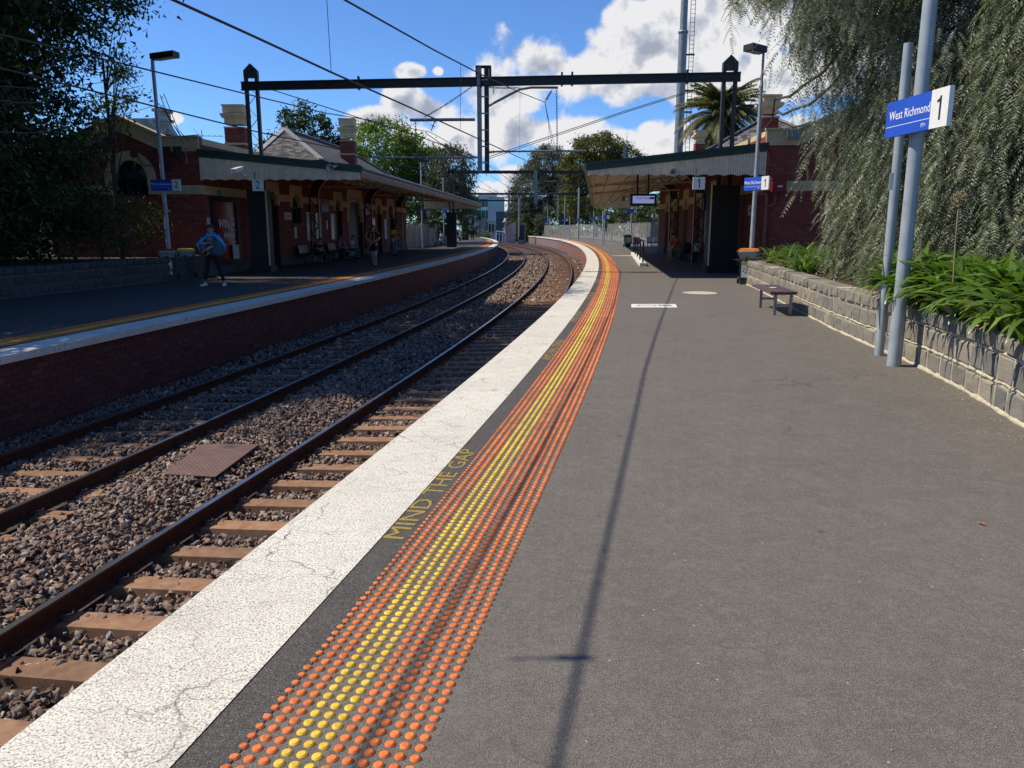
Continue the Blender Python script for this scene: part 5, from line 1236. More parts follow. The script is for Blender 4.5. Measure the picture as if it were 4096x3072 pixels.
# waiting seats
def seats(lab, o, rz, n, m, grp='platform seats', legs=M['steel']):
    t = thing('waiting_bench', lab, 'bench', o, rz, grp)
    for i in range(n):
        b = MB(); P = [(-.24, .52, .86), (-.24, .46, .50), (-.24, .30, .42), (-.24, .02, .44), (-.24, -.02, .41), (-.24, .30, .385), (-.24, .48, .45), (-.24, .555, .86)]
        b.prism([(i * .56 + p[0], p[1], p[2]) for p in P], (.50, 0, 0)); b.build('seat_shell', m, t)
    b = MB(); b.bar((-.28, .25, .36), (n * .56 - .28, .25, .36), .06, .05); b.build('beam', legs, t)
    for x in (-.15, n * .56 - .42):
        b = MB(); b.box((x, .22, 0), (x + .05, .28, .36)); b.box((x - .0, .02, 0), (x + .05, .48, .03)); b.build('leg', legs, t)
    return t
M['seat_pale'] = mat('pale grey seat shell', (.42, .45, .46), (.35, .38, .4), .4, 5); M['seat_dark'] = mat('dark seat shell', (.03, .03, .035), rough=.4)
c = gz(2655, 1030); seats('pair of pale seats against the near building, in shade', (8.55, 40.5, 0), -PI / 2 - .06, 2, M['seat_pale'])
c = gz(2545, 992); seats('pale grey seats in the sun beyond the canopy', (c.x, c.y, 0), PI * .95, 2, M['seat_pale']); seats('white seats behind the railing, end of the near platform', (c.x + 2.4, c.y + 1.2, 0), PI * .95, 3, M['white'])

# ------------------------------------------------------------------ foliage
def leaf_mat(name, stops, trans=.3, rough=.55, spec=.3, tt=(1.25, 1.35, .5)):
    m = bpy.data.materials.new(name); m.use_nodes = True; nt = m.node_tree; bs = nt.nodes['Principled BSDF']
    c = ramp_(nt, rnd_socket(nt), stops); nt.links.new(c, bs.inputs['Base Color']); bs.inputs['Roughness'].default_value = rough; bs.inputs['Specular IOR Level'].default_value = spec
    tr = nt.nodes.new('ShaderNodeBsdfTranslucent'); hv = nt.nodes.new('ShaderNodeVectorMath'); hv.operation = 'MULTIPLY'; hv.inputs[1].default_value = tt; nt.links.new(c, hv.inputs[0]); nt.links.new(hv.outputs[0], tr.inputs['Color'])
    mx = nt.nodes.new('ShaderNodeMixShader'); mx.inputs[0].default_value = trans; nt.links.new(bs.outputs[0], mx.inputs[1]); nt.links.new(tr.outputs[0], mx.inputs[2])
    nt.links.new(mx.outputs[0], nt.nodes['Material Output'].inputs['Surface']); return m
def rot_rand(R, n, up=.0):
    a = R.normal(size=(n, 3)); a[:, 2] += up; a /= np.linalg.norm(a, axis=1)[:, None]
    b = R.normal(size=(n, 3)); b -= a * (a * b).sum(1)[:, None]; b /= np.linalg.norm(b, axis=1)[:, None]
    return b, np.cross(a, b), a                        # length axis, width axis, normal
def leaves(name, P, size, m, parent, seed, up=.6, droop=0., aspect=.45, var=.4, per=1):
    R = np.random.default_rng(seed); n = len(P)
    u, w, nn = rot_rand(R, n, up)
    if droop:
        u = u * (1 - droop) + np.array([0, 0, -1]) * droop; u /= np.linalg.norm(u, axis=1)[:, None]; w = np.cross(nn, u); w /= (np.linalg.norm(w, axis=1)[:, None] + 1e-9)
    s = size * (1 + var * (R.random(n) * 2 - 1)); L = s[:, None]; W = L * aspect
    V = np.stack([P + w * W * .62, P - w * W * .5 + u * L * .1, P + u * L], 1).reshape(-1, 3)
    F = np.arange(n * 3).reshape(-1, 3)
    return np_mesh(name, V, F, m, parent)
def crown_points(R, blobs, dens, sig, clumps, shell=.55):
    P = []; C = []
    for (cx, cy, cz, rx, ry, rz) in blobs:
        vol = (rx * ry * rz) ** (2 / 3); k = max(int(clumps * vol), 6)
        d = R.normal(size=(k, 3)); d /= np.linalg.norm(d, axis=1)[:, None]; r = shell + (1 - shell) * R.random(k) ** .6
        c = np.array([cx, cy, cz]) + d * r[:, None] * np.array([rx, ry, rz]); C.append(c)
        n = int(dens * vol / k) + 1
        q = c[:, None] + R.normal(size=(k, n, 3)) * sig * np.array([1, 1, .65]) * (.6 + .8 * R.random((k, 1, 1)))
        P.append(q.reshape(-1, 3))
    return np.concatenate(P), np.concatenate(C)
def tree(label, base, h, r, blobs, m, leaf, dens, sig, seed, clumps=9, grp=None, up=.6, droop=0., aspect=.45, limbs=14, name='tree', trunk_m=None, lean=(0, 0), shell=.55, cat='tree'):
    R = np.random.default_rng(seed); t = thing(name, label, cat, base, 0, grp); B = np.array(base, float)
    P, C = crown_points(R, blobs, dens, sig, clumps, shell)
    top = Vector((B[0] + lean[0], B[1] + lean[1], B[2] + h)); b = MB(); rs = random.Random(seed)
    pts = [Vector(base).lerp(top, k / 6) + Vector((rs.uniform(-.1, .1), rs.uniform(-.1, .1), 0)) * (h * .06) * (1 if 0 < k < 6 else 0) for k in range(7)]
    pts = [p - Vector(base) for p in pts]
    b.tube(pts, [r * (1 - .6 * k / 6) for k in range(7)], 9); b.build('trunk', trunk_m or M['bark'], t)
    b = MB(); idx = R.choice(len(C), size=min(limbs, len(C)), replace=False)
    for i in idx:
        c = Vector(C[i]) - Vector(base); f = rs.uniform(.35, 1.0); s = pts[int(f * 6)]; mid = s.lerp(c, .5) + Vector((0, 0, rs.uniform(-.05, .15) * (c - s).length))
        b.tube([s, s.lerp(mid, .5) + Vector((0, 0, .04 * (c - s).length)), mid, c], [r * .38, r * .26, r * .16, r * .05], 5)
    b.build('limbs', trunk_m or M['bark'], t)
    leaves('crown', P - B, leaf, m, t, seed + 1, up, droop, aspect); return t
M['leaf_dark'] = leaf_mat('dark evergreen leaf', [(0, (.014, .030, .012)), (.6, (.030, .056, .018)), (.9, (.055, .09, .026)), (1, (.12, .16, .035))], .30)
M['leaf_mid'] = leaf_mat('mid green leaf', [(0, (.035, .065, .018)), (.6, (.06, .10, .028)), (1, (.11, .15, .04))], .35)
M['leaf_bright'] = leaf_mat('bright spring leaf', [(0, (.07, .125, .022)), (.6, (.12, .19, .035)), (1, (.20, .26, .06))], .4)
M['leaf_gum'] = leaf_mat('grey gum leaf', [(0, (.05, .062, .038)), (.6, (.09, .105, .065)), (1, (.17, .17, .115))], .25)
M['leaf_gold'] = leaf_mat('olive gold leaf', [(0, (.05, .062, .016)), (.5, (.105, .115, .028)), (1, (.20, .17, .04))], .25)
M['leaf_pepper'] = leaf_mat('pepper tree leaf', [(0, (.075, .095, .06)), (.5, (.175, .20, .135)), (.85, (.29, .315, .23)), (1, (.44, .46, .37))], .30, .5, .4, tt=(1.1, 1.2, .75))
M['leaf_strap'] = leaf_mat('glossy strap leaf', [(0, (.05, .105, .016)), (.5, (.10, .18, .028)), (.9, (.155, .25, .042)), (1, (.24, .32, .08))], .3, .32, .5)
M['leaf_palm'] = leaf_mat('palm leaflet', [(0, (.045, .065, .02)), (.6, (.09, .115, .035)), (1, (.20, .18, .07))], .2)

gz_ = lambda x, Y: ((x - 2048) / 3077 * Y)
# big dark tree over the far platform (its crown rises above the picture and shades the tracks)
tree('huge dark evergreen tree leaning over the bluestone wall at the left edge', (-15.2, 19.5, .5), 9, .45,
     [(-13.9, 18.2, 4.4, 3.9, 5.0, 3.3), (-14.2, 19, 8.3, 5.2, 6.0, 3.6), (-16.5, 21, 11.3, 5.0, 7, 3.0), (-15.8, 23, 2.6, 3.4, 3.6, 2.2), (-14.6, 18.5, 1.9, 1.9, 3.4, 1.2), (-12.4, 16.8, 9.3, 3.6, 3.8, 2.6), (-15.5, 19.5, 2.2, 3.0, 4.5, 1.9), (-19, 24, 7, 4, 4, 5), (-12.9, 17.8, 11.5, 3.2, 3.4, 2.0), (-13.2, 23, 13.0, 4.0, 4.2, 2.4), (-13.0, 28, 13.0, 4.0, 3.6, 2.4)],
     M['leaf_dark'], .135, 3300, .40, 11, clumps=13, up=.3, limbs=40, shell=.3)
tree('second dark tree left of the picture, overhanging the platform from above', (-16.5, 11.5, .5), 8, .35, [(-14.6, 12.9, 6.8, 3.4, 2.8, 3.0), (-15.8, 14.6, 10.5, 3.4, 3.2, 2.4)], M['leaf_dark'], .20, 560, .45, 12, clumps=9, up=.3, limbs=20, shell=.35)
tree('small sparse tree rising behind the far lamp post', (-13.3, 26.6, .5), 6.5, .09, [(-13.0, 26.6, 6.1, .75, .7, 1.0), (-12.7, 26.6, 7.7, .55, .5, 1.3), (-13.4, 26.5, 5.0, .7, .6, .8)], M['leaf_mid'], .13, 900, .22, 13, clumps=16, limbs=20)
tree('light leaved shrub growing behind the far bins', (-13.1, 24.9, .5), .9, .05, [(-12.7, 24.6, 1.6, 1.3, 1.5, .95), (-14.2, 24.4, 1.5, 1.2, 1.5, .9), (-12.2, 26, 1.9, .5, .7, .9)], M['leaf_mid'], .10, 1500, .25, 14, clumps=18, limbs=14, name='shrub', cat='shrub')

o_ = bpy.data.objects['tree']; R = np.random.default_rng(15); Pp, Cc = crown_points(R, [(-13.6, 18.4, 7.4, 3.9, 4.4, 2.6), (-15.2, 18.8, 4.6, 3.2, 4.2, 3.0), (-15.8, 20, 8.2, 4.0, 4.8, 2.8), (-16.3, 19.5, 2.0, 3.2, 4.5, 1.8)], 700, .6, 12, .2)
leaves('inner_foliage', Pp - np.array([-15.2, 19.5, .5]), .22, M['leaf_dark'], o_, 16, .2)
tree('dark hedge seen under the huge tree, left of the far gable', (-22, 33, 0), 1.5, .1, [(-25, 33, 2.2, 6, 2.5, 3.2), (-19, 32, 1.8, 4, 2.5, 2.6), (-33, 36, 3, 6, 3, 4)], M['leaf_dark'], .26, 500, .5, 18, clumps=6, name='hedge', cat='hedge')
# weeping pepper tree: hanging twigs of feathery leaves
def pepper_twig(R):
    V = []; F = []
    L = 1.0; n = 15
    for i in range(n):
        z = -L * i / n; a = i * 2.4 + R.random(); tl = .20 * (.8 + .4 * R.random())
        d = np.array([math.cos(a) * .75, math.sin(a) * .75, -.6]); d /= np.linalg.norm(d); s = np.cross(d, [0, 0, 1]); s /= np.linalg.norm(s)
        for k in range(8):
            f = (k + 1) / 8.5; c = np.array([0, 0, z]) + d * tl * f + np.array([0, 0, -.09 * f * f])
            for sg in (-1, 1):
                l = .062 * (1 - .45 * abs(f - .45)); q = s * sg * l * .85 + d * l * .45 + np.array([0, 0, -.012]); wv = d * .0105
                k0 = len(V); V += [c + wv * .9, c - wv * .9, c + q]; F.append((k0, k0+1, k0+2))
    return np.array(V), np.array(F)
def weep(name, anchors, lens, m, parent, seed, sc0=1.0):
    R = np.random.default_rng(seed); var = [pepper_twig(R) for _ in range(4)]; Vs = []; Fs = []; k0 = 0
    n = len(anchors); which = R.integers(0, 4, n)
    for w in range(4):
        A_ = anchors[which == w]; Ls = lens[which == w]; V, F = var[w]
        a = R.random(len(A_)) * 2 * PI; s = sc0 * (.75 + .5 * R.random(len(A_))); tx = R.normal(size=(len(A_), 2)) * .16
        ca, sa = np.cos(a)[:, None], np.sin(a)[:, None]
        X = (V[None, :, 0] * ca - V[None, :, 1] * sa) * s[:, None]; Y = (V[None, :, 0] * sa + V[None, :, 1] * ca) * s[:, None]; Z = V[None, :, 2] * (s * Ls)[:, None]
        X = X + Z * tx[:, :1]; Y = Y + Z * tx[:, 1:]
        W = np.stack([X, Y, Z], -1) + A_[:, None]
        Vs.append(W.reshape(-1, 3)); Fs.append((F[None] + (np.arange(len(A_)) * len(V))[:, None, None]).reshape(-1, 3) + k0); k0 += W.shape[0] * W.shape[1]
    return np_mesh(name, np.concatenate(Vs), np.concatenate(Fs), m, parent)
pt_ = thing('pepper_tree', 'huge weeping pepper tree filling the right side, feathery grey green leaves', 'tree')
R = np.random.default_rng(21); An = []
cx, cy, rx, ry = 11.2, 12.2, 4.9, 6.6
def shell_pts(n, a0, a1, rmin, rmax, z0, z1):
    a = a0 + (a1 - a0) * R.random(n); r = rmin + (rmax - rmin) * R.random(n); z = z0 + (z1 - z0) * R.random(n)
    k = np.sqrt(np.clip(1 - ((z - 3.5) / 6.8) ** 2, .1, 1)); lump = 1 + .07 * np.sin(a * 9 + z * 1.3) + .05 * np.sin(a * 23 - z * 2.1)
    return np.stack([cx + rx * r * k * lump * np.cos(a), cy + ry * r * k * lump * np.sin(a), z], -1)
An.append(shell_pts(1500, math.radians(150), math.radians(262), .86, 1.0, 1.5, 8.6))
An.append(shell_pts(600, math.radians(130), math.radians(280), .55, .86, 2.0, 9.0))
An.append(shell_pts(900, math.radians(140), math.radians(225), .93, 1.06, 1.4, 4.6))
An.append(shell_pts(160, math.radians(95), math.radians(150), .75, 1.0, 3.5, 8.6))
# overhanging boughs reaching over the platform at the top
o_ = R.random((460, 3)); 
An.append(np.stack([3.9 + 3.6 * o_[:, 0] ** .8, 12.2 + 3.4 * o_[:, 1], 5.2 + 1.5 * o_[:, 2] + .35 * (o_[:, 0] * 3)], -1)); o_ = R.random((130, 3))
An.append(np.stack([5.6 + 1.6 * o_[:, 0], 13.5 + 2.5 * o_[:, 1], 3.9 + 2.6 * o_[:, 2]], -1))
An = np.concatenate(An); Ln = .8 + .9 * R.random(len(An))
pxa = 2048 + FOC * An[:, 0] / An[:, 1]; zl_ = CAM_H + (910 - 135) / FOC * An[:, 1] * 1.05; hid = (pxa > 2880) & (pxa < 3075); Ln = np.where(hid, np.minimum(Ln, An[:, 2] - zl_), Ln); An, Ln = An[Ln > .15], Ln[Ln > .15]
keep = (An[:, 2] - Ln > .58) | (An[:, 2] - 1.0 * .6 > .6); An, Ln = An[keep], Ln[keep]; Ln = np.minimum(Ln, (An[:, 2] - .62) / 1.15)
weep('hanging_foliage', An, Ln, M['leaf_pepper'], pt_, 22, 1.05)
b = MB(); b.tube([(11.2, 12.4, .4), (11.0, 12.2, 2), (10.6, 12.0, 3.6), (10.2, 12.2, 5.0)], [.45, .36, .32, .24], 10); b.build('trunk', M['bark'], pt_)
b = MB(); rs = random.Random(5)
for i in range(70):
    tgt = Vector(An[rs.randrange(len(An))]); s0 = Vector((10.6, 12.0, rs.uniform(2.5, 5.0))); mid = s0.lerp(tgt, .55) + Vector((0, 0, 1.0))
    b.tube([s0, s0.lerp(mid, .5) + Vector((0, 0, .4)), mid, mid.lerp(tgt, .6) + Vector((0, 0, .15)), tgt, tgt - Vector((0, 0, .7))], [.10, .07, .05, .03, .014, .006], 5)
b.build('limbs', M['bark'], pt_)
b = MB()
for i in range(60):                                                      # bare pale twigs showing at the front
    p = Vector(An[rs.randrange(900)]); q = p + Vector((rs.uniform(-.5, .3), rs.uniform(-.5, .5), rs.uniform(-.8, .1))); b.tube([p, p.lerp(q, .5) + Vector((0, 0, .08)), q], [.010, .007, .004], 4)
b.build('bare_twigs', mat('pale bare twig', (.26, .20, .14), (.18, .14, .10)), pt_)
# dark interior mass so that the light behind does not pour through
Pp, Cc = crown_points(R, [(11.9, 12.6, 4.2, 4.1, 5.9, 4.0), (11.2, 12.5, 7.8, 4.2, 5.2, 2.2), (9.5, 13.5, 3.0, 2.2, 3.0, 2.2)], 1900, .45, 12, .45)
leaves('inner_foliage', Pp, .15, M['leaf_pepper'], pt_, 23, .3, droop=.6, aspect=.28)

# strap-leaved clumps on the bed
def strap_clump(label, centers, nleaf, L0, seed, w0=.028):
    R = np.random.default_rng(seed); t = thing('agapanthus', label, 'plant', group='agapanthus clumps'); V = []; F = []
    for (x, y, z) in centers:
        for i in range(nleaf):
            a = R.random() * 2 * PI; L = L0 * (.65 + .55 * R.random()); e0 = math.radians(48 + 38 * R.random()); bend = math.radians(75 + 75 * R.random()); seg = 6
            p = np.array([x + R.normal() * .05, y + R.normal() * .05, z]); d = np.array([math.cos(a), math.sin(a), 0]); s = np.array([-d[1], d[0], 0]); k0 = len(V); w = w0 * (.75 + .5 * R.random()); tw = R.normal() * .35
            for k in range(seg + 1):
                f = k / seg; e = e0 - bend * f ** 1.35; ww = w * (1 if f < .55 else max(1 - (f - .55) / .45, .04) ** .8) * (.65 + .35 * min(f * 4, 1))
                sd_ = s + np.array([0, 0, tw * f]); V += [tuple(p - sd_ * ww), tuple(p + sd_ * ww)]
                p = p + (d * math.cos(e) + np.array([0, 0, math.sin(e)])) * L / seg
            F += [(k0+2*k, k0+2*k+1, k0+2*k+3, k0+2*k+2) for k in range(seg)]
    np_mesh('strap_leaves', np.array(V), np.array(F), M['leaf_strap'], t, smooth=True)
    V = []; F = []
    for (x, y, z) in centers[::2]:
        for i in range(4):
            a = R.random() * 2 * PI; p = np.array([x, y, z + .1]); d = np.array([math.cos(a), math.sin(a), 0]); s = np.array([-d[1], d[0], 0]); k0 = len(V)
            for k in range(4): V += [tuple(p - s * .012), tuple(p + s * .012)]; p = p + (d * .8 + np.array([0, 0, .4 - .5 * k])) * .12
            F += [(k0+2*k, k0+2*k+1, k0+2*k+3, k0+2*k+2) for k in range(3)]
    np_mesh('dead_leaves', np.array(V), np.array(F), M['dead'], t)
    return t
M['dead'] = leaf_mat('dead brown leaf', [(0, (.20, .09, .04)), (1, (.34, .19, .09))], .2)
R = np.random.default_rng(31); near = []
for i in range(74):
    f = R.random(); y = 6.0 + 4.3 * f; wx = float(np.interp(y, [4.6, 6.1, 7.46, 8.9, 10.3], [3.8, 4.2, 4.52, 4.78, 4.93])); near.append((wx + .06 + abs(R.normal()) * .5, y, .62))
for i in range(14):
    y = 4.3 + 1.8 * R.random(); wx = float(np.interp(y, [2.8, 4.6, 6.1], [3.3, 3.8, 4.2])); near.append((wx + .6 + R.random() * .8, y, .60))
strap_clump('big glossy green strap leaved clump spilling over the near wall', near, 27, .86, 32, .046)
far_ = []
for i in range(40):
    y = 16.2 + 5.0 * R.random(); wx = float(np.interp(y, [14.1, 20.4, 22.3], [5.46, 6.48, 6.75])); far_.append((wx + .3 + R.random() * 1.5, y, .60))
strap_clump('smaller strap leaved clump at the far end of the sunny wall', far_, 28, .76, 33, .026)
def seed_head(label, x, y, z0, z1, r):
    t = thing('dry_flower_stalk', label, 'flower stalk', group='dry flower stalks'); b = MB(); b.tube([(x + .03, y, z0), (x + .01, y, (z0 + z1) / 2), (x, y, z1)], .007, 6); b.build('stalk', M['straw'], t)
    b = MB(); rs = random.Random(3)
    for i in range(70):
        d = Vector((rs.gauss(0, 1), rs.gauss(0, 1), rs.gauss(.3, .8))).normalized(); b.bar(Vector((x, y, z1)), Vector((x, y, z1)) + d * r * rs.uniform(.7, 1), .003, .003); e = Vector((x, y, z1)) + d * r; b.bar(e, e + d * .012, .008, .008)
    b.build('seed_head', M['straw'], t)
M['straw'] = mat('dry straw stalk', (.30, .22, .12), (.22, .16, .09))
p = at(3837, 795, 7.2); seed_head('tall dry agapanthus stalk with round tan seed head', p.x, 7.2, 1.1, p.z, .06); p = at(3490, 1090, 10.6); seed_head('short broken dry stalk at the left of the near clump', p.x, 10.6, .62, p.z, .05)

# background trees
tree('dark round tree behind the far station roof', (gz_(1240, 62), 62, -.1), 8, .3, [(gz_(1250, 62), 62, 8.4, 2.3, 2.2, 2.6), (gz_(1130, 62), 62, 7.2, 1.2, 1.2, 1.0), (gz_(1330, 62), 62, 7.0, 1.8, 1.6, 1.8)], M['leaf_dark'], .30, 700, .30, 41, clumps=12, grp=None)
tree('tall bright green plane tree beyond the far canopy', (gz_(1560, 88), 88, -.5), 9, .4, [(gz_(1560, 88), 88, 9.0, 4.2, 4, 4.3), (gz_(1470, 86), 86, 6.0, 3.4, 3, 3.8), (gz_(1700, 90), 90, 8.0, 2.8, 3, 3.5), (gz_(1650, 88), 88, 5, 3.5, 3, 3)], M['leaf_bright'], .36, 620, .5, 42, clumps=10, shell=.5)
tree('drooping grey green tree right of the bright plane tree', (gz_(1820, 84), 84, -.5), 7, .25, [(gz_(1815, 84), 84, 7.4, 2.5, 2.4, 3.0), (gz_(1850, 84), 84, 5.0, 1.6, 2, 2.5), (gz_(1760, 84), 84, 5.4, 1.8, 2, 2.6)], M['leaf_gum'], .34, 800, .38, 43, clumps=11, droop=.6, aspect=.25)
tree('light green shrub above the far platform fence', (gz_(1715, 74), 74, -.5), 2.5, .1, [(gz_(1715, 74), 74, 2.6, 1.3, 1, 1.3), (gz_(1660, 74), 74, 3.3, 1.3, 1, 1.8)], M['leaf_mid'], .25, 700, .25, 44, clumps=12, name='shrub', cat='shrub')
tree('dark bush beside the black casing on the far platform', (gz_(1770, 80), 80, -.5), 2.5, .1, [(gz_(1775, 80), 80, 3.0, 1.6, 1, 2.4), (gz_(1870, 96), 96, 2.5, 1.6, 1, 2.6)], M['leaf_dark'], .28, 600, .3, 45, clumps=10, name='shrub', cat='shrub')
tree('tall dark gum tree in the centre distance', (gz_(2160, 170), 170, -1.5), 9, .4, [(gz_(2190, 170), 170, 13.99, 4.61, 4.32, 4.9), (gz_(2130, 170), 170, 8.66, 5.19, 4.32, 6.34), (gz_(2260, 168), 168, 9.38, 4.32, 4.32, 6.63), (gz_(2100, 170), 170, 4.34, 3.75, 4.32, 4.61)], M['leaf_gum'], .42, 760, .55, 46, clumps=11, droop=.4, aspect=.3)
tree('flat topped olive tree left of the near canopy', (gz_(2380, 132), 132, -0.5), 8, .35, [(gz_(2390, 132), 132, 14.26, 5.12, 4.04, 2.56), (gz_(2480, 132), 132, 12.64, 3.5, 3.37, 1.62), (gz_(2310, 132), 132, 11.03, 3.5, 3.37, 2.96), (gz_(2330, 132), 132, 6.45, 3.5, 3.37, 4.31), (gz_(2420, 133), 133, 9.14, 4.04, 3.37, 2.69)], M['leaf_gold'], .36, 760, .42, 47, clumps=12)
tree('pale green tree behind the middle of the mesh fence', (gz_(2275, 160), 160, -0.5), 5, .2, [(gz_(2275, 160), 160, 5.76, 2.88, 2.88, 4.8)], M['leaf_mid'], .30, 800, .35, 48, clumps=12, droop=.4)
for i, (px, Yv, z, rx_, rz_) in enumerate([(2440, 97, 3.2, 2.3, 2.3), (2520, 88, 3.4, 2.0, 2.4), (2590, 84, 3.2, 1.8, 2.0), (2200, 158, 2.8, 3.4, 3.2), (2680, 80, 3.5, 2.2, 2.6)]):
    tree(['dark bush behind the fence, under the canopy edge', 'dark bush behind the fence above the recycling bin', 'dark bush behind the fence by the pale seats', 'dark bush low behind the far end of the fence', 'dark bush seen through the near lattice columns'][i], (gz_(px, Yv), Yv, -.5), 2, .12, [(gz_(px, Yv), Yv, z, rx_, 1.6, rz_)], M['leaf_gum'] if i % 2 else M['leaf_mid'], .30, 620, .35, 50 + i, clumps=10, name='shrub', grp='bushes behind the fence', cat='shrub')
tree('low green bush left of the far signal post', (gz_(2072, 168), 168, -1.5), 2, .1, [(gz_(2078, 168), 168, 0.33, 2.16, 1.91, 2.8), (gz_(2095, 164), 164, 1.85, 1.78, 1.53, 2.55)], M['leaf_mid'], .34, 620, .3, 57, clumps=12, name='shrub', cat='shrub')
tree('small bush beyond the end of the far platform', (gz_(1925, 140), 140, -1.5), 1, .1, [(gz_(1925, 140), 140, -.2, 2.2, 1.2, 1.1)], M['leaf_mid'], .34, 520, .3, 58, clumps=12, name='shrub', cat='shrub')
# a far belt of trees closing the view all round
R = np.random.default_rng(77); P = []
for i in range(420):
    a = -1.25 + 2.6 * R.random(); r = 190 + 60 * R.random(); x, y = r * math.sin(a), r * math.cos(a)
    if abs(x + 9) < 9 and y > 150: continue
    h = (5.5 + 2.5 * math.sin(a * 9) + 2 * R.random()) * (.5 if -14 < x < 12 else 1.1); n = 130
    P.append(np.array([x, y, h * .45 - 1]) + R.normal(size=(n, 3)) * [3.4, 2.5, h * .33])
leaves('distant_trees', np.concatenate(P), 1.1, M['leaf_gum'], None, 78, .4)
bpy.data.objects['distant_trees']['kind'] = 'stuff'
# palm
pc = at(2890, 470, 52); t = thing('palm_tree', 'big date palm behind the near station roof', 'palm', (pc.x, pc.y, 0)); b = MB(); b.tube([(0, 0, 0), (0, 0, pc.z - .3)], [.42, .36], 12); b.tube([(0, 0, pc.z - 1.1), (0, 0, pc.z - .2)], [.5, .6], 12); b.build('trunk', M['bark'], t)
R = np.random.default_rng(61); V = []; F = []; b = MB()
for i in range(190):
    a = R.random() * 2 * PI; e0 = math.radians(-40 + 125 * R.random() ** .8); L = 3.15 * (.8 + .3 * R.random()); seg = 12; p = np.array([0, 0, pc.z]); d = np.array([math.cos(a), math.sin(a), 0]); s = np.array([-d[1], d[0], 0]); pts = [p]
    for k in range(seg):
        f = k / seg; e = e0 - math.radians(75) * f; dd = d * math.cos(e) + np.array([0, 0, math.sin(e)]); p = p + dd * L / seg; pts.append(p)
        for q in range(4):
            c = pts[-2] + dd * L / seg * q / 4; ll = .60 * math.sin(PI * min(.12 + f * .95, 1)) + .08
            for sg in (-1, 1):
                tip = c + s * sg * ll * .7 + dd * ll * .55 + np.array([0, 0, -.12 - .1 * R.random()]); k0 = len(V); wv = dd * .034; V += [c - wv, c + wv, tip]; F.append((k0, k0+1, k0+2))
    b.tube([tuple(q) for q in pts], [.03] + [.02] * (seg - 1) + [.008], 4)
np_mesh('fronds', np.array(V), np.array(F), M['leaf_palm'], t); b.build('frond_stems', mat('palm stem', (.22, .20, .08), (.30, .18, .06)), t)
# floodlight tower with ladder
a = at(2713, 612, 60); c = at(2742, 0, 60); t = thing('light_tower', 'very tall grey steel tower pole with ladder behind the near canopy', 'tower', (a.x, 60, 0)); ux = (c.x - a.x) / (c.z - a.z)
b = MB(); b.tube([(0, 0, 0), (.0, 0, 15.6)], [.36, .31], 16); b.build('lower_shaft', M['galv'], t); b = MB(); b.tube([(0, 0, 15.6), (0, 0, 26)], [.27, .22], 16); b.build('upper_shaft', M['galv'], t)
b = MB(); b.lathe([(.31, 15.4), (.38, 15.5), (.38, 15.6), (.27, 15.65)], n=16); b.build('collar', M['galv'], t)
for s in (0, .32): b = MB(); b.tube([(.52 + s, 0, 2), (.46 + s, 0, 26)], .022, 5); b.build('ladder_rail', M['steel'], t)
me = MB().tube([(0, 0, 0), (.34, 0, 0)], .015, 5).mesh('rung', M['steel'])
for k in range(75): place('rung', me, t, (.50, 0, 3 + k * .30))
for z in (6, 10, 14, 18, 22): b = MB(); b.bar((.25, 0, z), (.9, 0, z), .05, .12); b.build('ladder_bracket', M['steel'], t)
p = at(2498, 585, 55); t = thing('steel_stub', 'short grey steel post top showing above the near canopy', 'post'); b = MB(); b.box((p.x - .07, 55, 3.4), (p.x + .07, 55.03, p.z)); b.box((p.x + .07, 55, 3.4), (p.x + .15, 55.2, p.z)); b.build('post', M['galv'], t)

# fences
def fence(lab, pts, z0, h, posts, m_mesh, step=.055, backing=None):
    t = thing('mesh_fence', lab, 'fence', group='platform fences'); P = [Vector((x, y, z0)) for x, y in pts]; S = [0]
    for a, b_ in zip(P, P[1:]): S.append(S[-1] + (b_ - a).length)
    def f(u, z):
        u = min(max(u, 0), S[-1] - 1e-5); i = max(k for k in range(len(S) - 1) if S[k] <= u); return P[i].lerp(P[i+1], (u - S[i]) / (S[i+1] - S[i])) + Vector((0, 0, z))
    n = int(S[-1] / posts)
    for i in range(n + 1):
        u = S[-1] * i / n; b = MB(); b.tube([f(u, 0), f(u, h + .05)], .03, 6); b.build('post', M['galv'], t)
    for z in (.08, h):
        b = MB(); b.tube([f(u, z) for u in np.linspace(0, S[-1], n + 1)], .025, 6); b.build('rail', M['galv'], t)
    V = []; F = []
    for sg in (1, -1):
        for u in np.arange(-h, S[-1] + h, step * 1.414 * 1.4):
            ua, ub = (u, u + h); za, zb_ = (0, h)
            if ua < 0: za = -ua; ua = 0
            if ub > S[-1]: zb_ = h - (ub - S[-1]); ub = S[-1]
            if zb_ - za < .1: continue
            if sg < 0: za, zb_ = h - za, h - zb_
            p = f(ua, .05 + za * .97); q = f(ub, .05 + zb_ * .97); k = len(V); w = Vector((0, 0, .012)); V += [p - w, p + w, q + w, q - w]; F.append((k, k+1, k+2, k+3))
    np_mesh('wire_mesh', np.array([tuple(v) for v in V]), np.array(F), m_mesh, t, kind='stuff')
    return t
M['mesh'] = mat('weathered mesh wire', (.46, .44, .39), (.34, .32, .28), .6, 3, metal=.2)
fence('long chain mesh fence along the back of the near platform', [(12.4, 56), (11.9, 66), (11.4, 80), (11.6, 95), (11.0, 115), (9.4, 135), (6.2, 150)], 0, 2.0, 2.6, M['mesh'])
fence('pale weathered fence behind the seats on the far platform', [(-8.5, 63.5), (-8.0, 70), (-7.5, 78), (-7.6, 88)], zb, 2.0, 2.4, M['mesh'])
t = thing('paling_fence', 'grey weathered timber palings behind the far platform mesh fence', 'fence'); me = {}
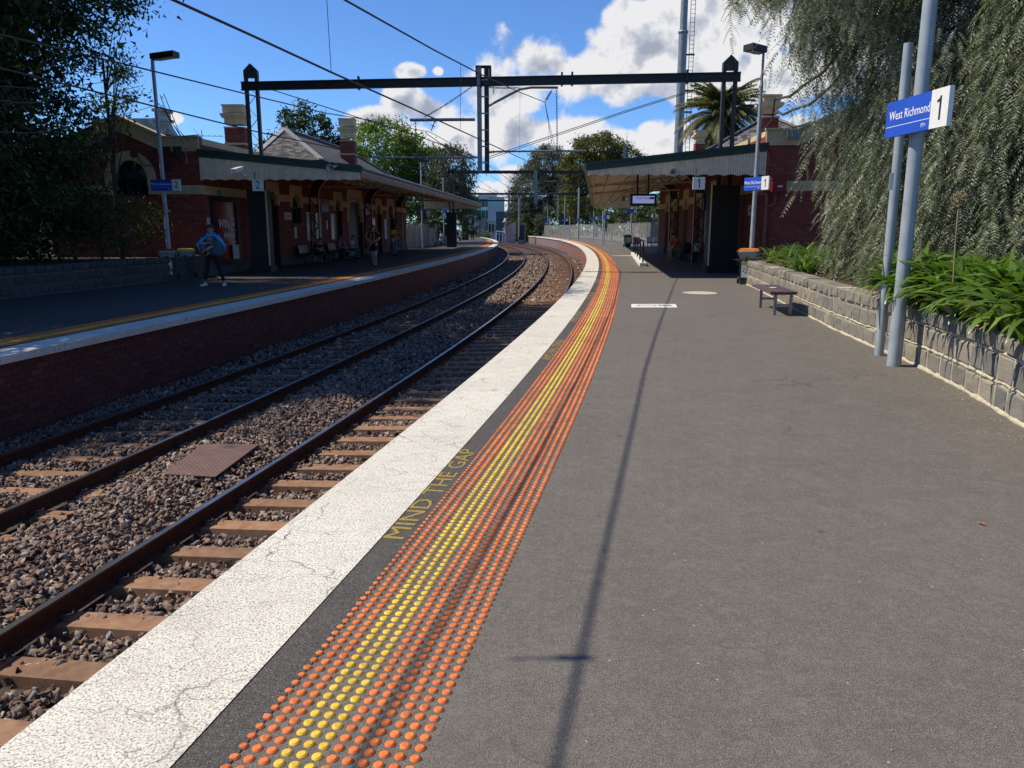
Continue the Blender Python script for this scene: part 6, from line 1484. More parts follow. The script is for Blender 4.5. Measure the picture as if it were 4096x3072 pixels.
for i in range(95):
    y = 64 + .25 * i; x = float(np.interp(y, [63.5, 70, 78, 88], [-8.8, -8.3, -7.8, -7.9])) ; k = i % 4
    if k not in me: q = MB(); q.box((-.01, .01, 0), (.01, .235, 1.75 + .05 * k)); me[k] = q.mesh('paling', M['paling'] if 'paling' in M else M.setdefault('paling', mat('weathered grey paling', (.33, .31, .28), (.13, .12, .11), .85, 2.2, rnd=.5)))
    place('paling', me[k], t, (x, y, zb))
# far gantries and poles
def gantry(lab, Yv, ybeam, x0, x1, mx, mtop, mbot, masts):
    t = thing('far_gantry', lab, 'gantry', group='far overhead gantries'); a = at(x0, ybeam, Yv); c = at(x1, ybeam + 1, Yv)
    b = MB(); b.bar(a, c, .16, .26); b.build('beam', M['black'], t)
    p = at(mx, mtop, Yv - .3); q = at(mx, mbot, Yv - .3); b = MB(); b.bar(q, p, .30, .22, up=(0, 1, 0)); b.build('hanging_mast', M['galv'], t)
    for mpx in masts:
        s = at(mpx, ybeam - 25, Yv)
        for k in (-.16, .16): b = MB(); b.box((s.x + k - .05, Yv - .08, -1.2), (s.x + k + .05, Yv + .08, s.z)); b.build('upright', M['steel'], t)
        z = 2.6; j = 0
        while z < s.z - .5: b = MB(); b.bar((s.x - .14 * (1 if j % 2 else -1), Yv, z), (s.x + .14 * (1 if j % 2 else -1), Yv, z + .5), .02, .05, up=(0, 1, 0)); b.build('lacing_bar', M['steel'], t); z += .5; j += 1
        b = MB(); b.box((s.x - .42, Yv - .3, -.1), (s.x + .42, Yv + .3, 2.9)); b.build('casing', M['black'], t)
    for s_, dx in ((-1, 1.7), (1, 1.9)):
        for dz in (.9, 1.9): b = MB(); m_ = p.lerp(q, min(dz / max((p - q).length, .1), .9)); b.tube([m_, m_ + Vector((s_ * dx, 0, .0))], .03, 5); b.build('arm', M['galv'], t)
    return t
gantry('second black overhead beam, over both tracks past the canopies', 69, 688, 1792, 2470, 2143, 682, 818, [1803])
gantry('third overhead beam, small, in the middle distance', 108, 775, 1850, 2300, 2036, 762, 850, [1858])
gantry('fourth tiny overhead beam beside the green glass building', 145, 802, 1898, 2180, 2080, 795, 855, [])
def small_pole(lab, px, ybase, ytop, Yv, r=.05, sign=None, head=False, grp='far platform poles', m=None, signx=0, zf=0.):
    c = at(px, ytop, Yv); x = c.x; t = thing('pole', lab, 'pole', (x, Yv, zf), 0, grp); b = MB(); b.tube([(0, 0, 0), (0, 0, c.z - zf)], r, 8); b.build('shaft', m or M['pole_blue'], t)
    if sign:
        z = at(px, sign, Yv).z - zf; b = MB(); b.box((-.45 + signx, -.09, z - .17), (.18 + signx, -.06, z + .17)); s = b.build('name_panel', M['blue'], t); b = MB(); b.box((.18 + signx, -.09, z - .17), (.45 + signx, -.06, z + .17)); b.build('number_panel', M['white'], t)
        put_text('West Richmond', .10, M['white_ink'], s, (1, 0, 0), (0, 0, 1), (-.14 + signx, -.092, z), sx=.7)
    if head: luminaire(t, (0, 0, c.z - zf), (1 if head > 0 else -1, -.1, 0), .7, .06)
    return t
for q in [('lamp pole with black head above the far canopy roof, nearer one', 1475 * .463 + 1000, 990, 650, 64, .055, None, 1, zb), ('second lamp pole with black head over the far canopy end', 1772, 985, 710, 78, .055, 845, 1, zb), ('third lamp pole past the far canopy', 1823, 970, 735, 96, .055, 835, 1, zb), ('name board pole at the far platform fence', 1688, 993, 820, 66, .05, 850, 0, zb)]:
    small_pole(q[0], q[1], q[2], q[3], q[4], q[5], q[6], q[7], zf=q[8], signx=.2)
for q in [('pole with name board, first past the near canopy', 2413, 975, 845, 75, .07, None, 0), ('pole with name board beside the fence, second', 2420, 975, 820, 76, .05, 868, 0), ('thin pole above the recycling bin carrying a dark box', 2526, 980, 845, 68, .055, 845, 0), ('pole with small name board, left of the canopy corner', 2375, 960, 845, 88, .05, 873, 0), ('grey and red pole with black foot by the fence', 2316, 950, 750, 100, .10, 880, 0),
          ('short bare pole halfway along the fence', 2279, 958, 865, 96, .05, None, 0), ('lamp pole with name board, mid fence', 2260, 950, 790, 112, .05, 880, 0), ('dark slim pole with rust patches', 2233, 948, 760, 118, .04, None, 0), ('lamp pole with name board near the fence end', 2191, 945, 815, 128, .05, 886, -1), ('tall pale pole at the signal post, far end', 2076, 945, 790, 140, .08, None, 0)]:
    small_pole(*q[:8])
t = thing('signal_cabinet', 'grey cabinet at the foot of the far tall pole', 'cabinet'); p = at(2087, 905, 141); b = MB(); b.box((p.x - .7, 141, -1.5), (p.x + .7, 142, p.z + .5)); b.build('body', M['galv'], t); b = MB(); b.box((p.x - .5, 140.97, -.6), (p.x + .5, 140.99, p.z + .3)); b.build('door', M['steel'], t)
# more wires in the distance
for i, (pts, Yv) in enumerate([([(2143, 790), (2300, 745), (2350, 735)], 69), ([(2050, 725), (2130, 742), (2350, 712)], 72), ([(2060, 760), (2150, 770), (2240, 752), (2350, 722)], 75), ([(1960, 700), (2080, 780), (2140, 815)], 90), ([(1935, 650), (2060, 735), (2110, 800)], 60), ([(1900, 710), (1990, 770), (2045, 800)], 100), ([(2070, 855), (2150, 850), (2240, 838)], 110), ([(2200, 600), (2213, 660), (2233, 760)], 66), ([(2160, 695), (2230, 755), (2240, 800)], 68), ([(2143, 700), (2090, 735), (2050, 740)], 69), ([(1700, 530), (1800, 600), (1900, 640)], 33), ([(2050, 835), (2160, 800), (2270, 790)], 112)]):
    wire(['faint span wire %s' % w for w in ('right of the second hanging mast', 'sagging across the dark gum tree', 'crossing the gum tree lower down', 'falling towards the third beam', 'falling past the first hanging mast', 'near the green glass building', 'low across the fence bushes', 'dropping from the right chain', 'tying the second mast to the right', 'tying the second mast to the left', 'from the left insulator to the mast', 'lowest across the fence bushes')][i], [at(x, y, Yv + 1.5 * k) for k, (x, y) in enumerate(pts)], .012 + .00006 * Yv, 0, 'distant overhead wires')
# background buildings
def block(name, lab, x0, x1, ytop, Yv, depth, m, zb_=-1.6, wins=None, cat='building', wm=None):
    a = at(x0, ytop, Yv); c = at(x1, ytop, Yv); t = thing(name, lab, cat); b = MB(); b.box((a.x, Yv, zb_), (c.x, Yv + depth, a.z)); b.build('wall', m, t)
    b = MB(); b.box((a.x - .1, Yv - .1, a.z), (c.x + .1, Yv + depth + .1, a.z + .15)); b.build('roof_edge', M['lead'], t)
    if wins:
        nx, nz, mx_, h_ = wins; W = c.x - a.x; H = a.z - max(zb_, a.z - h_)
        for i in range(nx):
            for j in range(nz):
                b = MB(); u0 = a.x + W * (i + mx_) / nx; u1 = a.x + W * (i + 1 - mx_) / nx; z0 = a.z - H * (j + .85) / nz; z1 = a.z - H * (j + .15) / nz; b.box((u0, Yv - .06, z0), (u1, Yv + .02, z1)); b.build('window', wm or M['glass_green'], t)
    return t
M['glass_green'] = mat('green tinted glass', (.25, .48, .46), (.34, .56, .54), .12, .3); M['glass_deep'] = mat('deep green glass', (.02, .08, .08), (.03, .11, .10), .1, .3)
M['bg_grey'] = mat('pale grey concrete', (.52, .54, .56), (.46, .48, .50), .8, .2); M['bg_dark'] = mat('blue grey cladding', (.10, .13, .16), (.13, .16, .19), .7, .2)
block('office_building', 'pale green glass office block beyond the far platform end', 1845, 1957, 788, 210, 20, M['glass_green'], wins=(7, 3, .06, 9), wm=M['glass_deep']); block('office_building', 'taller grey office block right of the green glass one', 1951, 2015, 790, 206, 20, M['bg_grey'], wins=(1, 1, .9, 3)); block('plant_room', 'small rooftop structure on the glass office block', 1912, 1984, 776, 215, 10, M['bg_grey'])
block('warehouse', 'dark blue grey flat warehouse wall in the far centre', 1984, 2068, 848, 175, 15, M['bg_dark']); block('warehouse', 'dull blue low shed in front of the dark warehouse', 1985, 2010, 890, 165, 5, mat('faded blue wall', (.10, .20, .26)))
wl_ = block('graffiti_wall', 'brown grey wall streaked with white paint past the far platform', 1903, 1942, 876, 158, 8, mat('streaked wall', (.30, .26, .22), (.20, .17, .14), .85, .8), cat='wall')
b = MB(); rs = random.Random(8); a = at(1905, 940, 157.9)
for i in range(9): x = a.x + .2 + i * .19; b.box((x, 157.9, -1.0), (x + rs.uniform(.05, .14), 157.95, rs.uniform(.2, 2.6)))
b.build('paint_streaks', M['white'], wl_)
block('brick_hut', 'cream hut with dark openings and red base beside the tracks', 1953, 1978, 889, 150, 4, mat('cream hut wall', (.62, .56, .46), (.45, .38, .32), .85, .8), wins=(2, 1, .2, 2.2), wm=M['glass_dark'], cat='hut'); block('cream_building', 'sunlit cream building left of the hut', 1858, 1905, 862, 170, 8, mat('sunlit cream wall', (.60, .54, .40)), wins=(2, 1, .3, 2), wm=M['glass_dark'])
t = thing('garden_wall', 'sloping pink painted wall with urn topped pillar, far centre', 'wall'); a = at(2008, 942, 150); c = at(2042, 885, 150); b = MB(); b.prism([(a.x, 150, -1.5), (c.x + 1, 150, -1.5), (c.x + 1, 150, c.z), (a.x, 150, c.z - 1.3)], (0, .4, 0)); b.build('wall_panel', mat('faded pink wall', (.50, .30, .27), (.55, .42, .38), .85, .8), t); b = MB(); p = at(2022, 885, 150); b.lathe([(.28, -2), (.28, 0), (.5, .1), (.5, .3), (.2, .5), (.35, .8), (0, .9)], (p.x, 150, p.z - .3), 10); b.build('urn_pillar', M['cream'], t)
t = thing('low_railing', 'white low railing beside the far tracks', 'railing'); a = at(1985, 935, 146); c = at(2022, 940, 146)
for z in (0, .5): b = MB(); b.tube([a + Vector((0, 0, z)), c + Vector((0, 0, z))], .07, 6); b.build('rail', M['white'], t)
for f in (0, .33, .66, 1): q = a.lerp(c, f); b = MB(); b.tube([(q.x, q.y, -1.5), (q.x, q.y, q.z + .5)], .06, 6); b.build('post', M['white'], t)
block('brick_building', 'dark brown building seen behind the bushes under the near canopy', 2560, 2800, 872, 120, 8, mat('brown wall', (.16, .13, .12)), zb_=-.5)
# ornate white parapet behind the far gable
t = thing('terrace_building', 'weathered white ornate parapet behind the far gable', 'building'); Yv = 44; a = at(590, 455, Yv); c = at(700, 540, Yv); M['stucco'] = mat('weathered white stucco', (.52, .49, .42), (.30, .28, .24), .85, 3)
b = MB(); b.box((a.x - 4, Yv, 0), (c.x, Yv + 3, at(690, 545, Yv).z)); b.build('wall', M['stucco'], t)
b = MB(); z0 = at(600, 560, Yv).z; zt = at(645, 448, Yv).z; x0 = at(628, 500, Yv).x; x1 = at(668, 500, Yv).x; b.box((x0, Yv - .2, z0), (x1, Yv + .6, zt)); b.box((x0 - .12, Yv - .3, zt - .5), (x1 + .12, Yv + .7, zt - .35)); b.box((x0 - .1, Yv - .3, zt), (x1 + .1, Yv + .7, zt + .15)); b.build('pier', M['stucco'], t)
b = MB(); b.prism([(x1, Yv - .1, z0), (c.x + .3, Yv - .1, z0 - .3), (x1, Yv - .1, at(680, 530, Yv).z + .5)], (0, .5, 0)); b.build('scroll', M['stucco'], t)
b = MB(); b.box((a.x - 3, Yv - .2, z0 + .4), (x0, Yv + .3, at(600, 475, Yv).z)); b.build('parapet', M['stucco'], t)
# bins and boxes further along the platforms
c = gz(2500, 984); bin_('green bin with yellow lid at the mesh fence past the near canopy', (gz_(2502, 66), 66, 0), .1, M['bin_green'], mat('mustard bin lid', (.70, .42, .03)), False, None, 1.0)
c = gz(1792, 975, zb); bin_('bin with pink lid beside the seated man in white', (gz_(1792, 74), 74, zb), .1, M['bag'], mat('pink bin lid', (.60, .12, .16)), False, None, .95)
seats('dark seats under the seated man in white', (gz_(1757, 71.5), 71.3, zb), PI * .5 + .2, 1, M['seat_dark']); seats('dark seats under the fair haired person in blue', (gz_(1822, 92), 92, zb), PI * .5, 2, M['seat_dark'])
seats('dark seats under the first two seated people by the lattice column', (-9.55, 37.0, zb), PI / 2, 3, M['seat_dark']); seats('dark seats under the third seated person by the doorway', (-9.25, 41.6, zb), PI / 2, 3, M['seat_dark']); seats('dark seats under the man resting his chin', (8.35, 38.2, 0), -PI / 2, 3, M['seat_dark'])
t = thing('mast_casing', 'tall black casing with small white notice on the far platform', 'casing'); p = at(1806, 900, 82); b = MB(); b.box((p.x - .48, 82, zb), (p.x + .3, 82.6, at(1800, 862, 82).z)); b.box((p.x - .6, 81.9, zb), (p.x + .6, 82.7, zb + .25)); b.build('casing', M['black'], t); b = MB(); q = at(1809, 902, 81.98); b.box((q.x - .12, 81.97, q.z - .17), (q.x + .12, 81.99, q.z + .17)); b.build('notice', M['white'], t)
t = thing('information_board', 'dark information panel on legs near the end of the far platform', 'board'); p = at(1883, 882, 108); b = MB(); b.box((p.x - .42, 108, p.z - .6), (p.x + .42, 108.1, p.z + .6)); b.build('panel', M['black'], t)
for s in (-.35, .35): b = MB(); b.tube([(p.x + s, 108.05, zb), (p.x + s, 108.05, p.z - .6)], .04, 6); b.build('leg', M['steel'], t)
b = MB(); b.box((p.x - .3, 107.98, p.z + .25), (p.x + .3, 107.99, p.z + .32)); b.box((p.x - .25, 107.98, p.z - .3), (p.x + .1, 107.99, p.z + .1)); b.build('print', M['grey_panel'], t)

# ------------------------------------------------------------------ people
JOBS = []
def skin(name, nodes, edges, root, m, parent, lv=2):
    idx = {k: i for i, k in enumerate(nodes)}; me = bpy.data.meshes.new(name)
    me.from_pydata([tuple(nodes[k][0]) for k in nodes], [(idx[a], idx[b]) for a, b in edges], []); o = bpy.data.objects.new(name, me); col.objects.link(o); o.parent = parent
    md = o.modifiers.new('Skin', 'SKIN'); md.use_smooth_shade = True; sv = me.skin_vertices[0].data
    for k, i in idx.items():
        r = nodes[k][1]; sv[i].radius = r if isinstance(r, tuple) else (r, r); sv[i].use_root = (k == root)
    s = o.modifiers.new('Sub', 'SUBSURF'); s.levels = lv; s.render_levels = lv; JOBS.append((o, m)); return o
def flush_skins():
    dg = bpy.context.evaluated_depsgraph_get()
    for o, m in JOBS:
        me = bpy.data.meshes.new_from_object(o.evaluated_get(dg)); me.name = o.name; me.materials.clear(); me.materials.append(m); o.modifiers.clear(); o.data = me
    JOBS.clear()
def cmat(name, c, c2=None): return mat(name, c, c2, .85, 30, bump=.002, bscale=40)
SKIN = mat('skin', (.50, .30, .21), (.45, .26, .18), .55, 10); SKIN_D = mat('darker skin', (.22, .12, .08), (.19, .10, .07), .55, 10)
def person(label, loc, rz, P, shirt, trousers, shoes, hair, skinm=SKIN, sleeve='short', legs='long', scale=1.0, hair_len=.0, extra=None):
    """P: joint positions in the figure's own space (faces -y, z up, feet at 0)"""
    t = thing('person', label, 'person', loc, rz); t.scale = (scale,) * 3; J = {k: Vector(v) for k, v in P.items()}
    up = (J['head'] - J['neck']).normalized(); fwd = Vector(P.get('look', (0, -1, 0))); fwd = (fwd - up * fwd.dot(up)).normalized(); rt = up.cross(fwd) * -1
    n = {'pelvis': (J['pelvis'], (.135, .10)), 'waist': (J['pelvis'].lerp(J['chest'], .45), (.105, .09)), 'chest': (J['chest'], (.125, .098)), 'neck': (J['neck'], .052), 'jaw': (J['neck'].lerp(J['head'], .55), (.062, .068)), 'head': (J['head'], (.078, .095)), 'crown': (J['head'] + up * .07, (.068, .082))}
    e = [('pelvis', 'waist'), ('waist', 'chest'), ('chest', 'neck'), ('neck', 'jaw'), ('jaw', 'head'), ('head', 'crown')]
    for s in 'LR':
        n.update({'sh' + s: (J['sh' + s], .060), 'el' + s: (J['el' + s], .042), 'wr' + s: (J['wr' + s], .028), 'hip' + s: (J['hip' + s], .088), 'kn' + s: (J['kn' + s], .060), 'cf' + s: (J['kn' + s].lerp(J['an' + s], .3), .056), 'an' + s: (J['an' + s], .038)})
        e += [('chest', 'sh' + s), ('sh' + s, 'el' + s), ('el' + s, 'wr' + s), ('pelvis', 'hip' + s), ('hip' + s, 'kn' + s), ('kn' + s, 'cf' + s), ('cf' + s, 'an' + s)]
    body = skin('body', n, e, 'pelvis', skinm, t)
    for s in 'LR':                                            # hands: palm, four fingers, thumb
        w = J['wr' + s]; d = (w - J['el' + s]).normalized(); q = d.orthogonal().normalized() if abs(d.z) > .95 else d.cross(Vector((0, 0, 1))).normalized(); c = d.cross(q)
        b = MB(); b.tube([w - d * .01, w + d * .04, w + d * .085], [.026, .036, .030], 8, sy=.5)
        for k in range(4):
            L = (.060, .072, .068, .052)[k]; o = w + d * .075 + q * (-.026 + .0175 * k); b.tube([o, o + d * L * .5 + c * .006, o + d * L * .9 + c * .028], [.0088, .008, .006], 5)
        o = w + d * .03 - q * .026; b.tube([o, o - q * .022 + d * .02, o - q * .026 + d * .05 + c * .012], [.011, .010, .007], 5); b.build('hand', skinm, t)
        a = J['an' + s]; k = J['kn' + s]; f = Vector(P.get('toe' + s, (0, -1, 0))).normalized(); sd = f.cross(Vector((0, 0, 1))); ft = lambda x, y, z: Vector((a.x, a.y, a.z - .075)) + sd * x + f * y + Vector((0, 0, z)) + (Vector((0, 0, f.z)) * y * 0)
        V = [];
        for y, w_, h in ((-.08, .030, .07), (-.05, .042, .085), (.02, .042, .085), (.08, .045, .06), (.14, .046, .042), (.185, .028, .03)):
            V += [ft(-w_, y, 0), ft(w_, y, 0), ft(w_ * .85, y, h), ft(-w_ * .85, y, h)]
        F = [(4*i+j, 4*i+(j+1) % 4, 4*i+4+(j+1) % 4, 4*i+4+j) for i in range(5) for j in range(4)] + [(0, 3, 2, 1), (20, 21, 22, 23)]
        b = MB(); b.add(V, F, True); b.build('shoe', shoes, t)
    sh = {k: (n[k][0], tuple(v + .034 for v in n[k][1])) for k in ('waist', 'chest')}; sh['hem'] = (J['pelvis'] - up * .02, .165); sh['collar'] = (J['chest'].lerp(J['neck'], .7), .088); es = [('hem', 'waist'), ('waist', 'chest'), ('chest', 'collar')]
    for s in 'LR':
        sh['sh' + s] = (J['sh' + s], .074); es.append(('chest', 'sh' + s))
        if sleeve == 'none': continue
        end = J['sh' + s].lerp(J['el' + s], .8) if sleeve == 'short' else J['el' + s]; sh['sl' + s] = (end, .060 if sleeve == 'short' else .056); es.append(('sh' + s, 'sl' + s))
        if sleeve == 'long': sh['cu' + s] = (J['el' + s].lerp(J['wr' + s], .9), .040); es.append(('sl' + s, 'cu' + s))
    skin('shirt', sh, es, 'waist', shirt, t)
    tr = {'top': (J['pelvis'].lerp(n['waist'][0], .35), (.135, .105)), 'pelvis': (J['pelvis'], (.150, .118))}; et = [('top', 'pelvis')]
    for s in 'LR':
        tr['hip' + s] = (J['hip' + s], .100); et.append(('pelvis', 'hip' + s)); kk = J['kn' + s] if legs != 'short' else J['hip' + s].lerp(J['kn' + s], .72)
        tr['kn' + s] = (kk, .072 if legs == 'long' else .092 if legs == 'short' else .066); et.append(('hip' + s, 'kn' + s))
        if legs != 'short': tr['an' + s] = (J['kn' + s].lerp(J['an' + s], .9), .058 if legs == 'long' else .044); et.append(('kn' + s, 'an' + s))
    skin('trousers' if legs != 'short' else 'shorts', tr, et, 'pelvis', trousers, t)
    H = J['head'] + up * .035; b = MB(); V = []; F = []; N = 14; rows = 7
    for i in range(rows):
        for k in range(N):
            a = 2 * PI * k / N; fr_ = max(0, math.sin(a)); ph = PI * (.64 - .30 * fr_ ** .7) * i / (rows - 1); dv = (rt * math.cos(a) + fwd * math.sin(a)) * math.sin(ph); ff = dv.dot(fwd); lim = .100; drop = -hair_len * max(0, (i - 3) / 3) if ff < .25 else 0
            V.append(H - fwd * .006 + dv * lim * (1 + .04 * math.sin(k * 2.3 + i)) + up * (math.cos(ph) * .100 + drop))
    F = [(i*N+k, i*N+(k+1) % N, (i+1)*N+(k+1) % N, (i+1)*N+k) for i in range(rows-1) for k in range(N)]; b.add(V, F, True); b.build('hair', hair, t)
    fc = J['head'] + fwd * .088
    b = MB(); b.tube([fc + up * .018, fc + up * -.012 + fwd * .022, fc - up * .022 + fwd * .004], [.007, .013, .010], 6); b.build('nose', skinm, t)
    for s in (-1, 1):
        b = MB(); b.lathe([(0, -.009), (.009, -.004), (.009, .004), (0, .009)], n=8, fr=lambda x, y, z: fc + rt * (.032 * s) + up * (.022 + z) + rt * x + fwd * (y - .004)); b.build('eye', M['ink'], t)
        b = MB(); b.tube([J['head'] + rt * s * .080 + up * .028, J['head'] + rt * s * .094 + up * .004, J['head'] + rt * s * .080 - up * .028], [.008, .013, .008], 6); b.build('ear', skinm, t)
    b = MB(); b.tube([fc - up * .048 - rt * .022 - fwd * .008, fc - up * .050, fc - up * .048 + rt * .022 - fwd * .008], [.003, .006, .003], 5); b.build('mouth', mat('lips', (.30, .10, .09)), t)
    if extra: extra(t, J)
    return t
def stand(**k):
    P = dict(pelvis=(0, 0, .95), chest=(0, -.01, 1.30), neck=(0, -.01, 1.47), head=(0, -.03, 1.62), shL=(.175, 0, 1.40), shR=(-.175, 0, 1.40), elL=(.235, .02, 1.12), elR=(-.235, .02, 1.12), wrL=(.235, -.08, .87), wrR=(-.235, -.08, .87),
             hipL=(.09, 0, .89), hipR=(-.09, 0, .89), knL=(.10, -.02, .49), knR=(-.10, -.02, .49), anL=(.11, .02, .08), anR=(-.11, .02, .08)); P.update(k); return P
def sit(**k):
    P = dict(pelvis=(0, 0, .50), chest=(0, -.04, .86), neck=(0, -.07, 1.02), head=(0, -.10, 1.17), shL=(.17, -.04, .96), shR=(-.17, -.04, .96), elL=(.21, -.16, .72), elR=(-.21, -.16, .72), wrL=(.10, -.34, .66), wrR=(-.10, -.34, .66),
             hipL=(.09, -.04, .49), hipR=(-.09, -.04, .49), knL=(.11, -.45, .50), knR=(-.11, -.45, .50), anL=(.12, -.47, .08), anR=(-.12, -.47, .08)); P.update(k); return P
black_c = cmat('black cloth', (.010, .010, .012)); HB = mat('dark hair', (.012, .010, .009), (.02, .015, .012), .6, 60); HBR = mat('brown hair', (.09, .035, .02), (.06, .025, .015), .6, 60); HBL = mat('blond hair', (.55, .42, .22), (.42, .30, .14), .6, 60)
white_sh = mat('white shoe', (.72, .72, .74), (.6, .6, .6), .6, 30); dark_sh = mat('black shoe', (.012, .012, .014), rough=.5)
def cloth_cape(t, J):
    m = cmat('sky blue cloth', (.06, .38, .72), (.05, .30, .60)); b = MB(); V = []; F = []; n = 15
    for j, (r, z, w) in enumerate([(.09, 1.50, .9), (.19, 1.45, 1.1), (.24, 1.32, 1.15), (.27, 1.18, 1.2), (.28, 1.06, 1.1)]):
        for i in range(n):
            a = PI * (-.12 + 1.24 * i / (n - 1)); hang = (.10 * abs(math.cos(a)) if j > 2 else 0)
            V.append((r * w * math.cos(a) * 1.05, r * math.sin(a) * .62 + (-.02 if j else 0), z + .03 * math.sin(i * 1.9 + j) + (.16 if 4 < i < 10 and j > 2 else 0)))
    F = [(j*n+i, j*n+i+1, (j+1)*n+i+1, (j+1)*n+i) for j in range(4) for i in range(n-1)]; b.add(V, F, True)
    o = b.build('draped_cloth', m, t)
    b = MB(); b.tube([(-.10, -.13, 1.40), (-.24, -.16, 1.30), (-.36, -.12, 1.18), (-.31, -.14, 1.00)], [.05, .09, .10, .03], 8, sy=.5); b.build('cloth_fold', m, t)
    b = MB(); b.tube([(.04, -.13, 1.46), (.15, -.15, 1.42), (.27, -.13, 1.30), (.34, -.06, 1.14), (.33, .0, 1.0)], [.03, .08, .10, .09, .04], 8, sy=.5); b.build('cloth_fold', m, t); b = MB(); b.tube([(-.10, -.12, 1.45), (.0, -.15, 1.42), (.10, -.14, 1.46)], [.04, .05, .04], 8); b.build('cloth_collar', m, t)
c = gz(872, 1140, zb)
person('person in grey top and black leggings wrapping a sky blue cloth around the shoulders', (c.x + .08, 22.9, zb), .15, stand(shR=(-.17, -.02, 1.40), elR=(-.26, -.22, 1.20), wrR=(-.06, -.27, 1.22), elL=(.20, -.20, 1.20), wrL=(-.12, -.32, 1.03), hipL=(.09, 0, .89), knL=(.17, -.05, .49), anL=(.26, .03, .08), knR=(-.18, -.02, .49), anR=(-.28, 0, .08), toeR=(-.5, -1, 0), head=(.0, -.06, 1.61), look=(-.3, -1, -.35)),
       cmat('grey top', (.13, .13, .16)), black_c, white_sh, HB, legs='slim', scale=1.03, extra=cloth_cape)
t = thing('bag', 'slate blue soft bag hanging at the hip of the person in black leggings', 'bag'); b = MB(); bp = Vector((c.x + .30, 22.68, zb)); V = []
for z, w_, d_ in ((1.36, .06, .03), (1.22, .13, .07), (1.02, .18, .09), (.93, .19, .09), (.90, .15, .06)): V += [bp + Vector((w_ * math.cos(a), d_ * math.sin(a), z)) for a in np.linspace(0, 2 * PI, 12, endpoint=False)]
b.add(V, [(i*12+k, i*12+(k+1) % 12, (i+1)*12+(k+1) % 12, (i+1)*12+k) for i in range(4) for k in range(12)] + [tuple(range(48, 60))], True); b.build('bag_body', cmat('slate blue bag', (.06, .10, .15), (.04, .07, .11)), t)
def stripes(t, J):
    m = cmat('yellow stripe cloth', (.55, .30, .03))
    for x in (-.085, .055): b = MB(); b.add([(x - .022, -.128, 1.40), (x + .022, -.13, 1.40), (x + .022, -.135, 1.02), (x - .022, -.133, 1.02)], [(0, 1, 2, 3)]); b.build('stripe', m, t)
    for s in (-1, 1): b = MB(); b.tube([(s * .17, -.02, 1.455), (s * .235, .0, 1.36)], [.05, .052], 8, sy=.6); b.build('shoulder_stripe', m, t)
    b = MB(); b.tube([(-.27, .02, 1.45), (-.30, .0, 1.30), (-.27, .02, 1.15)], [.03, .07, .05], 8); b.build('yellow_bag', m, t)
    for s in 'LR': b = MB(); a = J['an' + s]; b.tube([a + Vector((0, 0, .06)), a], .044, 8); b.build('sock', M['white'], t)
person('person in black and yellow striped vest and dark shorts walking towards the camera', (-6.13, 34.6, zb), .05, stand(elL=(.27, -.06, 1.16), wrL=(.07, -.26, 1.06), elR=(-.25, -.05, 1.14), wrR=(-.10, -.26, 1.04), knL=(.09, -.16, .50), anL=(.08, -.12, .08), knR=(-.07, .04, .49), anR=(-.06, .22, .14), head=(0, -.03, 1.62)), cmat('black vest', (.012, .012, .014)), cmat('navy shorts', (.010, .012, .025)), dark_sh, HBR, sleeve='short', legs='short', scale=1.04, hair_len=.20, extra=stripes)
def strap(t, J):
    b = MB(); b.tube([(.10, -.115, 1.42), (-.02, -.145, 1.2), (-.13, -.12, 1.02)], .016, 6); b.build('strap', black_c, t); b = MB(); b.box((-.22, -.10, .80), (-.15, .05, .98)); b.build('hip_bag', M['grey_panel'], t)
    b = MB(); b.box((-.04, -.42, 1.16), (.04, -.405, 1.28)); b.build('phone', M['ink'], t)
person('person in yellow shirt and blue jeans looking down at a phone by the last column', (gz_(1585, 47.5), 47.5, zb), .9, stand(head=(0, -.08, 1.60), look=(0, -1, -.6), elL=(.22, -.06, 1.15), wrL=(.06, -.32, 1.16), elR=(-.22, -.06, 1.15), wrR=(-.06, -.32, 1.16)), cmat('yellow shirt', (.70, .38, .01)), cmat('faded jeans', (.16, .22, .30), (.10, .15, .22)), dark_sh, HB, skinm=SKIN_D, sleeve='short', scale=1.07, extra=strap)
person('person in black clothes sitting hunched at the first dark seat, facing the tracks', (-9.35, 37.1, zb), 1.25, sit(chest=(0, -.12, .84), neck=(0, -.2, .98), head=(0, -.28, 1.10), shL=(.17, -.12, .93), shR=(-.17, -.12, .93), elL=(.2, -.26, .70), elR=(-.2, -.26, .70), wrL=(.05, -.46, .66), wrR=(-.05, -.46, .66), look=(0, -1, -.5)), black_c, black_c, dark_sh, HB, sleeve='short')
def pinkbag(t, J): b = MB(); b.tube([(.20, -.28, .62), (.2, -.28, .80)], [.15, .09], 10); b.build('pink_bag', cmat('pink bag', (.45, .12, .16)), t)
person('seated person in pink top with a pink bag, hand raised to the face', (-9.2, 41.5, zb), 1.3, sit(wrL=(.05, -.20, 1.10), elL=(.16, -.28, .80)), cmat('dusty pink top', (.30, .16, .17)), black_c, dark_sh, HB, hair_len=.15, extra=pinkbag)
person('seated person in pale shirt and teal trousers by the doorway', (-9.0, 43.6, zb), 1.2, sit(head=(0, -.14, 1.15), look=(0, -1, -.4)), cmat('pale shirt', (.42, .42, .42)), cmat('teal trousers', (.02, .13, .13)), dark_sh, HB)
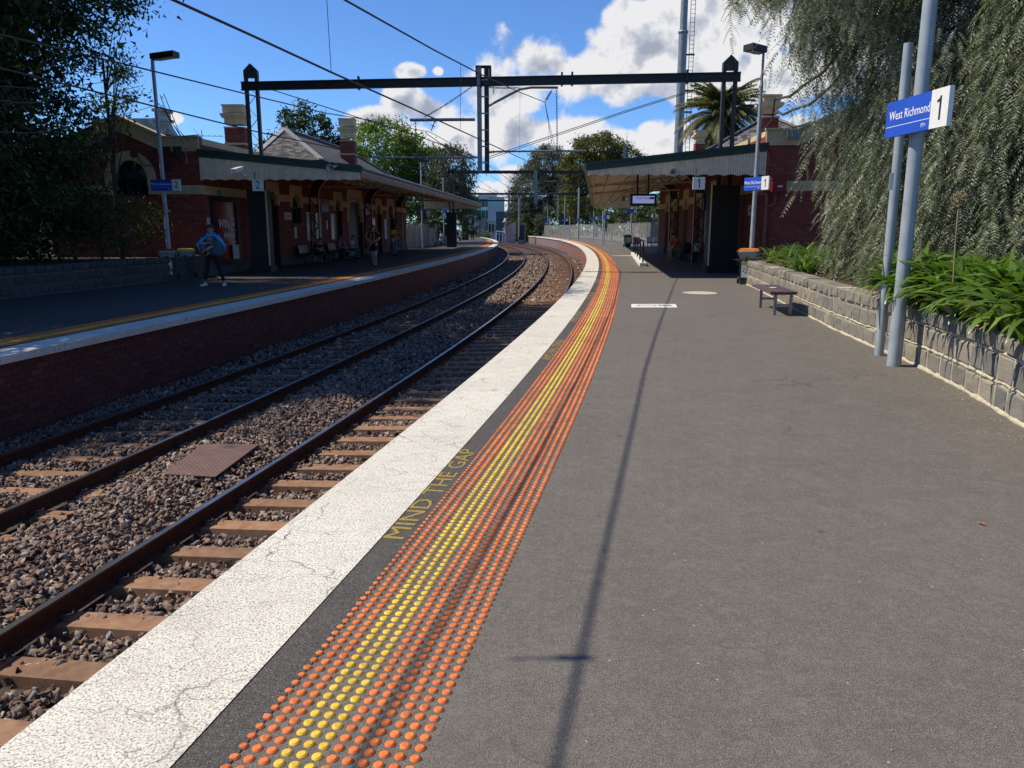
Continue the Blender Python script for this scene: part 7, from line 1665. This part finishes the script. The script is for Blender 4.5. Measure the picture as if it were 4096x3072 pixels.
person('man in white shirt and light jeans lounging on the far platform with legs stretched', (gz_(1768, 71.5), 71.5, zb), 1.35, sit(head=(0, -.02, 1.15), knL=(.1, -.46, .52), anL=(.1, -.86, .10), knR=(-.1, -.45, .50), anR=(-.1, -.62, .08), look=(0, -1, -.3)), cmat('white shirt', (.70, .72, .76)), cmat('light jeans', (.22, .30, .40), (.16, .22, .32)), dark_sh, HB, scale=1.12)
person('fair haired person in blue sitting on the far platform', (gz_(1828, 92), 92, zb), 1.2, sit(look=(0, -1, -.4)), cmat('blue jacket', (.04, .12, .50)), cmat('blue trousers', (.02, .05, .22)), white_sh, HBL, sleeve='long', hair_len=.1, scale=1.15)
def backpack(t, J): b = MB(); b.tube([(.22, .05, 1.35), (.26, .05, 1.1), (.24, .05, .9)], [.05, .11, .08], 8); b.build('shoulder_bag', black_c, t)
person('tiny figure in white top and black trousers standing at the far platform end', (gz_(1892, 104), 104, zb), .1, stand(wrL=(.06, -.28, 1.25), elL=(.2, -.1, 1.15), wrR=(-.06, -.28, 1.25), elR=(-.2, -.1, 1.15), look=(0, -1, -.4)), cmat('white top', (.75, .75, .78)), black_c, dark_sh, HB, extra=backpack)
person('man in orange shirt sitting with chin on his hand under the near canopy', (8.05, 37.4, 0), -1.35, sit(chest=(0, -.16, .84), neck=(0, -.26, .98), head=(0, -.34, 1.10), shL=(.17, -.16, .93), shR=(-.17, -.16, .93), elL=(.16, -.42, .62), elR=(-.16, -.42, .62), wrR=(-.03, -.42, .96), wrL=(.02, -.48, .58), look=(0, -1, -.2)), cmat('rust orange shirt', (.42, .10, .03)), cmat('beige trousers', (.34, .28, .22)), mat('pale suede shoe', (.38, .30, .24)), HB, legs='long', scale=1.1)
t = thing('rucksack', 'black rucksack on the seat beside the man in orange', 'bag'); b = MB(); V = []; bp = Vector((8.1, 36.2, .44))
for z, w_, d_ in ((0, .26, .18), (.1, .36, .24), (.3, .36, .24), (.45, .24, .18), (.5, .1, .08)): V += [bp + Vector((d_ * math.cos(a), w_ * math.sin(a), z)) for a in np.linspace(0, 2 * PI, 12, endpoint=False)]
b.add(V, [(i*12+k, i*12+(k+1) % 12, (i+1)*12+(k+1) % 12, (i+1)*12+k) for i in range(4) for k in range(12)] + [tuple(range(48, 60))], True); b.build('bag_body', black_c, t)
flush_skins()
